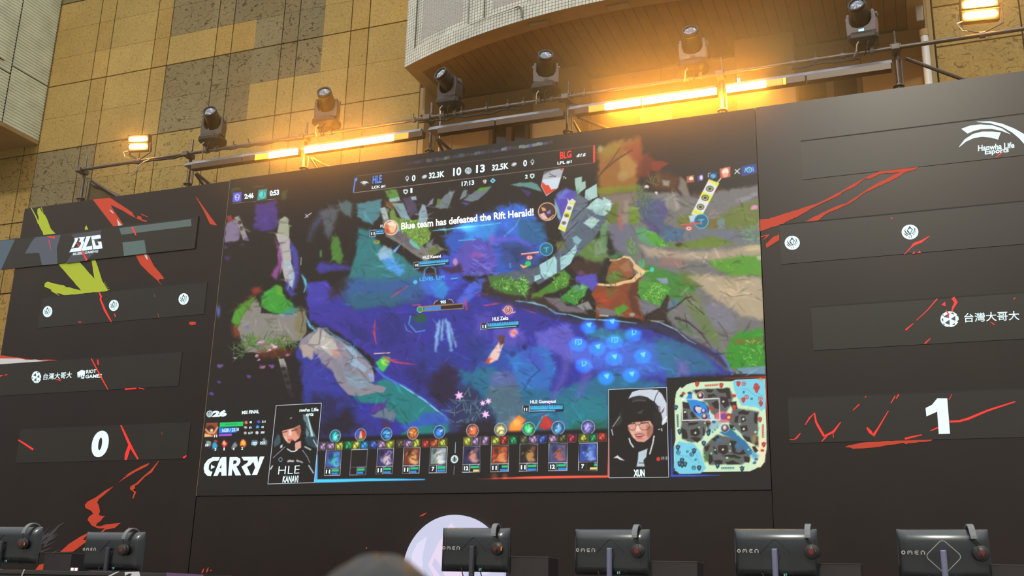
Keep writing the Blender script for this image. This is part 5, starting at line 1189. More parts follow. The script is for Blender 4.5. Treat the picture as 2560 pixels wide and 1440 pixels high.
# banks right of the cave
pg([(1215, 690), (1280, 690), (1330, 700), (1340, 740), (1430, 775), (1360, 780), (1290, 755), (1215, 735), (1205, 710)], (50, 36, 30), 5, 3); pg([(1220, 690), (1330, 670), (1400, 640), (1330, 710), (1290, 730), (1230, 720)], (84, 94, 108), 4, 3)
pg([(1225, 690), (1255, 690), (1285, 700), (1320, 695), (1322, 735), (1290, 740), (1250, 730), (1225, 712)], (64, 110, 44), 4, 3); tuft(1262, 712, 26, 18, [(90, 160, 60), (130, 200, 90), (60, 110, 40)], 60, 7, 8, 2.6); tuft(1306, 715, 16, 20, [(110, 190, 80), (150, 220, 120), (70, 130, 50)], 50, 8, 8, 2.6)
pg([(1340, 735), (1380, 705), (1410, 672), (1425, 690), (1420, 715), (1380, 735)], (70, 130, 40), 4, 3); tuft(1400, 700, 20, 22, [(90, 160, 46), (120, 180, 60), (60, 110, 30)], 44, 9, 7, 2.4); pg([(1330, 735), (1370, 728), (1355, 745), (1330, 746)], (84, 120, 30), 4, 2)
# orange grove, top right
pg([(1490, 375), (1540, 356), (1600, 342), (1605, 400), (1590, 470), (1500, 490)], (152, 96, 34), 9, 6); pg([(1590, 390), (1620, 380), (1640, 410), (1620, 450), (1590, 440)], (124, 40, 16), 9, 6, .8); pg([(1545, 395), (1580, 372), (1592, 400), (1586, 440), (1552, 445)], (176, 126, 60), 6, 4); pg([(1560, 370), (1600, 345), (1608, 395), (1590, 410)], (150, 60, 26), 7, 4, .8); pg([(1500, 370), (1530, 358), (1560, 350), (1545, 380), (1510, 400)], (150, 130, 44), 7, 4, .7)
ln([(1488, 450), (1510, 425), (1540, 400), (1580, 375)], 3.5, (84, 44, 22), 2); ln([(1510, 425), (1530, 400), (1550, 370)], 2.5, (90, 50, 24), 1.6); el(1500, 372, 6, 9, (170, 180, 130), 3, .7); el(1557, 440, 14, 14, (170, 140, 76), 5, .7)
pg([(1630, 405), (1655, 402), (1672, 410), (1655, 420), (1645, 430), (1628, 425)], (132, 34, 16), 3, 3); pg([(1490, 470), (1570, 465), (1600, 460), (1605, 478), (1500, 490)], (126, 136, 20), 5, 4, .8); pg([(1640, 425), (1700, 440), (1690, 480), (1630, 470)], (110, 56, 20), 10, 6, .7)
pg([(1740, 480), (1800, 470), (1830, 520), (1800, 560), (1750, 545)], (116, 54, 22), 10, 6, .9); pg([(1700, 440), (1715, 452), (1728, 500), (1720, 520), (1695, 470)], (138, 124, 112), 5, 3, .9); pg([(1655, 450), (1675, 452), (1672, 466), (1658, 464)], (150, 140, 130), 4)
# path, meadow
pg([(1500, 490), (1600, 478), (1720, 490), (1900, 460), (1908, 640), (1912, 930), (1830, 935), (1760, 880), (1690, 820), (1620, 740), (1560, 640), (1510, 560)], (112, 110, 108), 6, 5)
pg([(1500, 490), (1590, 480), (1610, 540), (1560, 560), (1510, 530)], (130, 112, 100), 8, 5); pg([(1515, 560), (1580, 555), (1600, 600), (1590, 640), (1540, 640)], (106, 106, 122), 8, 5); pg([(1512, 520), (1545, 505), (1545, 555), (1520, 560)], (96, 112, 32), 6, 4); pg([(1572, 525), (1590, 515), (1602, 545), (1590, 562), (1574, 556)], (104, 140, 32), 6, 4); pg([(1545, 540), (1558, 530), (1556, 575), (1546, 575)], (176, 96, 92), 5, 2, .8); pg([(1560, 500), (1572, 500), (1570, 560), (1556, 560)], (150, 138, 118), 5, 3, .8)
pg([(1585, 572), (1612, 566), (1640, 590), (1665, 615), (1630, 615), (1600, 600)], (84, 150, 100), 5, 4); pg([(1612, 580), (1640, 582), (1660, 600), (1670, 618), (1640, 612)], (76, 160, 40), 4, 4)
pg([(1590, 500), (1625, 490), (1660, 520), (1660, 560), (1700, 580), (1710, 600), (1660, 606), (1630, 570), (1605, 545)], (72, 86, 116), 5, 5); pg([(1640, 500), (1665, 500), (1672, 540), (1650, 560)], (80, 76, 124), 6, 4, .8); pg([(1655, 580), (1710, 570), (1705, 600), (1665, 600)], (66, 100, 130), 5, 4); pg([(1610, 545), (1640, 560), (1650, 580), (1625, 575)], (70, 68, 110), 6, 4)
tuft(1606, 500, 22, 34, [(84, 110, 60), (110, 124, 90), (60, 84, 70)], 60, 11, 22, 2.2, .9); tuft(1636, 455, 14, 14, [(96, 92, 44), (120, 100, 50)], 16, 12, 20, 2.2, 1); el(1617, 467, 6, 4, (232, 200, 206), 2, rough=3); el(1642, 482, 5, 4, (226, 214, 216), 2, rough=5)
pg([(1660, 480), (1690, 480), (1710, 510), (1690, 530), (1665, 520)], (140, 134, 124), 5, 4, .8); pg([(1680, 475), (1692, 500), (1700, 520), (1690, 524)], (160, 150, 142), 4); pg([(1700, 500), (1740, 500), (1735, 540), (1700, 540)], (122, 118, 108), 7, 4, .7)
pg([(1692, 545), (1725, 530), (1735, 552), (1700, 568)], (104, 116, 40), 6, 5, .9); pg([(1740, 560), (1800, 540), (1860, 510), (1900, 500), (1905, 560), (1860, 570), (1790, 575)], (100, 116, 40), 8, 5, .9); pg([(1770, 540), (1820, 560), (1800, 580), (1770, 570)], (120, 90, 40), 7, 4, .7); pg([(1792, 550), (1812, 545), (1815, 570), (1796, 572)], (110, 134, 140), 3, 3, .9); pg([(1838, 500), (1890, 480), (1895, 488), (1850, 510)], (150, 140, 150), 4, 2, .8)
pg([(1710, 580), (1780, 570), (1850, 572), (1905, 580), (1905, 612), (1800, 600), (1720, 605)], (104, 110, 122), 7, 5); pg([(1665, 612), (1720, 606), (1780, 590), (1835, 605), (1800, 618), (1700, 622)], (100, 126, 34), 6, 4); el(1697, 612, 9, 5, (60, 56, 26), 2); tuft(1880, 590, 22, 30, [(90, 140, 80), (120, 160, 100), (70, 120, 70)], 50, 14, 14, 2, .9); el(1886, 518, 9, 6, (220, 140, 190), 2.5, rough=5)
pg([(1600, 612), (1680, 628), (1760, 630), (1905, 612), (1907, 640), (1800, 655), (1700, 650), (1620, 640)], (168, 150, 128), 7, 5); pg([(1860, 618), (1905, 610), (1905, 628), (1870, 630)], (190, 172, 130), 4, 3); pg([(1660, 645), (1720, 650), (1700, 670), (1650, 660)], (160, 110, 100), 7, 4, .7); pg([(1770, 655), (1850, 640), (1905, 640), (1908, 690), (1830, 690), (1790, 670)], (84, 148, 36), 6, 4); pg([(1890, 640), (1908, 638), (1908, 650), (1895, 650)], (170, 176, 140), 3)
pg([(1620, 660), (1700, 690), (1740, 720), (1700, 760), (1640, 720), (1600, 680)], (60, 128, 44), 7, 5); pg([(1700, 680), (1760, 690), (1750, 720), (1700, 710)], (86, 116, 34), 7, 4, .8); pg([(1720, 690), (1800, 690), (1908, 695), (1910, 800), (1850, 790), (1780, 740)], (176, 158, 128), 9, 6); pg([(1790, 715), (1850, 725), (1870, 745), (1810, 740)], (200, 176, 140), 6, 4, .8); ln([(1800, 728), (1830, 742), (1880, 735)], 2, (110, 96, 84), 1.2, .8); ln([(1845, 730), (1872, 735)], 4, (206, 190, 160), 1.4)
pg([(1740, 760), (1800, 760), (1840, 800), (1830, 830), (1770, 810)], (120, 118, 130), 9, 6); pg([(1700, 720), (1750, 740), (1760, 790), (1720, 780)], (110, 122, 80), 9, 5, .8); pg([(1725, 770), (1760, 775), (1790, 830), (1800, 870), (1760, 840)], (96, 120, 60), 8, 5, .8); ln([(1795, 805), (1815, 830), (1820, 850)], 2, (60, 60, 50), 1.4, .8)
pg([(1825, 850), (1850, 830), (1905, 820), (1915, 920), (1850, 930), (1820, 920), (1812, 880)], (50, 140, 34), 6, 5); pg([(1830, 850), (1900, 845), (1905, 858), (1840, 862)], (130, 96, 30), 5, 3, .7); tuft(1880, 880, 26, 34, [(80, 190, 50), (40, 150, 50), (110, 200, 70)], 40, 15, 9, 2); pg([(1845, 920), (1912, 915), (1914, 936), (1840, 934)], (106, 144, 166), 2.5)
# stump
pg([(1492, 705), (1520, 720), (1580, 700), (1606, 680), (1600, 712), (1594, 740), (1600, 765), (1612, 800), (1580, 795), (1540, 790), (1488, 795), (1490, 760), (1478, 735)], (130, 60, 26), 2.5, 2); pg([(1482, 735), (1510, 725), (1540, 740), (1520, 765), (1490, 755)], (160, 58, 26), 5, 3); pg([(1580, 710), (1600, 700), (1594, 760), (1604, 795), (1580, 780), (1570, 740)], (90, 40, 18), 4, 3); pg([(1515, 718), (1545, 724), (1525, 750), (1515, 740)], (110, 90, 30), 5, 3, .8)
pg([(1515, 700), (1522, 668), (1530, 652), (1560, 642), (1580, 660), (1586, 690), (1560, 705), (1530, 712)], (140, 80, 38), 3, 2); pg([(1512, 702), (1525, 680), (1545, 680), (1560, 692), (1550, 705), (1525, 712)], (92, 106, 36), 4, 3); pg([(1548, 668), (1572, 652), (1580, 680), (1560, 680)], (158, 106, 72), 4, 2); tuft(1540, 688, 16, 9, [(100, 150, 40), (80, 120, 40)], 20, 16, 6, 2.2)
for pts, w_ in (([(1526, 651), (1545, 649), (1560, 642)], 4), ([(1560, 642), (1574, 644), (1584, 656), (1590, 668)], 5), ([(1590, 668), (1606, 680)], 13), ([(1602, 686), (1592, 692), (1584, 700)], 10), ([(1580, 702), (1560, 706), (1540, 712)], 8), ([(1536, 713), (1516, 713), (1490, 710)], 6)): ln(pts, w_, (226, 190, 136), 1.2)
for x, y in ((1600, 684), (1588, 698), (1538, 713), (1512, 714)): ln([(x, y - 5), (x + 3, y + 5)], 1.5, (110, 80, 50), .8)
pg([(1440, 650), (1500, 640), (1510, 660), (1490, 700), (1450, 690), (1425, 670)], (52, 30, 24), 5, 4); pg([(1440, 690), (1490, 684), (1495, 705), (1480, 728), (1465, 715), (1440, 705)], (84, 72, 180), 4, 3); el(1452, 682, 9, 6, (110, 60, 120), 4, .8)
pg([(1410, 735), (1440, 712), (1470, 712), (1462, 740), (1440, 765), (1412, 755), (1400, 745)], (54, 140, 50), 3, 4); pg([(1430, 715), (1460, 710), (1470, 720), (1440, 730)], (90, 150, 110), 3, 2); pg([(1360, 745), (1400, 745), (1420, 765), (1460, 770), (1470, 785), (1400, 778)], (108, 98, 106), 4, 3); pg([(1440, 765), (1470, 752), (1482, 772), (1460, 776)], (136, 136, 134), 2.5); pg([(1490, 768), (1540, 776), (1560, 790), (1500, 790)], (112, 108, 112), 3, 2); pg([(1535, 770), (1560, 762), (1572, 770), (1555, 786), (1540, 785)], (80, 140, 30), 3, 3); ln([(1500, 788), (1520, 790)], 3, (180, 186, 180), 1.2); el(1580, 786, 7, 5, (160, 150, 140), 2)
# green shrub right of the stump, roots
pg([(1600, 700), (1650, 705), (1672, 715), (1672, 740), (1660, 765), (1610, 755), (1594, 735)], (74, 146, 48), 3, 4); tuft(1638, 735, 30, 26, [(110, 190, 60), (140, 200, 80), (60, 130, 40)], 60, 18, 7, 2.6); pg([(1640, 696), (1668, 695), (1672, 712), (1650, 706)], (130, 150, 170), 2.5); pg([(1595, 745), (1625, 755), (1650, 768), (1610, 790), (1598, 770)], (110, 112, 120), 4, 2)
pg([(1605, 812), (1620, 792), (1650, 770), (1668, 735), (1674, 740), (1668, 790), (1640, 815)], (40, 26, 20), 3, 3); ln([(1660, 780), (1690, 765), (1715, 745), (1728, 742)], [9, 5, 4, 2], (40, 30, 22), 1.5); ln([(1715, 746), (1735, 765), (1760, 785)], 2.4, (44, 36, 26), 1.2); ln([(1690, 795), (1720, 805), (1750, 830), (1780, 870)], [6, 4, 3, 1], (44, 36, 30), 1.6); pg([(1680, 750), (1700, 745), (1690, 765), (1672, 775)], (70, 120, 150), 4, 2, .8); pg([(1690, 800), (1720, 815), (1740, 840), (1705, 825)], (70, 110, 60), 5, 3, .8)
pg([(1560, 600), (1590, 605), (1598, 620), (1588, 650), (1575, 640)], (92, 120, 84), 4, 4, .9); tuft(1580, 620, 8, 24, [(150, 160, 70), (90, 130, 90), (70, 110, 80)], 26, 19, 8, 2.4); pg([(1595, 655), (1612, 642), (1610, 670), (1600, 668)], (84, 160, 104), 2.5); el(1630, 674, 5, 6, (40, 206, 190), 1.6)
pg([(1440, 600), (1500, 590), (1520, 640), (1500, 660), (1440, 640), (1430, 620)], (96, 128, 60), 6, 6, .95); pg([(1480, 600), (1510, 600), (1515, 640), (1490, 645)], (120, 150, 116), 5, 5, .8); pg([(1500, 560), (1520, 555), (1515, 620), (1500, 610)], (104, 150, 96), 5, 4, .9); pg([(1520, 640), (1560, 630), (1540, 650)], (50, 120, 60), 5)
# angular crag on the right
pg([(1400, 620), (1440, 560), (1470, 520), (1500, 500), (1520, 540), (1490, 590), (1440, 640), (1400, 680), (1345, 712), (1325, 690), (1370, 650)], (82, 96, 112), 3, 2); pg([(1436, 480), (1470, 500), (1470, 530), (1440, 570), (1410, 600), (1400, 580), (1424, 540)], (96, 108, 122), 3, 2); pg([(1386, 500), (1420, 470), (1440, 480), (1430, 530), (1400, 560), (1392, 530)], (84, 72, 176), 5, 3); pg([(1390, 486), (1415, 468), (1425, 478), (1400, 500)], (100, 130, 210), 5, 3, .7)
pg([(1436, 445), (1455, 441), (1455, 455), (1464, 452), (1465, 470), (1444, 486), (1440, 478)], (160, 194, 180), 1.4, 1); pg([(1434, 478), (1442, 478), (1446, 470), (1450, 485)], (90, 180, 110), 3); pg([(1464, 476), (1492, 459), (1494, 492), (1472, 502), (1462, 494)], (170, 206, 198), 1.4, 1); pg([(1466, 520), (1480, 505), (1494, 494), (1508, 500), (1508, 492), (1528, 502), (1526, 508), (1530, 514), (1524, 532), (1510, 540), (1490, 536), (1482, 528)], (168, 206, 198), 1.4, 1); pg([(1484, 530), (1500, 520), (1512, 540), (1500, 535)], (140, 180, 176), 2)
pg([(1458, 557), (1480, 540), (1499, 550), (1480, 572)], (172, 206, 196), 1.4, 1); pg([(1430, 595), (1440, 588), (1455, 600), (1446, 612), (1434, 606)], (130, 176, 186), 1.6, 1); pg([(1386, 496), (1396, 520), (1404, 550), (1394, 545), (1388, 520)], (120, 176, 176), 2.5, 1)
pg([(1348, 662), (1386, 640), (1392, 650), (1392, 682), (1362, 699), (1352, 686)], (160, 208, 210), 1.4, 1); pg([(1336, 690), (1350, 686), (1354, 695), (1336, 704)], (168, 210, 210), 1.4); pg([(1400, 645), (1425, 628), (1440, 612), (1443, 625), (1426, 660), (1402, 676)], (164, 210, 210), 1.4, 1); ln([(1360, 696), (1372, 670), (1384, 645)], 1.5, (120, 160, 170), 1); pg([(1390, 606), (1410, 600), (1412, 622), (1395, 630)], (116, 116, 60), 4, 4, .9)
for pts in ([(1430, 552), (1450, 530), (1470, 512)], [(1400, 600), (1425, 575), (1445, 555)], [(1385, 640), (1405, 612)]): ln(pts, 3, (52, 58, 70), 1.6, .9)
# dark shore and its bright edge
ln([(1205, 738), (1250, 752), (1300, 764), (1340, 772), (1380, 788), (1440, 803), (1520, 812), (1590, 816), (1640, 815), (1690, 838), (1740, 862), (1790, 888), (1815, 915)], [10, 14, 16, 16, 16, 14, 12, 14, 16, 18, 16, 18, 10], (40, 36, 84), 4, .9)
ln([(1290, 752), (1330, 757), (1362, 765), (1390, 783), (1425, 787), (1460, 797), (1540, 802), (1590, 808)], [2, 4, 3, 3, 3, 4, 3, 2], (120, 176, 206), 1.5); ln([(1620, 800), (1650, 806), (1690, 824), (1720, 850), (1740, 860)], [1, 3, 4, 2, 1], (150, 170, 200), 1.4); ln([(1780, 875), (1805, 890), (1820, 912), (1830, 935)], [2, 3, 4, 6], (80, 110, 220), 2); ln([(1625, 802), (1660, 803)], 2, (150, 150, 130), 1)
# darker depths in the water
for q, c in (([(1085, 935), (1125, 920), (1140, 985), (1110, 1010), (1070, 990)], (30, 22, 50)), ([(1160, 840), (1210, 830), (1215, 900), (1175, 930)], (34, 50, 130)), ([(940, 800), (1000, 790), (1010, 850), (960, 870)], (36, 36, 118)), ([(860, 800), (920, 820), (930, 860), (880, 840)], (34, 34, 110)), ([(1010, 930), (1060, 900), (1080, 960), (1040, 985)], (34, 30, 96)), ([(1130, 1000), (1170, 960), (1200, 985), (1150, 1040)], (30, 34, 90)), ([(780, 980), (850, 1000), (830, 1050), (780, 1040)], (30, 26, 60)), ([(690, 930), (745, 900), (750, 1000), (700, 1005)], (20, 14, 14)), ([(820, 715), (880, 700), (860, 740), (826, 745)], (40, 30, 40))): pg(q, c, 12, 9, .75)
# brushwork: short daubs that pick up the colour beneath and shift it
_rn = random.Random(11)
for _ in range(2600):
    x = _rn.uniform(560, 1905); y = _rn.uniform(480, 1080)
    q = P(x, y, YP); u = int((q.x - gx[0]) / _dx); v = int((q.z - gz[0]) / _dz)
    if not (0 <= u < NU and 0 <= v < NV): continue
    c = CV[v, u] * 255; m_k = float(c.max())
    if m_k < 40: continue
    f = _rn.uniform(.62, 1.34); c = np.clip(c * f + np.array([_rn.uniform(-8, 8) for _k in range(3)]), 0, 255)
    a_ = _rn.gauss(0.35, .7); L = _rn.uniform(6, 20)
    ln([(x - L * cos(a_), y - L * sin(a_)), (x, y + _rn.uniform(-2, 2)), (x + L * cos(a_), y + L * sin(a_))], [1, _rn.uniform(3, 8), 1], c, 1.6, _rn.uniform(.3, .7), 0, 2)
# crisp edges kept over the brushwork
for x, y, rx, ry, n_ in ((1262, 712, 26, 18, 30), (1306, 715, 16, 18, 26), (1400, 700, 18, 20, 24), (1638, 735, 28, 24, 40), (1030, 565, 42, 18, 50), (1052, 600, 20, 12, 20), (1440, 738, 22, 20, 26), (1880, 880, 26, 34, 40), (1660, 608, 20, 12, 14)): tuft(x, y, rx, ry, [(110, 180, 60), (150, 206, 90), (60, 120, 40), (80, 140, 50)], n_, int(x), 8, 2.4)
# blue lights on the water
for x, y in ((1472, 812), (1530, 803), (1585, 832), (1446, 855), (1494, 866), (1537, 850), (1536, 891), (1607, 886), (1460, 910), (1516, 940), (1579, 934)):
    glow(x - 1, y + 5, 27, (10, 120, 255), 1.0, ry=23); el(x - 1, y + 6, 16, 12, (24, 110, 240), 6, .6)
    rn = random.Random(x); c = (120, 220, 255)
    k = rn.randint(0, 2); q = 7
    if k == 0: pg([(x - q, y - 3), (x + q, y - 6), (x + q - 3, y + q), (x - 2, y + 4)], c, 1.2)
    elif k == 1: ln([(x - q, y + 5), (x - q, y - 5), (x + q, y - 6), (x + q, y + 4), (x - 1, y + 6)], 2.4, c, .9); el(x, y, 2, 2, c, 1)
    else: ln([(x - 4, y - 6), (x - 4, y + 5), (x + 4, y + 2)], 2.6, c, .9); ln([(x + 3, y - 5), (x + 6, y - 2)], 2.6, c, .9)
# lotus clump, foot of the river
pg([(1130, 1090), (1120, 1030), (1150, 970), (1200, 980), (1235, 1040), (1240, 1090)], (40, 44, 84), 10, 8, .9); tuft(1165, 1030, 40, 44, [(84, 112, 140), (60, 92, 120), (90, 130, 130)], 46, 21, 26, 3, .9); pg([(1140, 1090), (1160, 1060), (1230, 1050), (1240, 1090)], (30, 22, 34), 8, 6, .9)
def star(cx, cy, r, col):
    pg([(cx + (r if k % 2 == 0 else r * .5) * cos(k * pi / 6 + .3), cy + (r if k % 2 == 0 else r * .5) * sin(k * pi / 6 + .3)) for k in range(12)], col, .9)
for x, y, r in ((1148, 989, 12), (1207, 1008, 8), (1221, 1003, 9), (1214, 1036, 11)): star(x, y, r, (248, 186, 240)); el(x, y, 3, 3, (255, 224, 236), 1.5)
# banners standing in the water
def banner(q, disc):
    pg(q, (226, 226, 222), 1.2)
    t = lambda u, v: ((q[0][0] * (1 - u) + q[1][0] * u) * (1 - v) + (q[3][0] * (1 - u) + q[2][0] * u) * v, (q[0][1] * (1 - u) + q[1][1] * u) * (1 - v) + (q[3][1] * (1 - u) + q[2][1] * u) * v)
    for v0, v1 in ((0, .1), (.36, .56), (.86, 1)): pg([t(0, v0), t(1, v0), t(1, v1), t(0, v1 - .06)], (226, 230, 60), 1.2)
    for v in (.22, .48, .74):
        x, y = t(.48, v); el(x, y, disc, disc * .8, (44, 44, 34), 1); el(x, y, disc * .78, disc * .6, (180, 184, 130), 1); el(x, y, disc * .45, disc * .35, (50, 50, 40), 1)
banner([(1421, 503), (1437, 507), (1412, 580), (1395, 572)], 5.5); pg([(1418, 496), (1424, 502), (1430, 496), (1440, 503), (1436, 508), (1420, 505)], (226, 224, 200), 1)
banner([(1772, 448), (1798, 458), (1752, 545), (1728, 535)], 9.5); pg([(1722, 540), (1738, 536), (1742, 552), (1726, 556)], (190, 206, 220), 2.5); ln([(1794, 456), (1802, 446)], 3, (230, 220, 190), 1)
pg([(1360, 428), (1410, 420), (1395, 470), (1366, 490), (1352, 464)], (178, 180, 186), 1.2); pg([(1357, 449), (1402, 443), (1393, 470), (1366, 490), (1353, 466)], (210, 222, 232), 1); pg([(1355, 454), (1364, 462), (1372, 463), (1378, 474), (1390, 471), (1386, 476), (1366, 488), (1354, 466)], (222, 66, 40), 1); pg([(1398, 421), (1409, 420), (1404, 427)], (200, 60, 44), 1); ln([(1374, 434), (1388, 442)], 1.6, (60, 46, 60), .8); ln([(1373, 442), (1390, 440)], 1.6, (60, 46, 60), .8)
# ward rings
for x, y, r in ((1366, 623, 16), (1753, 553, 17.5)):
    el(x, y, r + 1, r + 1, (80, 180, 214), .8); el(x, y, r - 1, r - 1, (26, 100, 130), .8); ln([(x - 6, y - 3), (x + 6, y - 4)], 2.4, (80, 190, 214), 1); ln([(x, y - 4), (x, y + 7)], 2.6, (80, 190, 214), 1)
ln([(1304, 635), (1346, 630)], 3, (230, 210, 200), .7); ln([(1304, 637), (1348, 633)], 2, (220, 60, 50), .7); ln([(1703, 562), (1751, 558)], 4, (220, 76, 70), .8)
for x, y in ((1324, 644), (1722, 571)): el(x, y, 8, 5.5, (236, 120, 110), .8); el(x, y, 5, 3.4, (240, 220, 210), .7); el(x, y, 2, 2, (190, 40, 40), .7)
el(1320, 659, 7.5, 6.5, (30, 200, 90), 1.2); ln([(1301, 662), (1308, 667), (1316, 666)], [2, 6, 4], (240, 186, 90), 1); ln([(1275, 660), (1276, 668)], 5, (50, 130, 180), 1.5)
# dim strips behind the score bar's top edge
rn = random.Random(3)
for k in range(34):
    x = 1000 + k * 11 + rn.random() * 6; y = 416 - (x - 1000) * .151 - 5
    pg([(x, y - rn.random() * 4), (x + 14, y - 3 - rn.random() * 4), (x + 13, y + 4), (x, y + 5)], rn.choice([(90, 90, 150), (110, 140, 140), (150, 170, 160), (90, 60, 120), (70, 60, 60)]), 1.5, 2, .3 + .5 * k / 34)
pg([(578, 472), (600, 470), (606, 477), (578, 483)], (86, 110, 40), 2.5, 2, .7); pg([(630, 467), (660, 464), (658, 470), (634, 472)], (96, 120, 50), 2.5, 2, .7); pg([(703, 478), (720, 474), (716, 498), (704, 500)], (70, 90, 40), 5, 3, .8)
# ================================================================ what is laid over the broadcast picture
PANELS = []                                   # (part name, polygon) cut out of the grid as parts of their own
def conv(x0, y0, s): return lambda L: [(x0 + x / s, y0 + y / s) for x, y in L]
INK = (18, 13, 11)
# score bar
pg([(882, 482), (889, 441), (1489, 362), (1488, 407)], (24, 16, 11), 1.2, 0, .96); pg([(985, 468), (1395, 418), (1340, 446), (1250, 462), (1140, 478), (1002, 491)], (24, 16, 11), 3, 0, .6)
PANELS.append(('score_bar', [(880, 482), (886, 441), (1490, 361), (1489, 406)]))
pg([(882, 481), (887, 446), (890, 446), (885, 481)], (70, 140, 240), .7); pg([(887, 446), (893, 444), (893, 452), (887, 454)], (70, 140, 240), .7); pg([(1483, 364), (1488, 363), (1488, 405), (1483, 406)], (236, 62, 50), .7)
ln([(890, 441), (1487, 363)], .9, (180, 160, 140), .5); ln([(884, 482), (1487, 406)], .9, (180, 160, 140), .5)
W2 = (230, 250, 252)
pg([(901, 456), (908, 453), (916, 453), (922, 458), (912, 457)], W2, .6); pg([(902, 459), (908, 457.5), (915, 458), (913, 461), (906, 460)], W2, .6); ln([(907, 464), (915, 463)], 1.2, (150, 150, 150), .5)
for x, y in ((1018, 446), (1331, 405)): ln([(x - 4, y - 1), (x, y - 6), (x + 4, y - 2), (x + 3, y + 2), (x - 3, y + 2), (x - 4, y - 1)], 1.4, W2, .5); pg([(x - 3, y + 4), (x + 3, y + 3), (x, y + 8)], W2, .6)
for x, y in ((1061, 442), (1285, 411)): el(x, y, 7, 4.5, (170, 172, 182), .7, rot=-25); el(x + 1, y - 1, 5, 3, (214, 216, 224), .7, rot=-25)
for x, y in ((1014, 479), (1330.5, 439.7)): pg([(x - 6, y - 4), (x, y - 6), (x + 6, y - 4), (x + 5, y + 3), (x, y + 7), (x - 5, y + 3)], W2, .6); el(x, y, 3, 3, INK, .6)
el(1170.6, 426.8, 8, 8, W2, .6); el(1170.6, 426.8, 6.2, 6.4, (90, 100, 110), .6); ln([(1166, 425), (1168, 430), (1171, 432), (1174, 429), (1175, 424)], 1.4, W2, .5); ln([(1170.5, 421), (1170.5, 430)], 2, W2, .6)
pg([(1207, 452), (1212, 448), (1217, 451), (1214, 459), (1211, 460)], (226, 214, 206), .8); ln([(1212, 449), (1212, 459)], 1.4, (120, 60, 50), .5); pg([(1232, 445), (1239, 451.5), (1232, 458), (1225, 453)], (130, 224, 246), .6); pg([(1232, 449), (1235, 452), (1232, 455), (1229, 452)], (20, 70, 90), .5)
for L in ([(1440, 392), (1446, 385), (1450, 385), (1447, 393)], [(1449, 392), (1453, 384), (1456, 384), (1452, 391), (1458, 390)], [(1457, 388), (1460, 383), (1465, 382), (1464, 385), (1461, 386), (1464, 388), (1463, 390), (1457, 391)]): pg(L, W2, .6)
# timers
pg([(579, 509), (582, 474), (703, 460), (703, 497)], (24, 17, 12), 2, 0, .55)
pg([(583, 482), (604, 480), (603, 504), (581, 506)], (92, 84, 206), .8); pg([(586, 490), (593, 484), (600, 488), (598, 499), (592, 502), (588, 499)], (190, 196, 250), .8); pg([(590, 490), (594, 487), (597, 490), (594, 494)], (80, 70, 190), .6); el(593, 497, 2.5, 2, (80, 70, 190), .6)
pg([(646, 475), (668, 472), (666, 497), (643, 501)], (44, 150, 142), .8); el(656, 487, 8, 9, (60, 220, 210), 1, rot=20); ln([(658, 480), (660, 488), (655, 493)], 2, (30, 130, 130), .8)
ln([(579, 509), (640, 503)], .9, (150, 130, 110), .5); ln([(642, 502), (703, 496)], .9, (150, 130, 110), .5)
# small icons, top right
pg([(1716, 441), (1735, 437), (1736, 455), (1717, 457)], (176, 90, 60), 1.2); el(1727, 446, 5, 5, (250, 226, 200), 1.5, rough=3); pg([(1743, 440), (1758, 436), (1759, 451), (1745, 453)], (60, 60, 150), 1.2); el(1753, 444, 4, 6, (236, 216, 232), 1.5); pg([(1772, 434), (1792, 430), (1793, 446), (1774, 449)], (26, 60, 110), 1.2); el(1783, 440, 6, 5, (70, 170, 220), 1.5, rough=3)
ln([(1771, 443), (1771, 434), (1776, 432)], 1.2, W2, .5); pg([(1799, 422), (1826, 416), (1826, 442), (1801, 446)], (206, 90, 60), 1); el(1812, 428, 9, 7, (250, 230, 220), 2, rough=4); el(1813, 437, 7, 6, (240, 170, 140), 2, rough=2)
ln([(1837, 434), (1849, 422)], 2, W2, .6); ln([(1838, 424), (1849, 434)], 2, W2, .6); pg([(1853, 416), (1890, 409), (1892, 432), (1854, 441)], (46, 54, 140), 1); el(1873, 424.5, 8, 7, (110, 214, 236), .8); el(1873, 425, 5, 4.5, (46, 54, 140), .7); el(1873, 425, 2, 2, (110, 214, 236), .6); ln([(1864, 420), (1862, 430)], 2, (110, 214, 236), .7); ln([(1882, 418), (1884, 428)], 2, (110, 214, 236), .7)
# round pictures at the ends of the message
el(977.3, 569, 19, 19, (244, 232, 220), .8); el(977.3, 569, 17, 17, (206, 120, 70), .8); el(980, 573, 9, 9, (246, 196, 150), 3, rough=4); pg([(966, 560), (980, 553), (990, 560), (988, 575), (984, 565), (972, 563)], (250, 226, 206), 2, 3); el(968, 578, 6, 6, (190, 80, 60), 3)
el(1368, 529, 23, 23, (236, 190, 170), .8); el(1368, 529, 21, 21, (70, 40, 36), .8); pg([(1349, 536), (1360, 532), (1370, 546), (1380, 542), (1375, 549), (1360, 549), (1351, 543)], (236, 186, 180), 1.5, 2); pg([(1352, 518), (1362, 520), (1366, 526), (1356, 528)], (220, 170, 110), 1.5, 1); pg([(1366, 530), (1376, 524), (1376, 534), (1368, 536)], (130, 120, 200), 1.5, 1); ln([(1374, 546), (1384, 538)], 3, (200, 160, 100), 1)
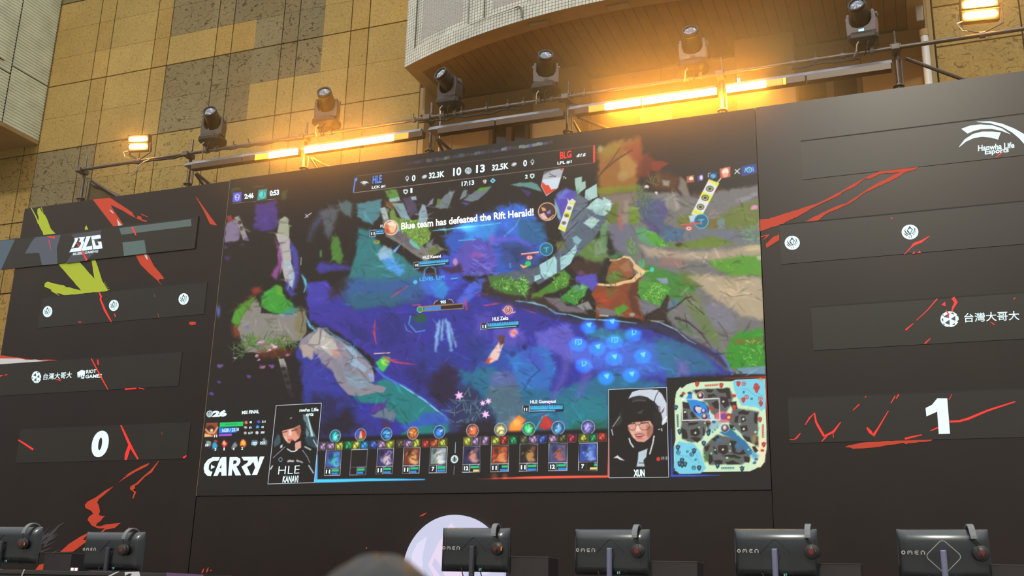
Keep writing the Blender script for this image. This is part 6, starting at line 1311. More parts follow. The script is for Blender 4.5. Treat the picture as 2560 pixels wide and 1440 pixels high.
# unit name bars
def unit(lx, ly, bx0, by0, bx1, by1, h, full):
    """level box then the bar"""
    pg([(lx - 1, ly - 1), (bx0, ly - 2), (bx1 + 2, by1 - 2), (bx1 + 2, by1 + h + 7), (bx0, by0 + h + 7), (lx - 1, ly + 16)], (26, 30, 46), .8); ln([(lx, ly), (bx0 - 2, ly - 1), (bx0 - 2, ly + 15), (lx - 1, ly + 16), (lx, ly)], 1.1, (190, 196, 220), .5)
    pg([(bx0, by0), (bx1, by1), (bx1, by1 + h), (bx0, by0 + h)], (60, 180, 232), .6)
    n = 18
    for k in range(1, n):
        t = k / n; x = bx0 + (bx1 - bx0) * t; y = by0 + (by1 - by0) * t
        ln([(x, y), (x, y + (h if k == n // 2 + 1 else h * .45))], .9, (20, 60, 100), .4)
    x = bx0 + (bx1 - bx0) * full; y = by0 + (by1 - by0) * full
    ln([(bx0, by0 + h + 3.5), (x, y + h + 3.5)], 2.2, (120, 220, 250), .5)
unit(1034, 656, 1049.5, 654, 1121, 647.5, 7.5, .88); unit(1203, 808, 1220, 808.5, 1296, 803, 8.5, .92); unit(1307, 1014, 1325, 1014.5, 1407, 1012.5, 10, .76)
unit(925, 576, 940, 574, 959, 572, 7, 1.0); pg([(996, 571), (1000, 571), (1000, 578), (996, 579)], (60, 180, 232), .7)
ln([(1147, 601.5), (1188, 598)], 3, (60, 170, 220), .7); ln([(1128, 697), (1144, 695)], 2.4, (60, 190, 220), .7)
pg([(1055, 765), (1100, 762), (1158, 758), (1159, 772), (1110, 775), (1056, 779)], (170, 120, 70), .8); pg([(1058, 768), (1157, 760.5), (1157, 770), (1058, 776)], (34, 24, 20), .7); pg([(1060, 768.5), (1102, 765), (1102, 774), (1060, 776.5)], (50, 140, 220), .7); el(1050, 773.7, 8, 8, (180, 190, 170), .7); el(1050, 773.7, 6.5, 6.5, (20, 150, 90), .7); pg([(1083, 762), (1092, 752), (1125, 749), (1136, 757)], (40, 28, 24), 2); ln([(1084, 761), (1088, 754), (1095, 751)], 1.2, (220, 210, 190), .5); ln([(1122, 748), (1130, 750), (1134, 757)], 1.2, (220, 210, 190), .5)
glow(1270.7, 776, 22, (150, 60, 50), .9); el(1270.7, 775, 11, 11, (244, 190, 184), .7); el(1270.7, 775, 9, 9, (120, 60, 70), .7); el(1270.7, 775, 7, 7, (240, 180, 176), .7); el(1270.7, 775, 5, 5, (150, 60, 70), .7); ln([(1270, 768), (1270.5, 776)], 2.2, (250, 226, 220), .6); ln([(1257, 774), (1262, 780)], 3, (240, 180, 176), .8); ln([(1280, 782), (1288, 780)], 2.4, (240, 180, 176), .8)
# ---- bottom panels
pg([(488, 1000), (692, 1000), (672, 1215), (484, 1222)], (17, 13, 13), 5, 0, .97); pg([(668, 1212), (800, 1012), (800, 1095), (1150, 1082), (1520, 1072), (1525, 1195), (1140, 1204), (786, 1210)], (17, 14, 15), 5, 0, .97)
pg([(680, 1205), (1920, 1190), (1932, 1230), (480, 1250)], (17, 14, 15), 2, 0, 1)
PANELS.append(('statistics_panel', [(490, 1014), (684, 1010), (667, 1212), (486, 1216)]))
k = conv(490, 980, 5.761)
el(524, 1034.7, 7.5, 8.5, W2, .6, rot=15); el(524, 1034.5, 5.5, 6.2, (70, 90, 110), .6, rot=15); ln([(521, 1034), (523, 1039), (527, 1038), (528, 1032)], 1.3, W2, .5); ln([(524.5, 1030), (524, 1036)], 1.6, W2, .5)
pg(k([(150, 445), (315, 440), (302, 640), (122, 648)]), (150, 70, 40), 1); el(526, 1072, 11, 9, (66, 26, 18), 3); el(529, 1076, 4, 4, (250, 214, 150), 2); ln(k([(140, 540), (190, 590), (260, 590), (310, 510)]), 4, (236, 170, 120), 1.4); pg(k([(122, 600), (200, 615), (250, 640), (122, 648)]), (250, 196, 130), 2)
pg(k([(345, 440), (682, 425), (678, 490), (340, 508)]), (10, 206, 100), .7); ln(k([(430, 468), (590, 460)]), 2, (20, 150, 80), 1); pg(k([(332, 515), (590, 510), (585, 580), (330, 595)]), (22, 130, 234), .7); pg(k([(330, 606), (518, 598), (515, 630), (328, 640)]), (160, 80, 212), .7)
for x, y, c in ((724, 440, (230, 120, 70)), (905, 428, (70, 90, 220)), (715, 510, (190, 190, 190)), (887, 508, (50, 170, 230)), (710, 595, (190, 190, 180)), (880, 590, (220, 220, 220))): el(490 + x / 5.761, 980 + y / 5.761, 4, 3.6, c, 1, rough=2)
for x, y, c in ((175, 745, (150, 170, 170)), (275, 780, (60, 180, 220)), (415, 750, (216, 60, 40)), (550, 775, (140, 150, 160)), (680, 735, (250, 130, 40)), (858, 735, (110, 160, 180)), (990, 715, (140, 160, 170))): el(490 + x / 5.761, 980 + y / 5.761, 7.5, 8, c, 2.5, .9, rough=7)
glow(608, 1108, 15, (120, 30, 10), .8); glow(562, 1109, 13, (110, 20, 10), .8); el(609, 1107, 5, 6, (255, 190, 80), 2); el(561, 1108, 3.5, 4, (240, 190, 170), 1.5, rough=3); el(540, 1103, 5, 2.5, (200, 60, 50), 1.5, rough=3)
# player pictures
def camera_picture(q, paint):
    pg(q, (13, 12, 12), 1); paint(); PANELS.append(('player_picture', q))
def pic1():
    g = lambda L, c, s=1.0, r=0: pg(k(L), c, s, r)
    g([(1540, 320), (1610, 330), (1670, 520), (1750, 700), (1740, 800), (1600, 690), (1560, 520)], (96, 128, 136)); g([(1600, 340), (1615, 345), (1690, 640), (1660, 640)], (190, 220, 222)); g([(1120, 720), (1180, 600), (1215, 640), (1215, 740), (1130, 800)], (58, 80, 92), 2); g([(1560, 650), (1740, 640), (1740, 820), (1600, 760)], (40, 62, 74), 2)
    ln(k([(1580, 480), (1640, 590), (1620, 660)]), 2, (16, 16, 16), .7); ln(k([(1690, 690), (1745, 790)]), 2, (200, 220, 224), .7)
    g([(1240, 560), (1330, 515), (1490, 470), (1512, 560), (1490, 660), (1420, 720), (1345, 742), (1290, 695), (1250, 630)], (226, 156, 132), 1.4); g([(1410, 520), (1500, 480), (1512, 560), (1490, 650), (1450, 600)], (170, 98, 80), 3); g([(1340, 540), (1385, 545), (1375, 630), (1335, 625)], (250, 206, 190), 2.5); g([(1260, 640), (1300, 640), (1330, 740), (1290, 695)], (236, 190, 176), 2); g([(1315, 680), (1390, 672), (1400, 700), (1340, 712)], (196, 96, 90), 1.2); g([(1420, 725), (1510, 690), (1515, 800), (1430, 850)], (222, 160, 140), 1.5)
    ln(k([(1255, 580), (1310, 568)]), 2.2, (60, 36, 30), 1); ln(k([(1380, 560), (1450, 540)]), 2.4, (60, 36, 30), 1)
    g([(1215, 530), (1240, 380), (1320, 270), (1420, 250), (1510, 290), (1535, 420), (1500, 470), (1400, 520), (1230, 560)], (16, 14, 14), 1.2); g([(1350, 372), (1385, 362), (1380, 385), (1352, 386)], (150, 150, 150), 1); ln(k([(1530, 400), (1570, 450), (1570, 560), (1530, 600)]), 5, (26, 26, 28), 1.2); ln(k([(1360, 740), (1440, 720), (1520, 690), (1530, 620)]), 2.6, (12, 12, 12), .8); el(490 + 1395 / 5.761, 980 + 735 / 5.761, 6, 7, (14, 13, 13), 1.2)
    ln(k([(1315, 820), (1370, 855), (1420, 855), (1455, 835)]), 2.6, (240, 240, 244), .9); ln(k([(1110, 950), (1280, 790)]), 1.2, (190, 200, 210), .6); ln(k([(1535, 840), (1600, 930), (1640, 1020)]), 1.2, (190, 200, 210), .6); g([(1215, 770), (1245, 755), (1245, 800), (1212, 808)], (190, 214, 220)); ln(k([(1570, 790), (1650, 830)]), 3.5, (180, 200, 206), 1.2); ln(k([(1075, 1110), (1100, 1065)]), 3, (220, 226, 230), .8); ln(k([(1625, 1060), (1690, 1165)]), 3, (180, 200, 200), .8)
    el(490 + 1218 / 5.761, 980 + 973 / 5.761, 5, 5.6, (130, 170, 190), .7); el(490 + 1218 / 5.761, 980 + 973 / 5.761, 3.6, 4, (16, 16, 18), .7); ln(k([(1328, 1000), (1395, 995)]), 5, (200, 204, 206), 1.4, 1, 0, 3); ln(k([(1452, 985), (1530, 1005)]), 4, (190, 190, 196), 1.4, 1, 0, 3)
camera_picture(k([(1155, 195), (1808, 160), (1705, 1305), (1035, 1325)]), pic1)
m_ = conv(1500, 930, 4.8)
def pic2():
    g = lambda L, c, s=1.0, r=0: pg(m_(L), c, s, r)
    g([(340, 320), (385, 240), (470, 215), (600, 210), (690, 215), (745, 270), (800, 380), (802, 600), (750, 640), (700, 480), (640, 350), (560, 300), (440, 290)], (204, 212, 226)); ln(m_([(700, 235), (665, 300), (650, 360)]), 1.8, (30, 30, 34), .7); ln(m_([(660, 400), (720, 420), (720, 470)]), 1.5, (40, 40, 44), .6); g([(735, 480), (775, 420), (765, 470), (740, 500)], (130, 60, 66)); ln(m_([(745, 620), (800, 540)]), 4, (240, 240, 246), .8)
    g([(160, 660), (210, 540), (260, 460), (300, 560), (230, 640)], (44, 46, 46), 2); ln(m_([(150, 660), (235, 540)]), 2, (160, 160, 160), .8); ln(m_([(140, 690), (155, 755)]), 2.4, (200, 200, 200), .8)
    g([(325, 610), (600, 585), (638, 650), (632, 730), (590, 800), (530, 842), (450, 836), (390, 780), (340, 690)], (222, 158, 138), 1.5); g([(560, 640), (635, 650), (630, 730), (585, 800), (560, 760)], (166, 104, 86), 4); g([(430, 640), (480, 640), (490, 710), (430, 715)], (248, 206, 190), 3); g([(360, 700), (420, 740), (440, 820), (400, 780)], (236, 180, 160), 3)
    g([(410, 750), (470, 735), (520, 740), (540, 760), (480, 790), (430, 780)], (150, 66, 60), 1.2); ln(m_([(430, 762), (520, 752)]), 1.6, (240, 220, 214), .7); ln(m_([(440, 800), (510, 798)]), 3, (196, 110, 100), 1.4)
    g([(270, 620), (250, 480), (290, 370), (370, 300), (480, 280), (580, 310), (640, 400), (650, 540), (630, 600), (560, 560), (500, 600), (440, 585), (380, 610), (320, 640)], (14, 12, 13), 1.3, 2); g([(370, 340), (400, 300), (500, 290), (560, 320), (550, 345), (460, 335)], (40, 40, 42), 2); ln(m_([(390, 350), (460, 340), (545, 345)]), 3, (96, 98, 100), 1.4, .8, 0, 3); g([(450, 480), (510, 455), (530, 445), (500, 500), (450, 500)], (60, 60, 64), 2)
    for cx, rx in ((385, 48), (535, 62)): 
        pts = [(cx + rx * cos(a * pi / 10), 650 + 48 * sin(a * pi / 10)) for a in range(21)]; ln(m_(pts), 1.3, (40, 30, 30), .6, .9)
    ln(m_([(432, 640), (472, 636)]), 1.3, (40, 30, 30), .6); ln(m_([(350, 625), (410, 620)]), 2, (50, 34, 30), .8); ln(m_([(490, 618), (580, 606)]), 2, (50, 34, 30), .8)
    g([(640, 480), (730, 480), (750, 560), (740, 640), (660, 650), (640, 560)], (24, 24, 26), 1.5); ln(m_([(640, 360), (690, 420), (700, 500)]), 5, (20, 20, 22), 1.2)
    g([(330, 800), (390, 790), (450, 850), (540, 850), (620, 770), (650, 720), (690, 760), (660, 900), (600, 1000), (460, 960), (380, 900)], (15, 14, 15), 1.5); ln(m_([(350, 800), (365, 850), (400, 900)]), 3.2, (226, 226, 228), .8); ln(m_([(648, 770), (635, 850), (598, 980)]), 3.2, (226, 226, 228), .8)
    g([(460, 962), (570, 920), (555, 1020), (520, 1060), (538, 1135), (438, 1135), (455, 1050)], (186, 204, 214), 1.2); ln(m_([(470, 1090), (530, 1095)]), 2, (40, 46, 50), .8); g([(165, 1030), (210, 1000), (230, 1020), (298, 1066), (240, 1052), (205, 1030)], (232, 234, 236)); el(1500 + 700 / 4.8, 930 + 1045 / 4.8, 5, 5, (216, 56, 44), 1); 
    for x in (745, 765, 790, 812): ln(m_([(x, 1020), (x + 2, 1048)]), 2.2, (190, 190, 190), .8, .9, 0, 2)
    ln(m_([(700, 690), (720, 685)]), 2, (190, 190, 190), .7); ln(m_([(738, 680), (742, 705)]), 2.6, (190, 190, 190), .7)
camera_picture(m_([(103, 210), (800, 185), (825, 1262), (108, 1270)]), pic2)
# map
pg(m_([(803, 70), (2000, 45), (2040, 1260), (850, 1275)]), (18, 13, 12), .8); PANELS.append(('mini_map', m_([(803, 70), (1998, 45), (2010, 1255), (850, 1255)])))
g = lambda L, c, s=1.0, r=0: pg(m_(L), c, s, r)
g([(895, 420), (900, 330), (915, 240), (935, 215), (960, 180), (985, 195), (1040, 150), (1100, 130), (1200, 118), (1580, 110), (1640, 90), (1985, 80), (1990, 470), (2000, 900), (1985, 1000), (1975, 1080), (1930, 1140), (1900, 1140), (1860, 1165), (1800, 1190), (1220, 1200), (1205, 1215), (960, 1222), (940, 1190), (885, 1180), (888, 880), (905, 820)], (206, 236, 196), .8)
g([(1800, 820), (1990, 780), (2000, 900), (1970, 1080), (1900, 1140), (1830, 1080)], (240, 232, 190), 5, 3)
GR = (92, 96, 96)
g([(1100, 220), (1240, 200), (1560, 190), (1600, 300), (1560, 420), (1480, 520), (1380, 560), (1330, 480), (1290, 380), (1200, 300)], GR, 3, 2); g([(985, 360), (1060, 380), (1120, 480), (1200, 560), (1290, 600), (1270, 700), (1220, 820), (1100, 850), (985, 800), (975, 560)], GR, 3, 2); g([(1600, 420), (1700, 440), (1900, 480), (1900, 900), (1820, 860), (1700, 740), (1600, 660), (1540, 600)], GR, 3, 2); g([(1250, 880), (1400, 750), (1560, 780), (1700, 800), (1800, 900), (1800, 1060), (1700, 1110), (1320, 1110), (1240, 1000)], GR, 3, 2)
BK = (40, 31, 28)
for L in ([(1130, 215), (1220, 205), (1215, 240), (1150, 250)], [(1260, 210), (1360, 200), (1340, 240), (1290, 240)], [(1390, 200), (1560, 190), (1570, 320), (1530, 330), (1500, 250), (1420, 240)], [(1290, 270), (1360, 260), (1400, 290), (1300, 310)], [(1330, 380), (1400, 340), (1440, 380), (1430, 450), (1370, 440)], [(1440, 290), (1530, 310), (1550, 400), (1500, 440), (1450, 380)], [(985, 355), (1060, 370), (1080, 440), (1000, 440)], [(1000, 460), (1040, 470), (1060, 560), (1000, 570)], [(1190, 350), (1250, 350), (1310, 430), (1310, 500), (1270, 470), (1240, 400)], [(1110, 470), (1160, 540), (1110, 560), (1080, 500)], [(1550, 360), (1640, 350), (1650, 430), (1600, 460)], [(985, 590), (1060, 590), (1060, 640), (1110, 640), (1180, 620), (1170, 600), (1080, 610)], [(975, 660), (1040, 700), (1060, 800), (985, 800)], [(1090, 690), (1170, 670), (1205, 740), (1150, 780), (1090, 760)], [(1080, 790), (1180, 780), (1220, 800), (1170, 850)], [(1230, 650), (1250, 680), (1260, 760), (1235, 760)], [(1265, 600), (1330, 600), (1335, 680), (1290, 690)], [(1650, 480), (1720, 450), (1790, 480), (1780, 510), (1660, 510)], [(1620, 530), (1660, 520), (1650, 620), (1610, 610)], [(1690, 540), (1740, 530), (1760, 590), (1700, 610)], [(1850, 490), (1890, 490), (1890, 620), (1860, 630), (1850, 560)], [(1680, 660), (1760, 640), (1780, 700), (1700, 720)], [(1540, 620), (1600, 640), (1620, 700), (1560, 680)], [(1700, 750), (1800, 780), (1830, 860), (1760, 830)], [(1840, 780), (1890, 780), (1900, 870), (1870, 880)], [(1340, 800), (1420, 760), (1440, 790), (1380, 830)], [(1250, 890), (1320, 870), (1300, 940), (1270, 950)], [(1360, 880), (1400, 920), (1420, 990), (1370, 970)], [(1420, 880), (1530, 870), (1540, 960), (1480, 990), (1420, 960)], [(1560, 820), (1640, 820), (1650, 900), (1620, 950), (1680, 970), (1720, 920), (1750, 980), (1680, 990), (1590, 970)], [(1300, 980), (1350, 1000), (1360, 1060), (1310, 1110)], [(1360, 1050), (1470, 1060), (1470, 1105), (1390, 1110)], [(1460, 1000), (1620, 990), (1700, 1020), (1680, 1040), (1520, 1020)], [(1510, 1080), (1600, 1060), (1690, 1110), (1520, 1110)], [(1730, 1010), (1800, 1030), (1790, 1090), (1740, 1080)], [(1820, 900), (1870, 890), (1900, 950), (1860, 980)]): g(L, BK, 1.2, 2)
BL = (120, 208, 230)
g([(1590, 112), (1640, 92), (1980, 82), (1988, 440), (1935, 478), (1890, 430), (1790, 410), (1700, 400), (1650, 310), (1610, 220)], BL, 1.2, 2); g([(890, 900), (950, 830), (1050, 850), (1120, 860), (1200, 940), (1235, 1050), (1280, 1160), (1205, 1215), (960, 1222), (888, 1160)], BL, 1.2, 2)
for L in ([(1700, 200), (1780, 210), (1830, 260), (1900, 300)], [(1880, 130), (1860, 240), (1960, 290)], [(930, 1000), (1050, 1010), (1120, 1080)], [(1080, 900), (1160, 1000), (1190, 1100)]): ln(m_(L), 1.6, (80, 170, 200), .8, .8)
g([(1030, 320), (1060, 270), (1110, 240), (1105, 320), (1200, 350), (1270, 370), (1290, 430), (1300, 500), (1370, 545), (1330, 570), (1220, 560), (1130, 500), (1080, 410)], (34, 136, 216), 2, 2); g([(1435, 725), (1510, 690), (1570, 680), (1640, 740), (1740, 820), (1790, 900), (1840, 960), (1800, 1000), (1740, 960), (1700, 890), (1600, 800), (1500, 760)], (40, 112, 156), 2, 2); g([(1390, 800), (1440, 800), (1470, 830), (1420, 850)], (60, 110, 150), 2); el(1500 + 1655 / 4.8, 930 + 890 / 4.8, 8, 9, (60, 110, 150), 2); g([(1340, 580), (1440, 540), (1470, 600), (1360, 700), (1290, 690)], (150, 190, 190), 5, 2); g([(1240, 1000), (1300, 960), (1290, 1060), (1260, 1080)], (80, 120, 60), 5); g([(1480, 1040), (1620, 1030), (1690, 1060), (1600, 1050)], (70, 120, 60), 5, 2); g([(1820, 780), (1880, 740), (1880, 840), (1830, 850)], (150, 130, 80), 6)
g([(1790, 970), (1850, 960), (1900, 1010), (1870, 1060), (1820, 1030)], (90, 170, 210), 5, 2)
el(1500 + 1480 / 4.8, 930 + 540 / 4.8, 21, 14, (224, 110, 120), 2, .9, rot=10); el(1500 + 1490 / 4.8, 930 + 535 / 4.8, 10, 8, (120, 70, 150), 2); el(1500 + 1550 / 4.8, 930 + 540 / 4.8, 8.5, 9, (150, 60, 40), 1); el(1500 + 1545 / 4.8, 930 + 545 / 4.8, 4, 4, (240, 180, 130), 1.5)
def champ(x, y, ring, fill, r=10): X, Y_ = 1500 + x / 4.8, 930 + y / 4.8; el(X, Y_, r, r, ring, .7); el(X, Y_, r - 1.6, r - 1.6, fill, .7); el(X - 1, Y_ - 2, r * .4, r * .5, (230, 210, 200), 2)
champ(1205, 285, (236, 170, 170), (50, 36, 50)); champ(1165, 445, (30, 60, 160), (20, 40, 120)); champ(1190, 455, (240, 240, 240), (200, 180, 200), 7); champ(1245, 470, (60, 90, 200), (40, 60, 140), 8); champ(1255, 535, (90, 150, 220), (110, 40, 30), 9); champ(1500, 675, (120, 180, 230), (100, 70, 60), 11); champ(1345, 535, (210, 230, 236), (190, 214, 220), 6)
RD = (204, 44, 36); BU = (16, 62, 84)
def tower(x, y, c, s=1.0): X, Y_ = 1500 + x / 4.8, 930 + y / 4.8; pg([(X - 6 * s, Y_ - 4 * s), (X, Y_ - 7 * s), (X + 6 * s, Y_ - 4 * s), (X + 4 * s, Y_ + 4 * s), (X, Y_ + 8 * s), (X - 4 * s, Y_ + 4 * s)], c, .7); el(X, Y_ - 1, 2 * s, 3 * s, tuple(min(255, int(v * .45 + 90 * (v < 90) + 8)) for v in c), .8)
for x, y in ((1165, 145), (1455, 160), (1660, 140), (1875, 165), (1720, 335), (1930, 380), (1610, 425), (1920, 570), (1965, 870)): tower(x, y, RD)
for x, y in ((1860, 190), (1900, 185), (1880, 225)): tower(x, y, RD, .8)
for x, y in ((910, 425), (955, 715), (935, 905), (1130, 945), (985, 1115), (1190, 1150), (1300, 735), (1245, 855), (1410, 1125), (1705, 1160), (985, 1060), (1020, 1105), (955, 1100)): tower(x, y, BU)
for x, y, c in ((1725, 140, RD), (1760, 300, RD), (1925, 320, RD), (940, 965, BU), (1100, 990, BU), (1125, 1150, BU)): X, Y_ = 1500 + x / 4.8, 930 + y / 4.8; el(X, Y_, 5.5, 5.5, c, .7); el(X, Y_, 3.6, 3.6, BL, .7); el(X, Y_, 2, 2, c, .7)
for x0, y0, x1, y1, n, c in ((1270, 163, 1405, 155, 6, RD), (930, 520, 935, 650, 6, BU), (1955, 640, 1955, 780, 6, RD), (1465, 1152, 1600, 1150, 6, (30, 110, 140)), (1350, 720, 1410, 665, 3, (40, 130, 180))):
    for i in range(n): X, Y_ = 1500 + (x0 + (x1 - x0) * i / (n - 1)) / 4.8, 930 + (y0 + (y1 - y0) * i / (n - 1)) / 4.8; el(X, Y_, 2.8, 2.8, c, .6); el(X, Y_, 1.2, 1.2, (210, 220, 190), .6)
for x, y, c in ((1000, 257, RD), (980, 287, BU), (1075, 250, BU), (1338, 440, RD), (1365, 600, (30, 90, 150)), (1610, 285, RD), (1300, 590, (170, 60, 50)), (1945, 940, RD), (1875, 1050, (30, 120, 160)), (1855, 1090, (30, 120, 160)), (1805, 975, (30, 120, 160)), (1305, 700, BU)): el(1500 + x / 4.8, 930 + y / 4.8, 5, 3.6, c, 1, rough=2)
for x, y in ((1480, 355), (1720, 565), (1145, 730), (1725, 685), (1475, 930), (1865, 720), (1020, 480), (1525, 1030)): el(1500 + x / 4.8, 930 + y / 4.8, 2.6, 2.6, (226, 220, 196), .8)
for x, y in ((1260, 610), (1190, 665), (1675, 625), (1560, 865), (1560, 945), (1335, 975), (1380, 935), (1650, 750), (1605, 675), (1245, 1000), (1895, 760), (1780, 440), (1075, 845), (1780, 930)): el(1500 + x / 4.8, 930 + y / 4.8, 2.2, 2.2, (150, 220, 170), .7)
for x, y in ((1723, 243), (1818, 323), (1048, 953), (1145, 1052)): X, Y_ = 1500 + x / 4.8, 930 + y / 4.8; pg([(X - 2.6, Y_ - 2.6), (X + 2.6, Y_ - 2.6), (X + 2.6, Y_ + 2.6), (X - 2.6, Y_ + 2.6)], (20, 70, 90), .5); el(X, Y_, 1, 1, BL, .5)
ln(m_([(985, 330), (1428, 320), (1438, 573), (990, 582), (985, 330)]), 1.8, (250, 250, 246), .5)
ln(m_([(1480, 78), (1800, 66), (1992, 58)]), [1, 4, 5], (150, 30, 24), 1.5); ln(m_([(1994, 60), (1998, 450), (2002, 700)]), [4, 2.4, 1], (190, 40, 30), 1.2); ln(m_([(858, 680), (862, 1245)]), [1, 5], (40, 80, 200), 1.5); ln(m_([(862, 1245), (1100, 1243), (1440, 1238)]), [5, 5, 1], (50, 90, 220), 1.5); el(1500 + 1930 / 4.8, 930 + 85 / 4.8, 6, 3, (220, 130, 50), 1); el(1500 + 885 / 4.8, 930 + 1175 / 4.8, 3.5, 5, BU, 1)
# ten player cards
cl = conv(780, 1030, 6.737); cr = conv(1130, 1030, 6.244)
CARDS = [(cl([(240, 650), (502, 645), (470, 1065), (205, 1068)]), cl([(390, 405)])[0], (14, 16.5, 14), (20, 190, 200), ((60, 90, 170), (70, 190, 220)), 11, (.75, .9, .85)), (cl([(668, 635), (935, 628), (905, 1052), (638, 1060)]), cl([(820, 385)])[0], (14, 16.5, 14), (190, 70, 50), None, None, (.9, .9, .75)), (cl([(1105, 620), (1375, 612), (1348, 1040), (1075, 1048)]), cl([(1255, 370)])[0], (14, 16.5, 14), (40, 130, 220), ((54, 44, 110), (236, 206, 220)), 11, (.25, .95, .9)), (cl([(1550, 605), (1825, 600), (1800, 1030), (1520, 1038)]), cl([(1700, 355)])[0], (14, 16.5, 14), (236, 110, 40), ((120, 46, 26), (250, 180, 120)), 11, (.55, .95, .75)), (cl([(1995, 590), (2278, 585), (2258, 1018), (1972, 1025)]), cl([(2145, 335)])[0], (14.5, 16.5, 14), (30, 110, 220), ((130, 146, 150), (226, 232, 230)), 7, (.6, .98, .98)),
         (cr([(178, 535), (440, 530), (430, 940), (160, 940)]), cr([(320, 290)])[0], (15.5, 17, 6), (216, 90, 50), ((40, 44, 90), (236, 150, 130)), 12, (-.2, 1.0, -.68)), (cr([(615, 522), (882, 518), (878, 930), (600, 935)]), cr([(758, 275)])[0], (16, 17, 6), (226, 206, 130), ((150, 56, 26), (240, 150, 90)), 11, (-.05, -.68, -.85)), (cr([(1058, 508), (1335, 505), (1330, 925), (1047, 925)]), cr([(1200, 262)])[0], (16.5, 17, 4), (30, 190, 100), ((40, 28, 24), (220, 150, 90)), 11, (-.4, .98, .95)), (cr([(1515, 498), (1795, 492), (1795, 912), (1505, 918)]), cr([(1658, 248)])[0], (16.5, 17.5, 2), (70, 150, 230), ((70, 84, 140), (190, 96, 76)), 12, (-.25, .98, -.95)), (cr([(1985, 488), (2268, 482), (2270, 910), (1975, 912)]), cr([(2125, 238)])[0], (17.5, 18, 0), (120, 110, 200), ((50, 80, 180), (130, 170, 236)), 7, (-.3, -.3, -.72))]
for i, (q, c, rr_, cc, pc_, lv, bars_) in enumerate(CARDS):
    T = lambda u, v: ((q[0][0] * (1 - u) + q[1][0] * u) * (1 - v) + (q[3][0] * (1 - u) + q[2][0] * u) * v, (q[0][1] * (1 - u) + q[1][1] * u) * (1 - v) + (q[3][1] * (1 - u) + q[2][1] * u) * v)
    pg(q, (20, 17, 18), .7)
    if pc_:                                   # plain colour swirls stand in for the painted portraits
        pg([T(.06, .04), T(.94, .04), T(.94, .66), T(.06, .66)], pc_[0], .8)
        x, y = T(.55, .38); el(x, y, 11, 13, pc_[1], 5, .85, rough=5); x, y = T(.3, .2); el(x, y, 7, 8, tuple(int(v * .5) for v in pc_[0]), 4, .8, rough=5); x, y = T(.7, .58); el(x, y, 9, 5, tuple(min(255, int(v * 1.15)) for v in pc_[1]), 3, .7, rough=4); x, y = T(.75, .15); el(x, y, 6, 6, tuple(min(255, int(v * .5 + u * .5)) for v, u in zip(*pc_)), 3, .8, rough=4); ln([T(.2, .6), T(.45, .3), T(.8, .22)], [1, 4, 1], tuple(int(v * .4) for v in pc_[1]), 1.6, .7)
        for j in range(7): rn = random.Random(i * 9 + j); u, v = rn.uniform(.15, .8), rn.uniform(.1, .58); ln([T(u, v), T(u + rn.uniform(-.15, .2), v + rn.uniform(.02, .12))], [3, 1], tuple(int(min(255, w_ * rn.uniform(.3, 1.3))) for w_ in pc_[j % 2]), 1.2, .8)
    for v in (0, .70, 1): ln([T(0, v), T(1, v)], 1.1, (196, 200, 216), .5)
    for u in (0, 1): ln([T(u, 0), T(u, 1)], 1.1, (196, 200, 216), .5)
    ln([T(.42, .7), T(.42, 1)], 1.0, (196, 200, 216), .5)
    for (v0, v1, col), fr in zip(((.705, .735, (170, 130, 200)), (.755, .85, (36, 196, 130)), (.89, .975, (44, 140, 224) if i not in (5, 9) else (240, 214, 120))), bars_):
        a_, b_ = (.46, .46 + .5 * fr) if fr > 0 else (.97 + .5 * fr, .97)
        pg([T(a_, v0), T(b_, v0), T(b_, v1), T(a_, v1)], col, .6)
    el(c[0], c[1], rr_[0], rr_[1], (170, 190, 220), .7, rot=rr_[2]); el(c[0], c[1], rr_[0] - 1.4, rr_[1] - 1.4, tuple(int(v * .55) for v in cc), .7, rot=rr_[2]); el(c[0], c[1] + 1, rr_[0] * .5, rr_[1] * .6, tuple(min(255, int(v * 1.2 + 30)) for v in cc), 4, .95, rough=6)
    for j in range(5): rn = random.Random(i * 31 + j); a_ = rn.uniform(0, 6.3); ln([(c[0] + 3 * cos(a_), c[1] + 3 * sin(a_)), (c[0] + 10 * cos(a_), c[1] + 11 * sin(a_))], [3, 1], rn.choice([(245, 245, 240), tuple(int(v * .4) for v in cc), cc]), 1.1, .8)
    PANELS.append(('player_card', q))
if True:                                      # the second card's disc is split blue and red
    x, y = CARDS[1][1]; el(x - 5, y - 2, 6, 10, (40, 90, 210), 2); el(x + 5, y, 6, 9, (200, 50, 40), 2); pg([(x - 1, y - 9), (x + 1.5, y - 9), (x + 4, y + 8), (x - 4, y + 8)], (244, 190, 130), 1.4); el(x, y + 12, 6, 3, (30, 150, 60), 1.5)
YEL, VIO, GRN, BLU, REDC, BRN = (196, 206, 66), (176, 140, 190), (20, 160, 90), (56, 96, 200), (204, 56, 44), (90, 76, 56)
TRI = [(cl, [(110, 255, 400, 515), (540, 675, 810, 945), (975, 1110, 1250, 1385), (1420, 1555, 1700, 1825), (1860, 2000, 2140, 2280)], lambda x: 512 - (x - 110) * .031, 135, ((VIO, VIO, YEL), (GRN, YEL, (30, 150, 220)), (BLU, VIO, YEL), (BRN, VIO, YEL), (REDC, (210, 90, 50), YEL))),
       (cr, [(185, 315, 445, 578), (622, 750, 886, 1020), (1062, 1205, 1342, 1476), (1514, 1655, 1806, 1940), (1985, 2135, 2272, 2415)], lambda x: 393 - (x - 185) * .030, 128, ((YEL, VIO, VIO), (YEL, REDC, GRN), ((80, 90, 50), VIO, BLU), (VIO, (90, 90, 50), (190, 50, 80)), (YEL, GRN, REDC)))]
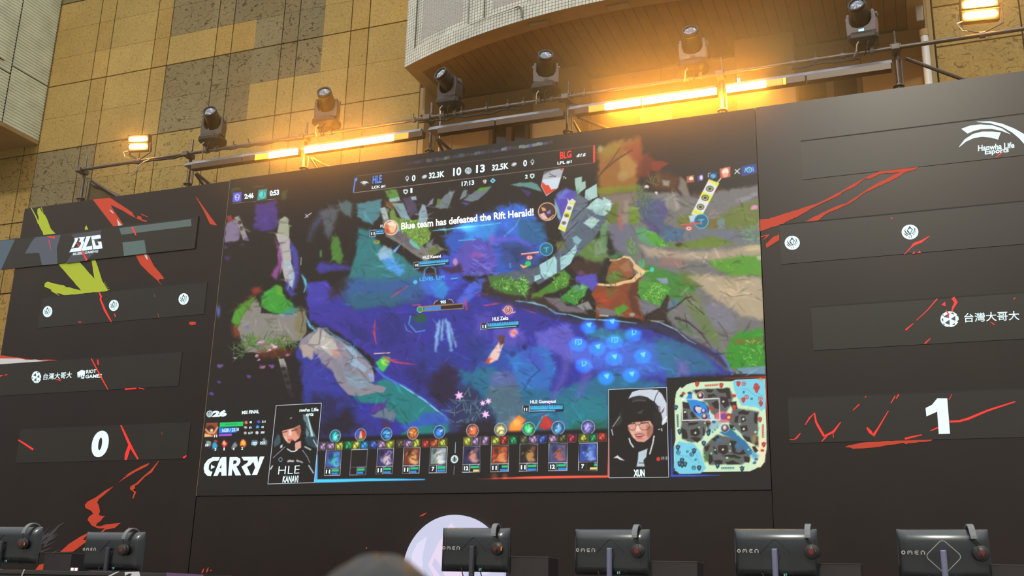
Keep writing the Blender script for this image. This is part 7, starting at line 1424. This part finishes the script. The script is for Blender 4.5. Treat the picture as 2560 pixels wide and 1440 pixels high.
for cv_, groups, yt, h, cols in TRI:
    for (a, b, c, d), cs in zip(groups, cols):
        for x0, x1, col in ((a, b, cs[0]), (b, c, cs[1]), (c, d, cs[2])):
            q = cv_([(x0, yt(x0)), (x1, yt(x1)), (x1 - 6, yt(x1) + h), (x0 - 6, yt(x0) + h)])
            pg(q, tuple(int(v * .35) for v in col), .7); x = sum(p[0] for p in q) / 4; y = sum(p[1] for p in q) / 4
            el(x, y, 7, 8, col, 2.5, .95, rough=6); rn = random.Random(int(x)); ln([(x - 5, y + 6), (x, y - 2), (x + 5, y - 6)], [1, 4, 1], tuple(min(255, v + 60) for v in col), 1, .9, rough=3); ln([(x - 4, y - 5), (x + 1, y), (x + 3, y + 7)], 2, tuple(int(v * .25) for v in col), .8, .9, rough=3)
            ln([q[0], q[1], q[2], q[3], q[0]], .9, tuple(min(255, int(v * .6 + 40)) for v in col), .5, .8)
ln(cl([(2415, 510), (2410, 690)]), 1.3, (180, 200, 210), .5); ln(cl([(2398, 905), (2390, 1050)]), 1.3, (180, 200, 210), .5); el(780 + 2400 / 6.737, 1030 + 795 / 6.737, 9, 10, W2, .7, rot=10); x, y = 780 + 2400 / 6.737, 1030 + 795 / 6.737; el(x, y - 1, 3, 6, (40, 60, 70), .8); ln([(x - 6, y - 2), (x - 4, y + 4), (x, y + 6), (x + 4, y + 4), (x + 6, y - 3)], 1.6, (40, 60, 70), .6)
pg(cl([(75, 720), (95, 720), (92, 1135), (1000, 1120), (1900, 1128), (1900, 1145), (1000, 1165), (60, 1192), (32, 1192)]), (76, 176, 250), 1); pg(cl([(70, 1140), (1000, 1125), (1900, 1134), (1000, 1160), (40, 1185)]), (70, 214, 255), 1.4)
pg(cr([(380, 1045), (1200, 1005), (2425, 990), (2440, 400), (2452, 400), (2455, 1022), (1200, 1042)]), (216, 62, 44), 1); pg(cr([(800, 1030), (1500, 1002), (2440, 996), (2452, 1022), (1300, 1040)]), (255, 92, 66), 1.4); glow(1236, 1190, 14, (110, 50, 20), .8); glow(1262, 1190, 12, (120, 60, 10), .8)
# ================================================================ the picture and its panels as lit meshes
CV += (NA + NB)[..., None] * 0.012
np.clip(CV, 0, 1, out=CV)
LIN = np.where(CV <= 0.04045, CV / 12.92, ((CV + 0.055) / 1.055) ** 2.4).astype(np.float32)
cxp = (QX[:-1, :-1] + QX[1:, 1:]) / 2; cyp = (QY[:-1, :-1] + QY[1:, 1:]) / 2
REG = np.zeros(cxp.shape, int)
for i, (nm, q) in enumerate(PANELS):
    ins = np.zeros(cxp.shape, bool); qq = np.array(q, float)
    for (x0, y0), (x1, y1) in zip(qq, np.roll(qq, -1, 0)):
        if y0 != y1: ins ^= ((y0 > cyp) != (y1 > cyp)) & (cxp < (x1 - x0) * (cyp - y0) / (y1 - y0) + x0)
    REG[ins] = i + 1
VI = np.arange(NV * NU).reshape(NV, NU)
FQ = np.stack([VI[:-1, :-1], VI[:-1, 1:], VI[1:, 1:], VI[1:, :-1]], -1)
VC = np.stack([GX, np.full_like(GX, YP), GZ], -1).reshape(-1, 3)
PART = {}
for i in range(len(PANELS) + 1):
    fq = FQ[REG == i].reshape(-1, 4)
    if not len(fq): continue
    used, inv = np.unique(fq, return_inverse=True)
    nm = 'broadcast_picture' if i == 0 else PANELS[i - 1][0]
    me = bpy.data.meshes.new(nm)
    me.vertices.add(len(used)); me.vertices.foreach_set('co', VC[used].ravel())
    me.loops.add(fq.size); me.loops.foreach_set('vertex_index', inv.ravel().astype(np.int32))
    me.polygons.add(len(fq)); me.polygons.foreach_set('loop_start', np.arange(0, fq.size, 4, dtype=np.int32))
    me.update(calc_edges=True)
    a = me.color_attributes.new('Col', 'FLOAT_COLOR', 'POINT')
    a.data.foreach_set('color', np.concatenate([LIN.reshape(-1, 3)[used], np.ones((len(used), 1), np.float32)], 1).ravel())
    PART.setdefault(nm, []).append(link(nm, me, M_LED, scr))
# ---- lettering
YT = YP - 0.0015
def T_(s, tl, bl, br, col=(232, 252, 255), nm='lettering', par=None, bold=.035, m=None): return txt(s, (tl, bl, br), col, YT, nm, par or PART['score_bar'][0], m or M_LEDHI, bold)
BLUE = (60, 130, 240)
for s, tl, bl, br, c in (('HLE', (932, 440), (931, 459.5), (954, 456.5), BLUE), ('LCK #1', (929.5, 465.5), (929.5, 473), (963, 469), WH), ('0', (1030, 438), (1029.5, 453.5), (1038.5, 452.3), WH), ('32.3K', (1072.5, 432), (1072, 447), (1111, 442), WH), ('10', (1133, 420), (1132.5, 440.5), (1153, 437.8), WH), ('13', (1190.5, 413), (1190, 433), (1212, 430.3), WH), ('32.5K', (1230, 412), (1229.5, 427.5), (1271.5, 422), WH), ('0', (1308, 400.5), (1308, 416.5), (1317.5, 415.3), WH), ('BLG', (1399.5, 379.5), (1400, 398), (1429, 394), (236, 48, 40)), ('LPL #1', (1393.5, 404.5), (1393.5, 412.5), (1429, 408), WH), ('17:13', (1154, 454), (1154, 466), (1185.5, 462), WH), ('2', (1312.5, 437), (1312.5, 447), (1319.5, 446), WH), ('1', (1026, 470.5), (1026, 482.5), (1031, 482), WH), ('Te', (1407, 441.5), (1407, 448), (1416, 447), (190, 170, 150))): T_(s, tl, bl, br, c)
GP = PART['broadcast_picture'][0]
for s, tl, bl, br, c, b in (('Blue team has defeated the Rift Herald!', (1003, 556.5), (1003, 574.5), (1334.5, 539), (248, 248, 240), .03), ('2:46', (611, 484.5), (611, 498), (634, 495), WH, .05), ('0:53', (674.5, 476.5), (674, 490.5), (697.5, 487.5), WH, .05), ('HLE Kanavi', (1057, 640), (1057, 648), (1102, 644), (244, 244, 240), .03), ('10', (1037.5, 660), (1037.5, 666.5), (1045.5, 666), WH, .04), ('LEVEL UP!', (1049, 694), (1049, 703.5), (1111.5, 698), (60, 176, 214), .02), ('905', (1101, 751.5), (1101, 759.5), (1115, 758.5), WH, .04), ('HLE Zeka', (1231, 793), (1231, 802.5), (1271, 799.5), (244, 244, 240), .03), ('11', (1206, 812.5), (1206, 820.5), (1215, 820), WH, .05), ('HLE Gumayusi', (1325.5, 1000.5), (1325.5, 1011), (1389.5, 1009.5), (244, 244, 240), .03), ('11', (1310, 1020), (1310, 1027), (1318, 1026.7), WH, .05), ('11', (928, 580.5), (928, 588), (936.5, 587.3), WH, .05), ('H', (951, 561.5), (951, 569), (956, 568.5), (244, 244, 240), .03)): T_(s, tl, bl, br, c, par=GP, bold=b)
SPN = PART['statistics_panel'][0]
for s, tl, bl, br, b in (('26', (531.5, 1026.5), (530.5, 1043), (566.5, 1041), .07), ('MSI FINAL', (605, 1027), (604.5, 1036), (648, 1033.3), .04), ('11', (536, 1087), (535.3, 1093.5), (542.5, 1093), .05), ('1628 / 2218', (555.5, 1072), (555, 1080.5), (597, 1077.5), .02), ('82', (624, 1053.5), (624, 1058.5), (630, 1058), .04), ('311', (655, 1051.5), (654.5, 1057.3), (663.5, 1057), .04), ('62', (622.5, 1066.5), (622.5, 1071.5), (629, 1071), .04), ('41', (653, 1065), (653, 1070.5), (659, 1070), .04), ('0.77', (621, 1080), (620.5, 1086), (632, 1085), .04), ('350', (652, 1078.5), (651.5, 1084), (661, 1083.5), .04), ('10', (513.5, 1110), (513, 1116.5), (521, 1116), .04), ('5', (536.5, 1120), (536, 1127), (540, 1127), .04), ('1', (559, 1119), (558.5, 1126), (561.5, 1126), .04), ('4', (582, 1119), (581.5, 1125.5), (586, 1125.5), .04), ('2', (603.5, 1117), (603, 1124.5), (607.5, 1124.5), .04), ('153', (629.5, 1105.5), (629, 1113), (641.5, 1112.5), .04), ('221', (650, 1104), (649.5, 1111), (662, 1110.5), .04)): T_(s, tl, bl, br, WH, par=SPN, bold=b)
a = Art(YT); kk = lambda L: [(490 + x / 5.761, 980 + y / 5.761) for x, y in L]
for L in ([(345, 938), (240, 938), (170, 975), (122, 1040), (110, 1100), (124, 1165), (165, 1208), (212, 1212), (238, 1148), (205, 1140), (182, 1110), (188, 1050), (220, 1008), (255, 992), (318, 992)], [(218, 1045), (275, 1080), (214, 1112)], [(372, 938), (436, 936), (440, 1205), (366, 1207), (364, 1152), (336, 1152), (310, 1208), (250, 1211), (346, 966)], [(486, 938), (590, 936), (636, 960), (640, 1010), (612, 1056), (582, 1074), (650, 1200), (570, 1203), (522, 1100), (515, 1204), (462, 1205)], [(655, 935), (790, 932), (828, 955), (826, 1005), (780, 1055), (735, 1078), (790, 1197), (718, 1199), (655, 1076), (740, 1018), (752, 998), (740, 986), (688, 988)], [(800, 932), (884, 930), (893, 1024), (920, 930), (986, 928), (880, 1192), (805, 1195), (852, 1088)]): a.poly(kk(L), WH)
a.build('slogan', M_LEDHI, SPN)
a = Art(YT - 0.001)
for L in ([(366, 1036), (366, 1098), (338, 1100)], [(540, 986), (574, 985), (590, 1000), (580, 1026), (534, 1042)]): a.poly(kk(L), (34, 30, 32))
a.build('slogan_counter', M_LED, SPN)
p1, p2 = PART['player_picture']
for s, tl, bl, br, par, b in (('HLE', (697, 1166), (695, 1186), (748, 1183.5), p1, -.01), ('KANAVI', (707.5, 1190), (706, 1207), (745, 1206), p1, .03), ('nwha Life', (749, 1021), (748.5, 1030), (796, 1028), p1, .03), ('orts', (765, 1032.5), (764.5, 1041), (783.5, 1040), p1, .03), ('XUN', (1583.5, 1174), (1584, 1192), (1612, 1191.5), p2, .05)): T_(s, tl, bl, br, WH, par=par, bold=b)
for (q, c, rr_, cc, pc_, lv, bars_), par in zip(CARDS, PART['player_card']):
    if lv is None: continue
    T = lambda u, v: ((q[0][0] * (1 - u) + q[1][0] * u) * (1 - v) + (q[3][0] * (1 - u) + q[2][0] * u) * v, (q[0][1] * (1 - u) + q[1][1] * u) * (1 - v) + (q[3][1] * (1 - u) + q[2][1] * u) * v)
    w_ = .13 if lv > 9 else .08
    T_(str(lv), T(.22 - w_, .77), T(.22 - w_, .93), T(.22 + w_, .93), WH, par=par, bold=.05)
for q, par in ((k([(1155, 195), (1808, 160), (1705, 1305), (1035, 1325)]), p1), (m_([(103, 210), (800, 185), (825, 1262), (108, 1270)]), p2)):
    Art(YT).frame(q, 1.5, (186, 196, 210)).build('picture_frame', M_LED, par)
# ================================================================ the spectator in front
def person():
    top = P(925, 1390, 1.12)
    x, y, zt = top.x, top.y + 0.02, top.z
    r = empty('person', (x, y, 0), 'spectator with short dark hair watching the stage, only the crown of the head in frame', 'person')
    me = bpy.data.meshes.new('body')
    H = zt
    pts = [((0, 0, H * 0.535), .135, None), ((0, .01, H * 0.63), .125, 0), ((0, .0, H * 0.72), .145, 1), ((0, -.005, H * 0.805), .12, 2), ((0, .0, H * 0.85), .055, 3), ((0, .012, H * 0.885), .058, 4)]
    idx = len(pts)
    for s in (-1, 1):
        b = len(pts)
        pts += [((s * .175, 0, H * 0.80), .062, 3), ((s * .225, -.01, H * 0.63), .047, b), ((s * .23, .05, H * 0.49), .036, b + 1), ((s * .225, .08, H * 0.44), .034, b + 2)]
        b = len(pts)
        pts += [((s * .095, 0, H * 0.50), .095, 0), ((s * .105, .0, H * 0.28), .062, b), ((s * .11, -.02, H * 0.06), .042, b + 1), ((s * .12, .06, H * 0.022), .035, b + 2), ((s * .125, .16, H * 0.017), .028, b + 3)]
    me.from_pydata([p[0] for p in pts], [(p[2], i) for i, p in enumerate(pts) if p[2] is not None], [])
    o = link('body', me, noisy('navy_cloth', (0.03, 0.035, 0.05), 0.2, 30, 0.85), r, world=False)
    md = o.modifiers.new('skin', 'SKIN')
    for i, p in enumerate(pts):
        v = me.skin_vertices[0].data[i]; v.radius = (p[1], p[1] * (0.72 if i < 4 else 1.0)); v.use_root = i == 0
    md.use_smooth_shade = True
    o.modifiers.new('sub', 'SUBSURF').levels = 1; o.modifiers['sub'].render_levels = 2
    # head: shaped ball with brow, nose, chin and ears
    def blob(f, n=32, k=20):
        vs = [f(0, -pi / 2)]
        for j in range(1, k):
            for i in range(n): vs.append(f(2 * pi * i / n, -pi / 2 + pi * j / k))
        vs.append(f(0, pi / 2)); fs = []
        for i in range(n): fs.append((0, 1 + (i + 1) % n, 1 + i))
        for j in range(k - 2):
            for i in range(n): a = 1 + j * n; fs.append((a + i, a + (i + 1) % n, a + n + (i + 1) % n, a + n + i))
        a = 1 + (k - 2) * n
        for i in range(n): fs.append((a + i, a + (i + 1) % n, len(vs) - 1))
        return MB().add(vs, fs)
    zc = H - 0.125
    def head(a, b):
        ux, uy, uz = cos(b) * cos(a), cos(b) * sin(a), sin(b)
        w = 0.076 * (1 - 0.22 * max(0, -uz)); d = 0.094
        f = max(0, uy)
        y_ = uy * d + (0.022 * math.exp(-((ux / .16) ** 2 + ((uz + .18) / .16) ** 2)) if uy > 0 else 0) - (0.012 * math.exp(-((abs(ux) - .38) / .14) ** 2 - ((uz - .05) / .12) ** 2) if uy > 0 else 0)
        return (ux * w, y_ + 0.01, zc + uz * (0.118 if uz > 0 else 0.128))
    hd = blob(head).build('head', noisy('skin', (0.42, 0.26, 0.18), 0.08, 30, 0.55), r, smooth=True, world=False)
    for s in (-1, 1):
        MB().lathe([(0.006, -0.012), (0.024, -0.006), (0.028, 0.004), (0.018, 0.008), (0.012, 0.0)], Matrix.Translation((s * 0.078, 0.005, zc - 0.015)) @ Matrix.Rotation(radians(90 * s), 4, 'Y') @ Matrix.Scale(1.3, 4, (1, 0, 0)), 16).build('ear', hd.data.materials[0], hd, smooth=True, world=False)
        MB().lathe([(0.002, -0.011), (0.0095, -0.005), (0.011, 0.0), (0.0095, 0.005), (0.002, 0.011)], Matrix.Translation((s * 0.030, 0.083, zc + 0.004)), 12).build('eye', M_BLACK, hd, smooth=True, world=False)
    MB().box(-0.024, 0.024, 0.088, 0.097, zc - 0.066, zc - 0.056).build('mouth', mat('lips', (0.35, 0.15, 0.13), 0.5), hd, world=False, bevel=0.003)
    rn = random.Random(2)
    def hair(a, b):
        ux, uy, uz = cos(b) * cos(a), cos(b) * sin(a), sin(b)
        k = 1.0 + 0.02 * sin(9 * a) * cos(7 * b)
        low = -0.45 if uy < 0.2 else 0.35
        uz2 = max(uz, low)
        q = sqrt(max(0, 1 - uz2 * uz2)) / max(1e-4, sqrt(max(0, 1 - uz * uz))) if uz < low else 1.0
        q = min(q, 1.0)
        return (ux * 0.092 * k * q, uy * 0.108 * k * q + 0.008, zc + uz2 * 0.128 * k)
    blob(hair, 48, 30).build('hair', noisy('dark_hair', (0.017, 0.017, 0.019), 0.4, 25, 0.45, spec=0.5), hd, smooth=True, world=False)
    r.location = (x, y, 0)
person()
# ================================================================ added scattering volume that imitates lens glow round the hot lamps
hm = bpy.data.materials.new('bloom_scatter'); hm.use_nodes = True
ht = hm.node_tree; ht.nodes.clear()
def hn(kind, **kw):
    x = ht.nodes.new(kind)
    for k_, v_ in kw.items(): setattr(x, k_, v_)
    return x
def hm_(op, *a):
    x = hn('ShaderNodeMath', operation=op)
    for i_, v_ in enumerate(a):
        if isinstance(v_, (int, float)): x.inputs[i_].default_value = v_
        else: ht.links.new(v_, x.inputs[i_])
    return x.outputs[0]
ho = hn('ShaderNodeOutputMaterial'); hv = hn('ShaderNodeVolumeScatter')
hv.inputs['Color'].default_value = (1.0, 0.70, 0.30, 1); hv.inputs['Anisotropy'].default_value = 0.0
hg = hn('ShaderNodeNewGeometry'); hs = hn('ShaderNodeSeparateXYZ'); ht.links.new(hg.outputs['Position'], hs.inputs[0])
HX, HY, HZ = hs.outputs
yz = hm_('ADD', hm_('POWER', hm_('SUBTRACT', HY, 11.0), 2.0), hm_('POWER', hm_('SUBTRACT', HZ, 7.30), 2.0))
def puff(xc, half, amp, s, z2=None):
    dx = hm_('MAXIMUM', hm_('SUBTRACT', hm_('ABSOLUTE', hm_('SUBTRACT', HX, xc)), half), 0.0)
    q_ = yz if z2 is None else hm_('ADD', hm_('POWER', hm_('SUBTRACT', HY, 11.0), 2.0), hm_('POWER', hm_('SUBTRACT', HZ, z2), 2.0))
    return hm_('MULTIPLY', hm_('EXPONENT', hm_('DIVIDE', hm_('ADD', hm_('POWER', dx, 2.0), q_), -s * s)), amp)
dens = hm_('ADD', puff(-6.95, 0.80, 0.24, 0.66), puff(-2.15, 0.85, 0.36, 0.78))
dens = hm_('ADD', dens, hm_('ADD', puff(-10.17, 0.05, 0.14, 0.40, 7.75), puff(0.97, 0.08, 0.14, 0.42, 7.78)))
bg_ = hn('ShaderNodeMapRange', interpolation_type='SMOOTHSTEP'); ht.links.new(HZ, bg_.inputs[0])
for i_, v_ in zip(('From Min', 'From Max', 'To Min', 'To Max'), (3.6, 7.4, 0.0, 0.018)): bg_.inputs[i_].default_value = v_
dens = hm_('ADD', dens, bg_.outputs[0])
ht.links.new(dens, hv.inputs['Density']); ht.links.new(hv.outputs[0], ho.inputs['Volume'])
hz = MB().box(-11.8, 2.4, 9.7, 13.45, 3.6, 9.3).build('bloom_haze', hm)
hm.cycles.volume_step_rate = 0.4
tag(hz, 'added amber volume imitating lens glow round the lit lamps', 'bloom_haze', kind='stuff')
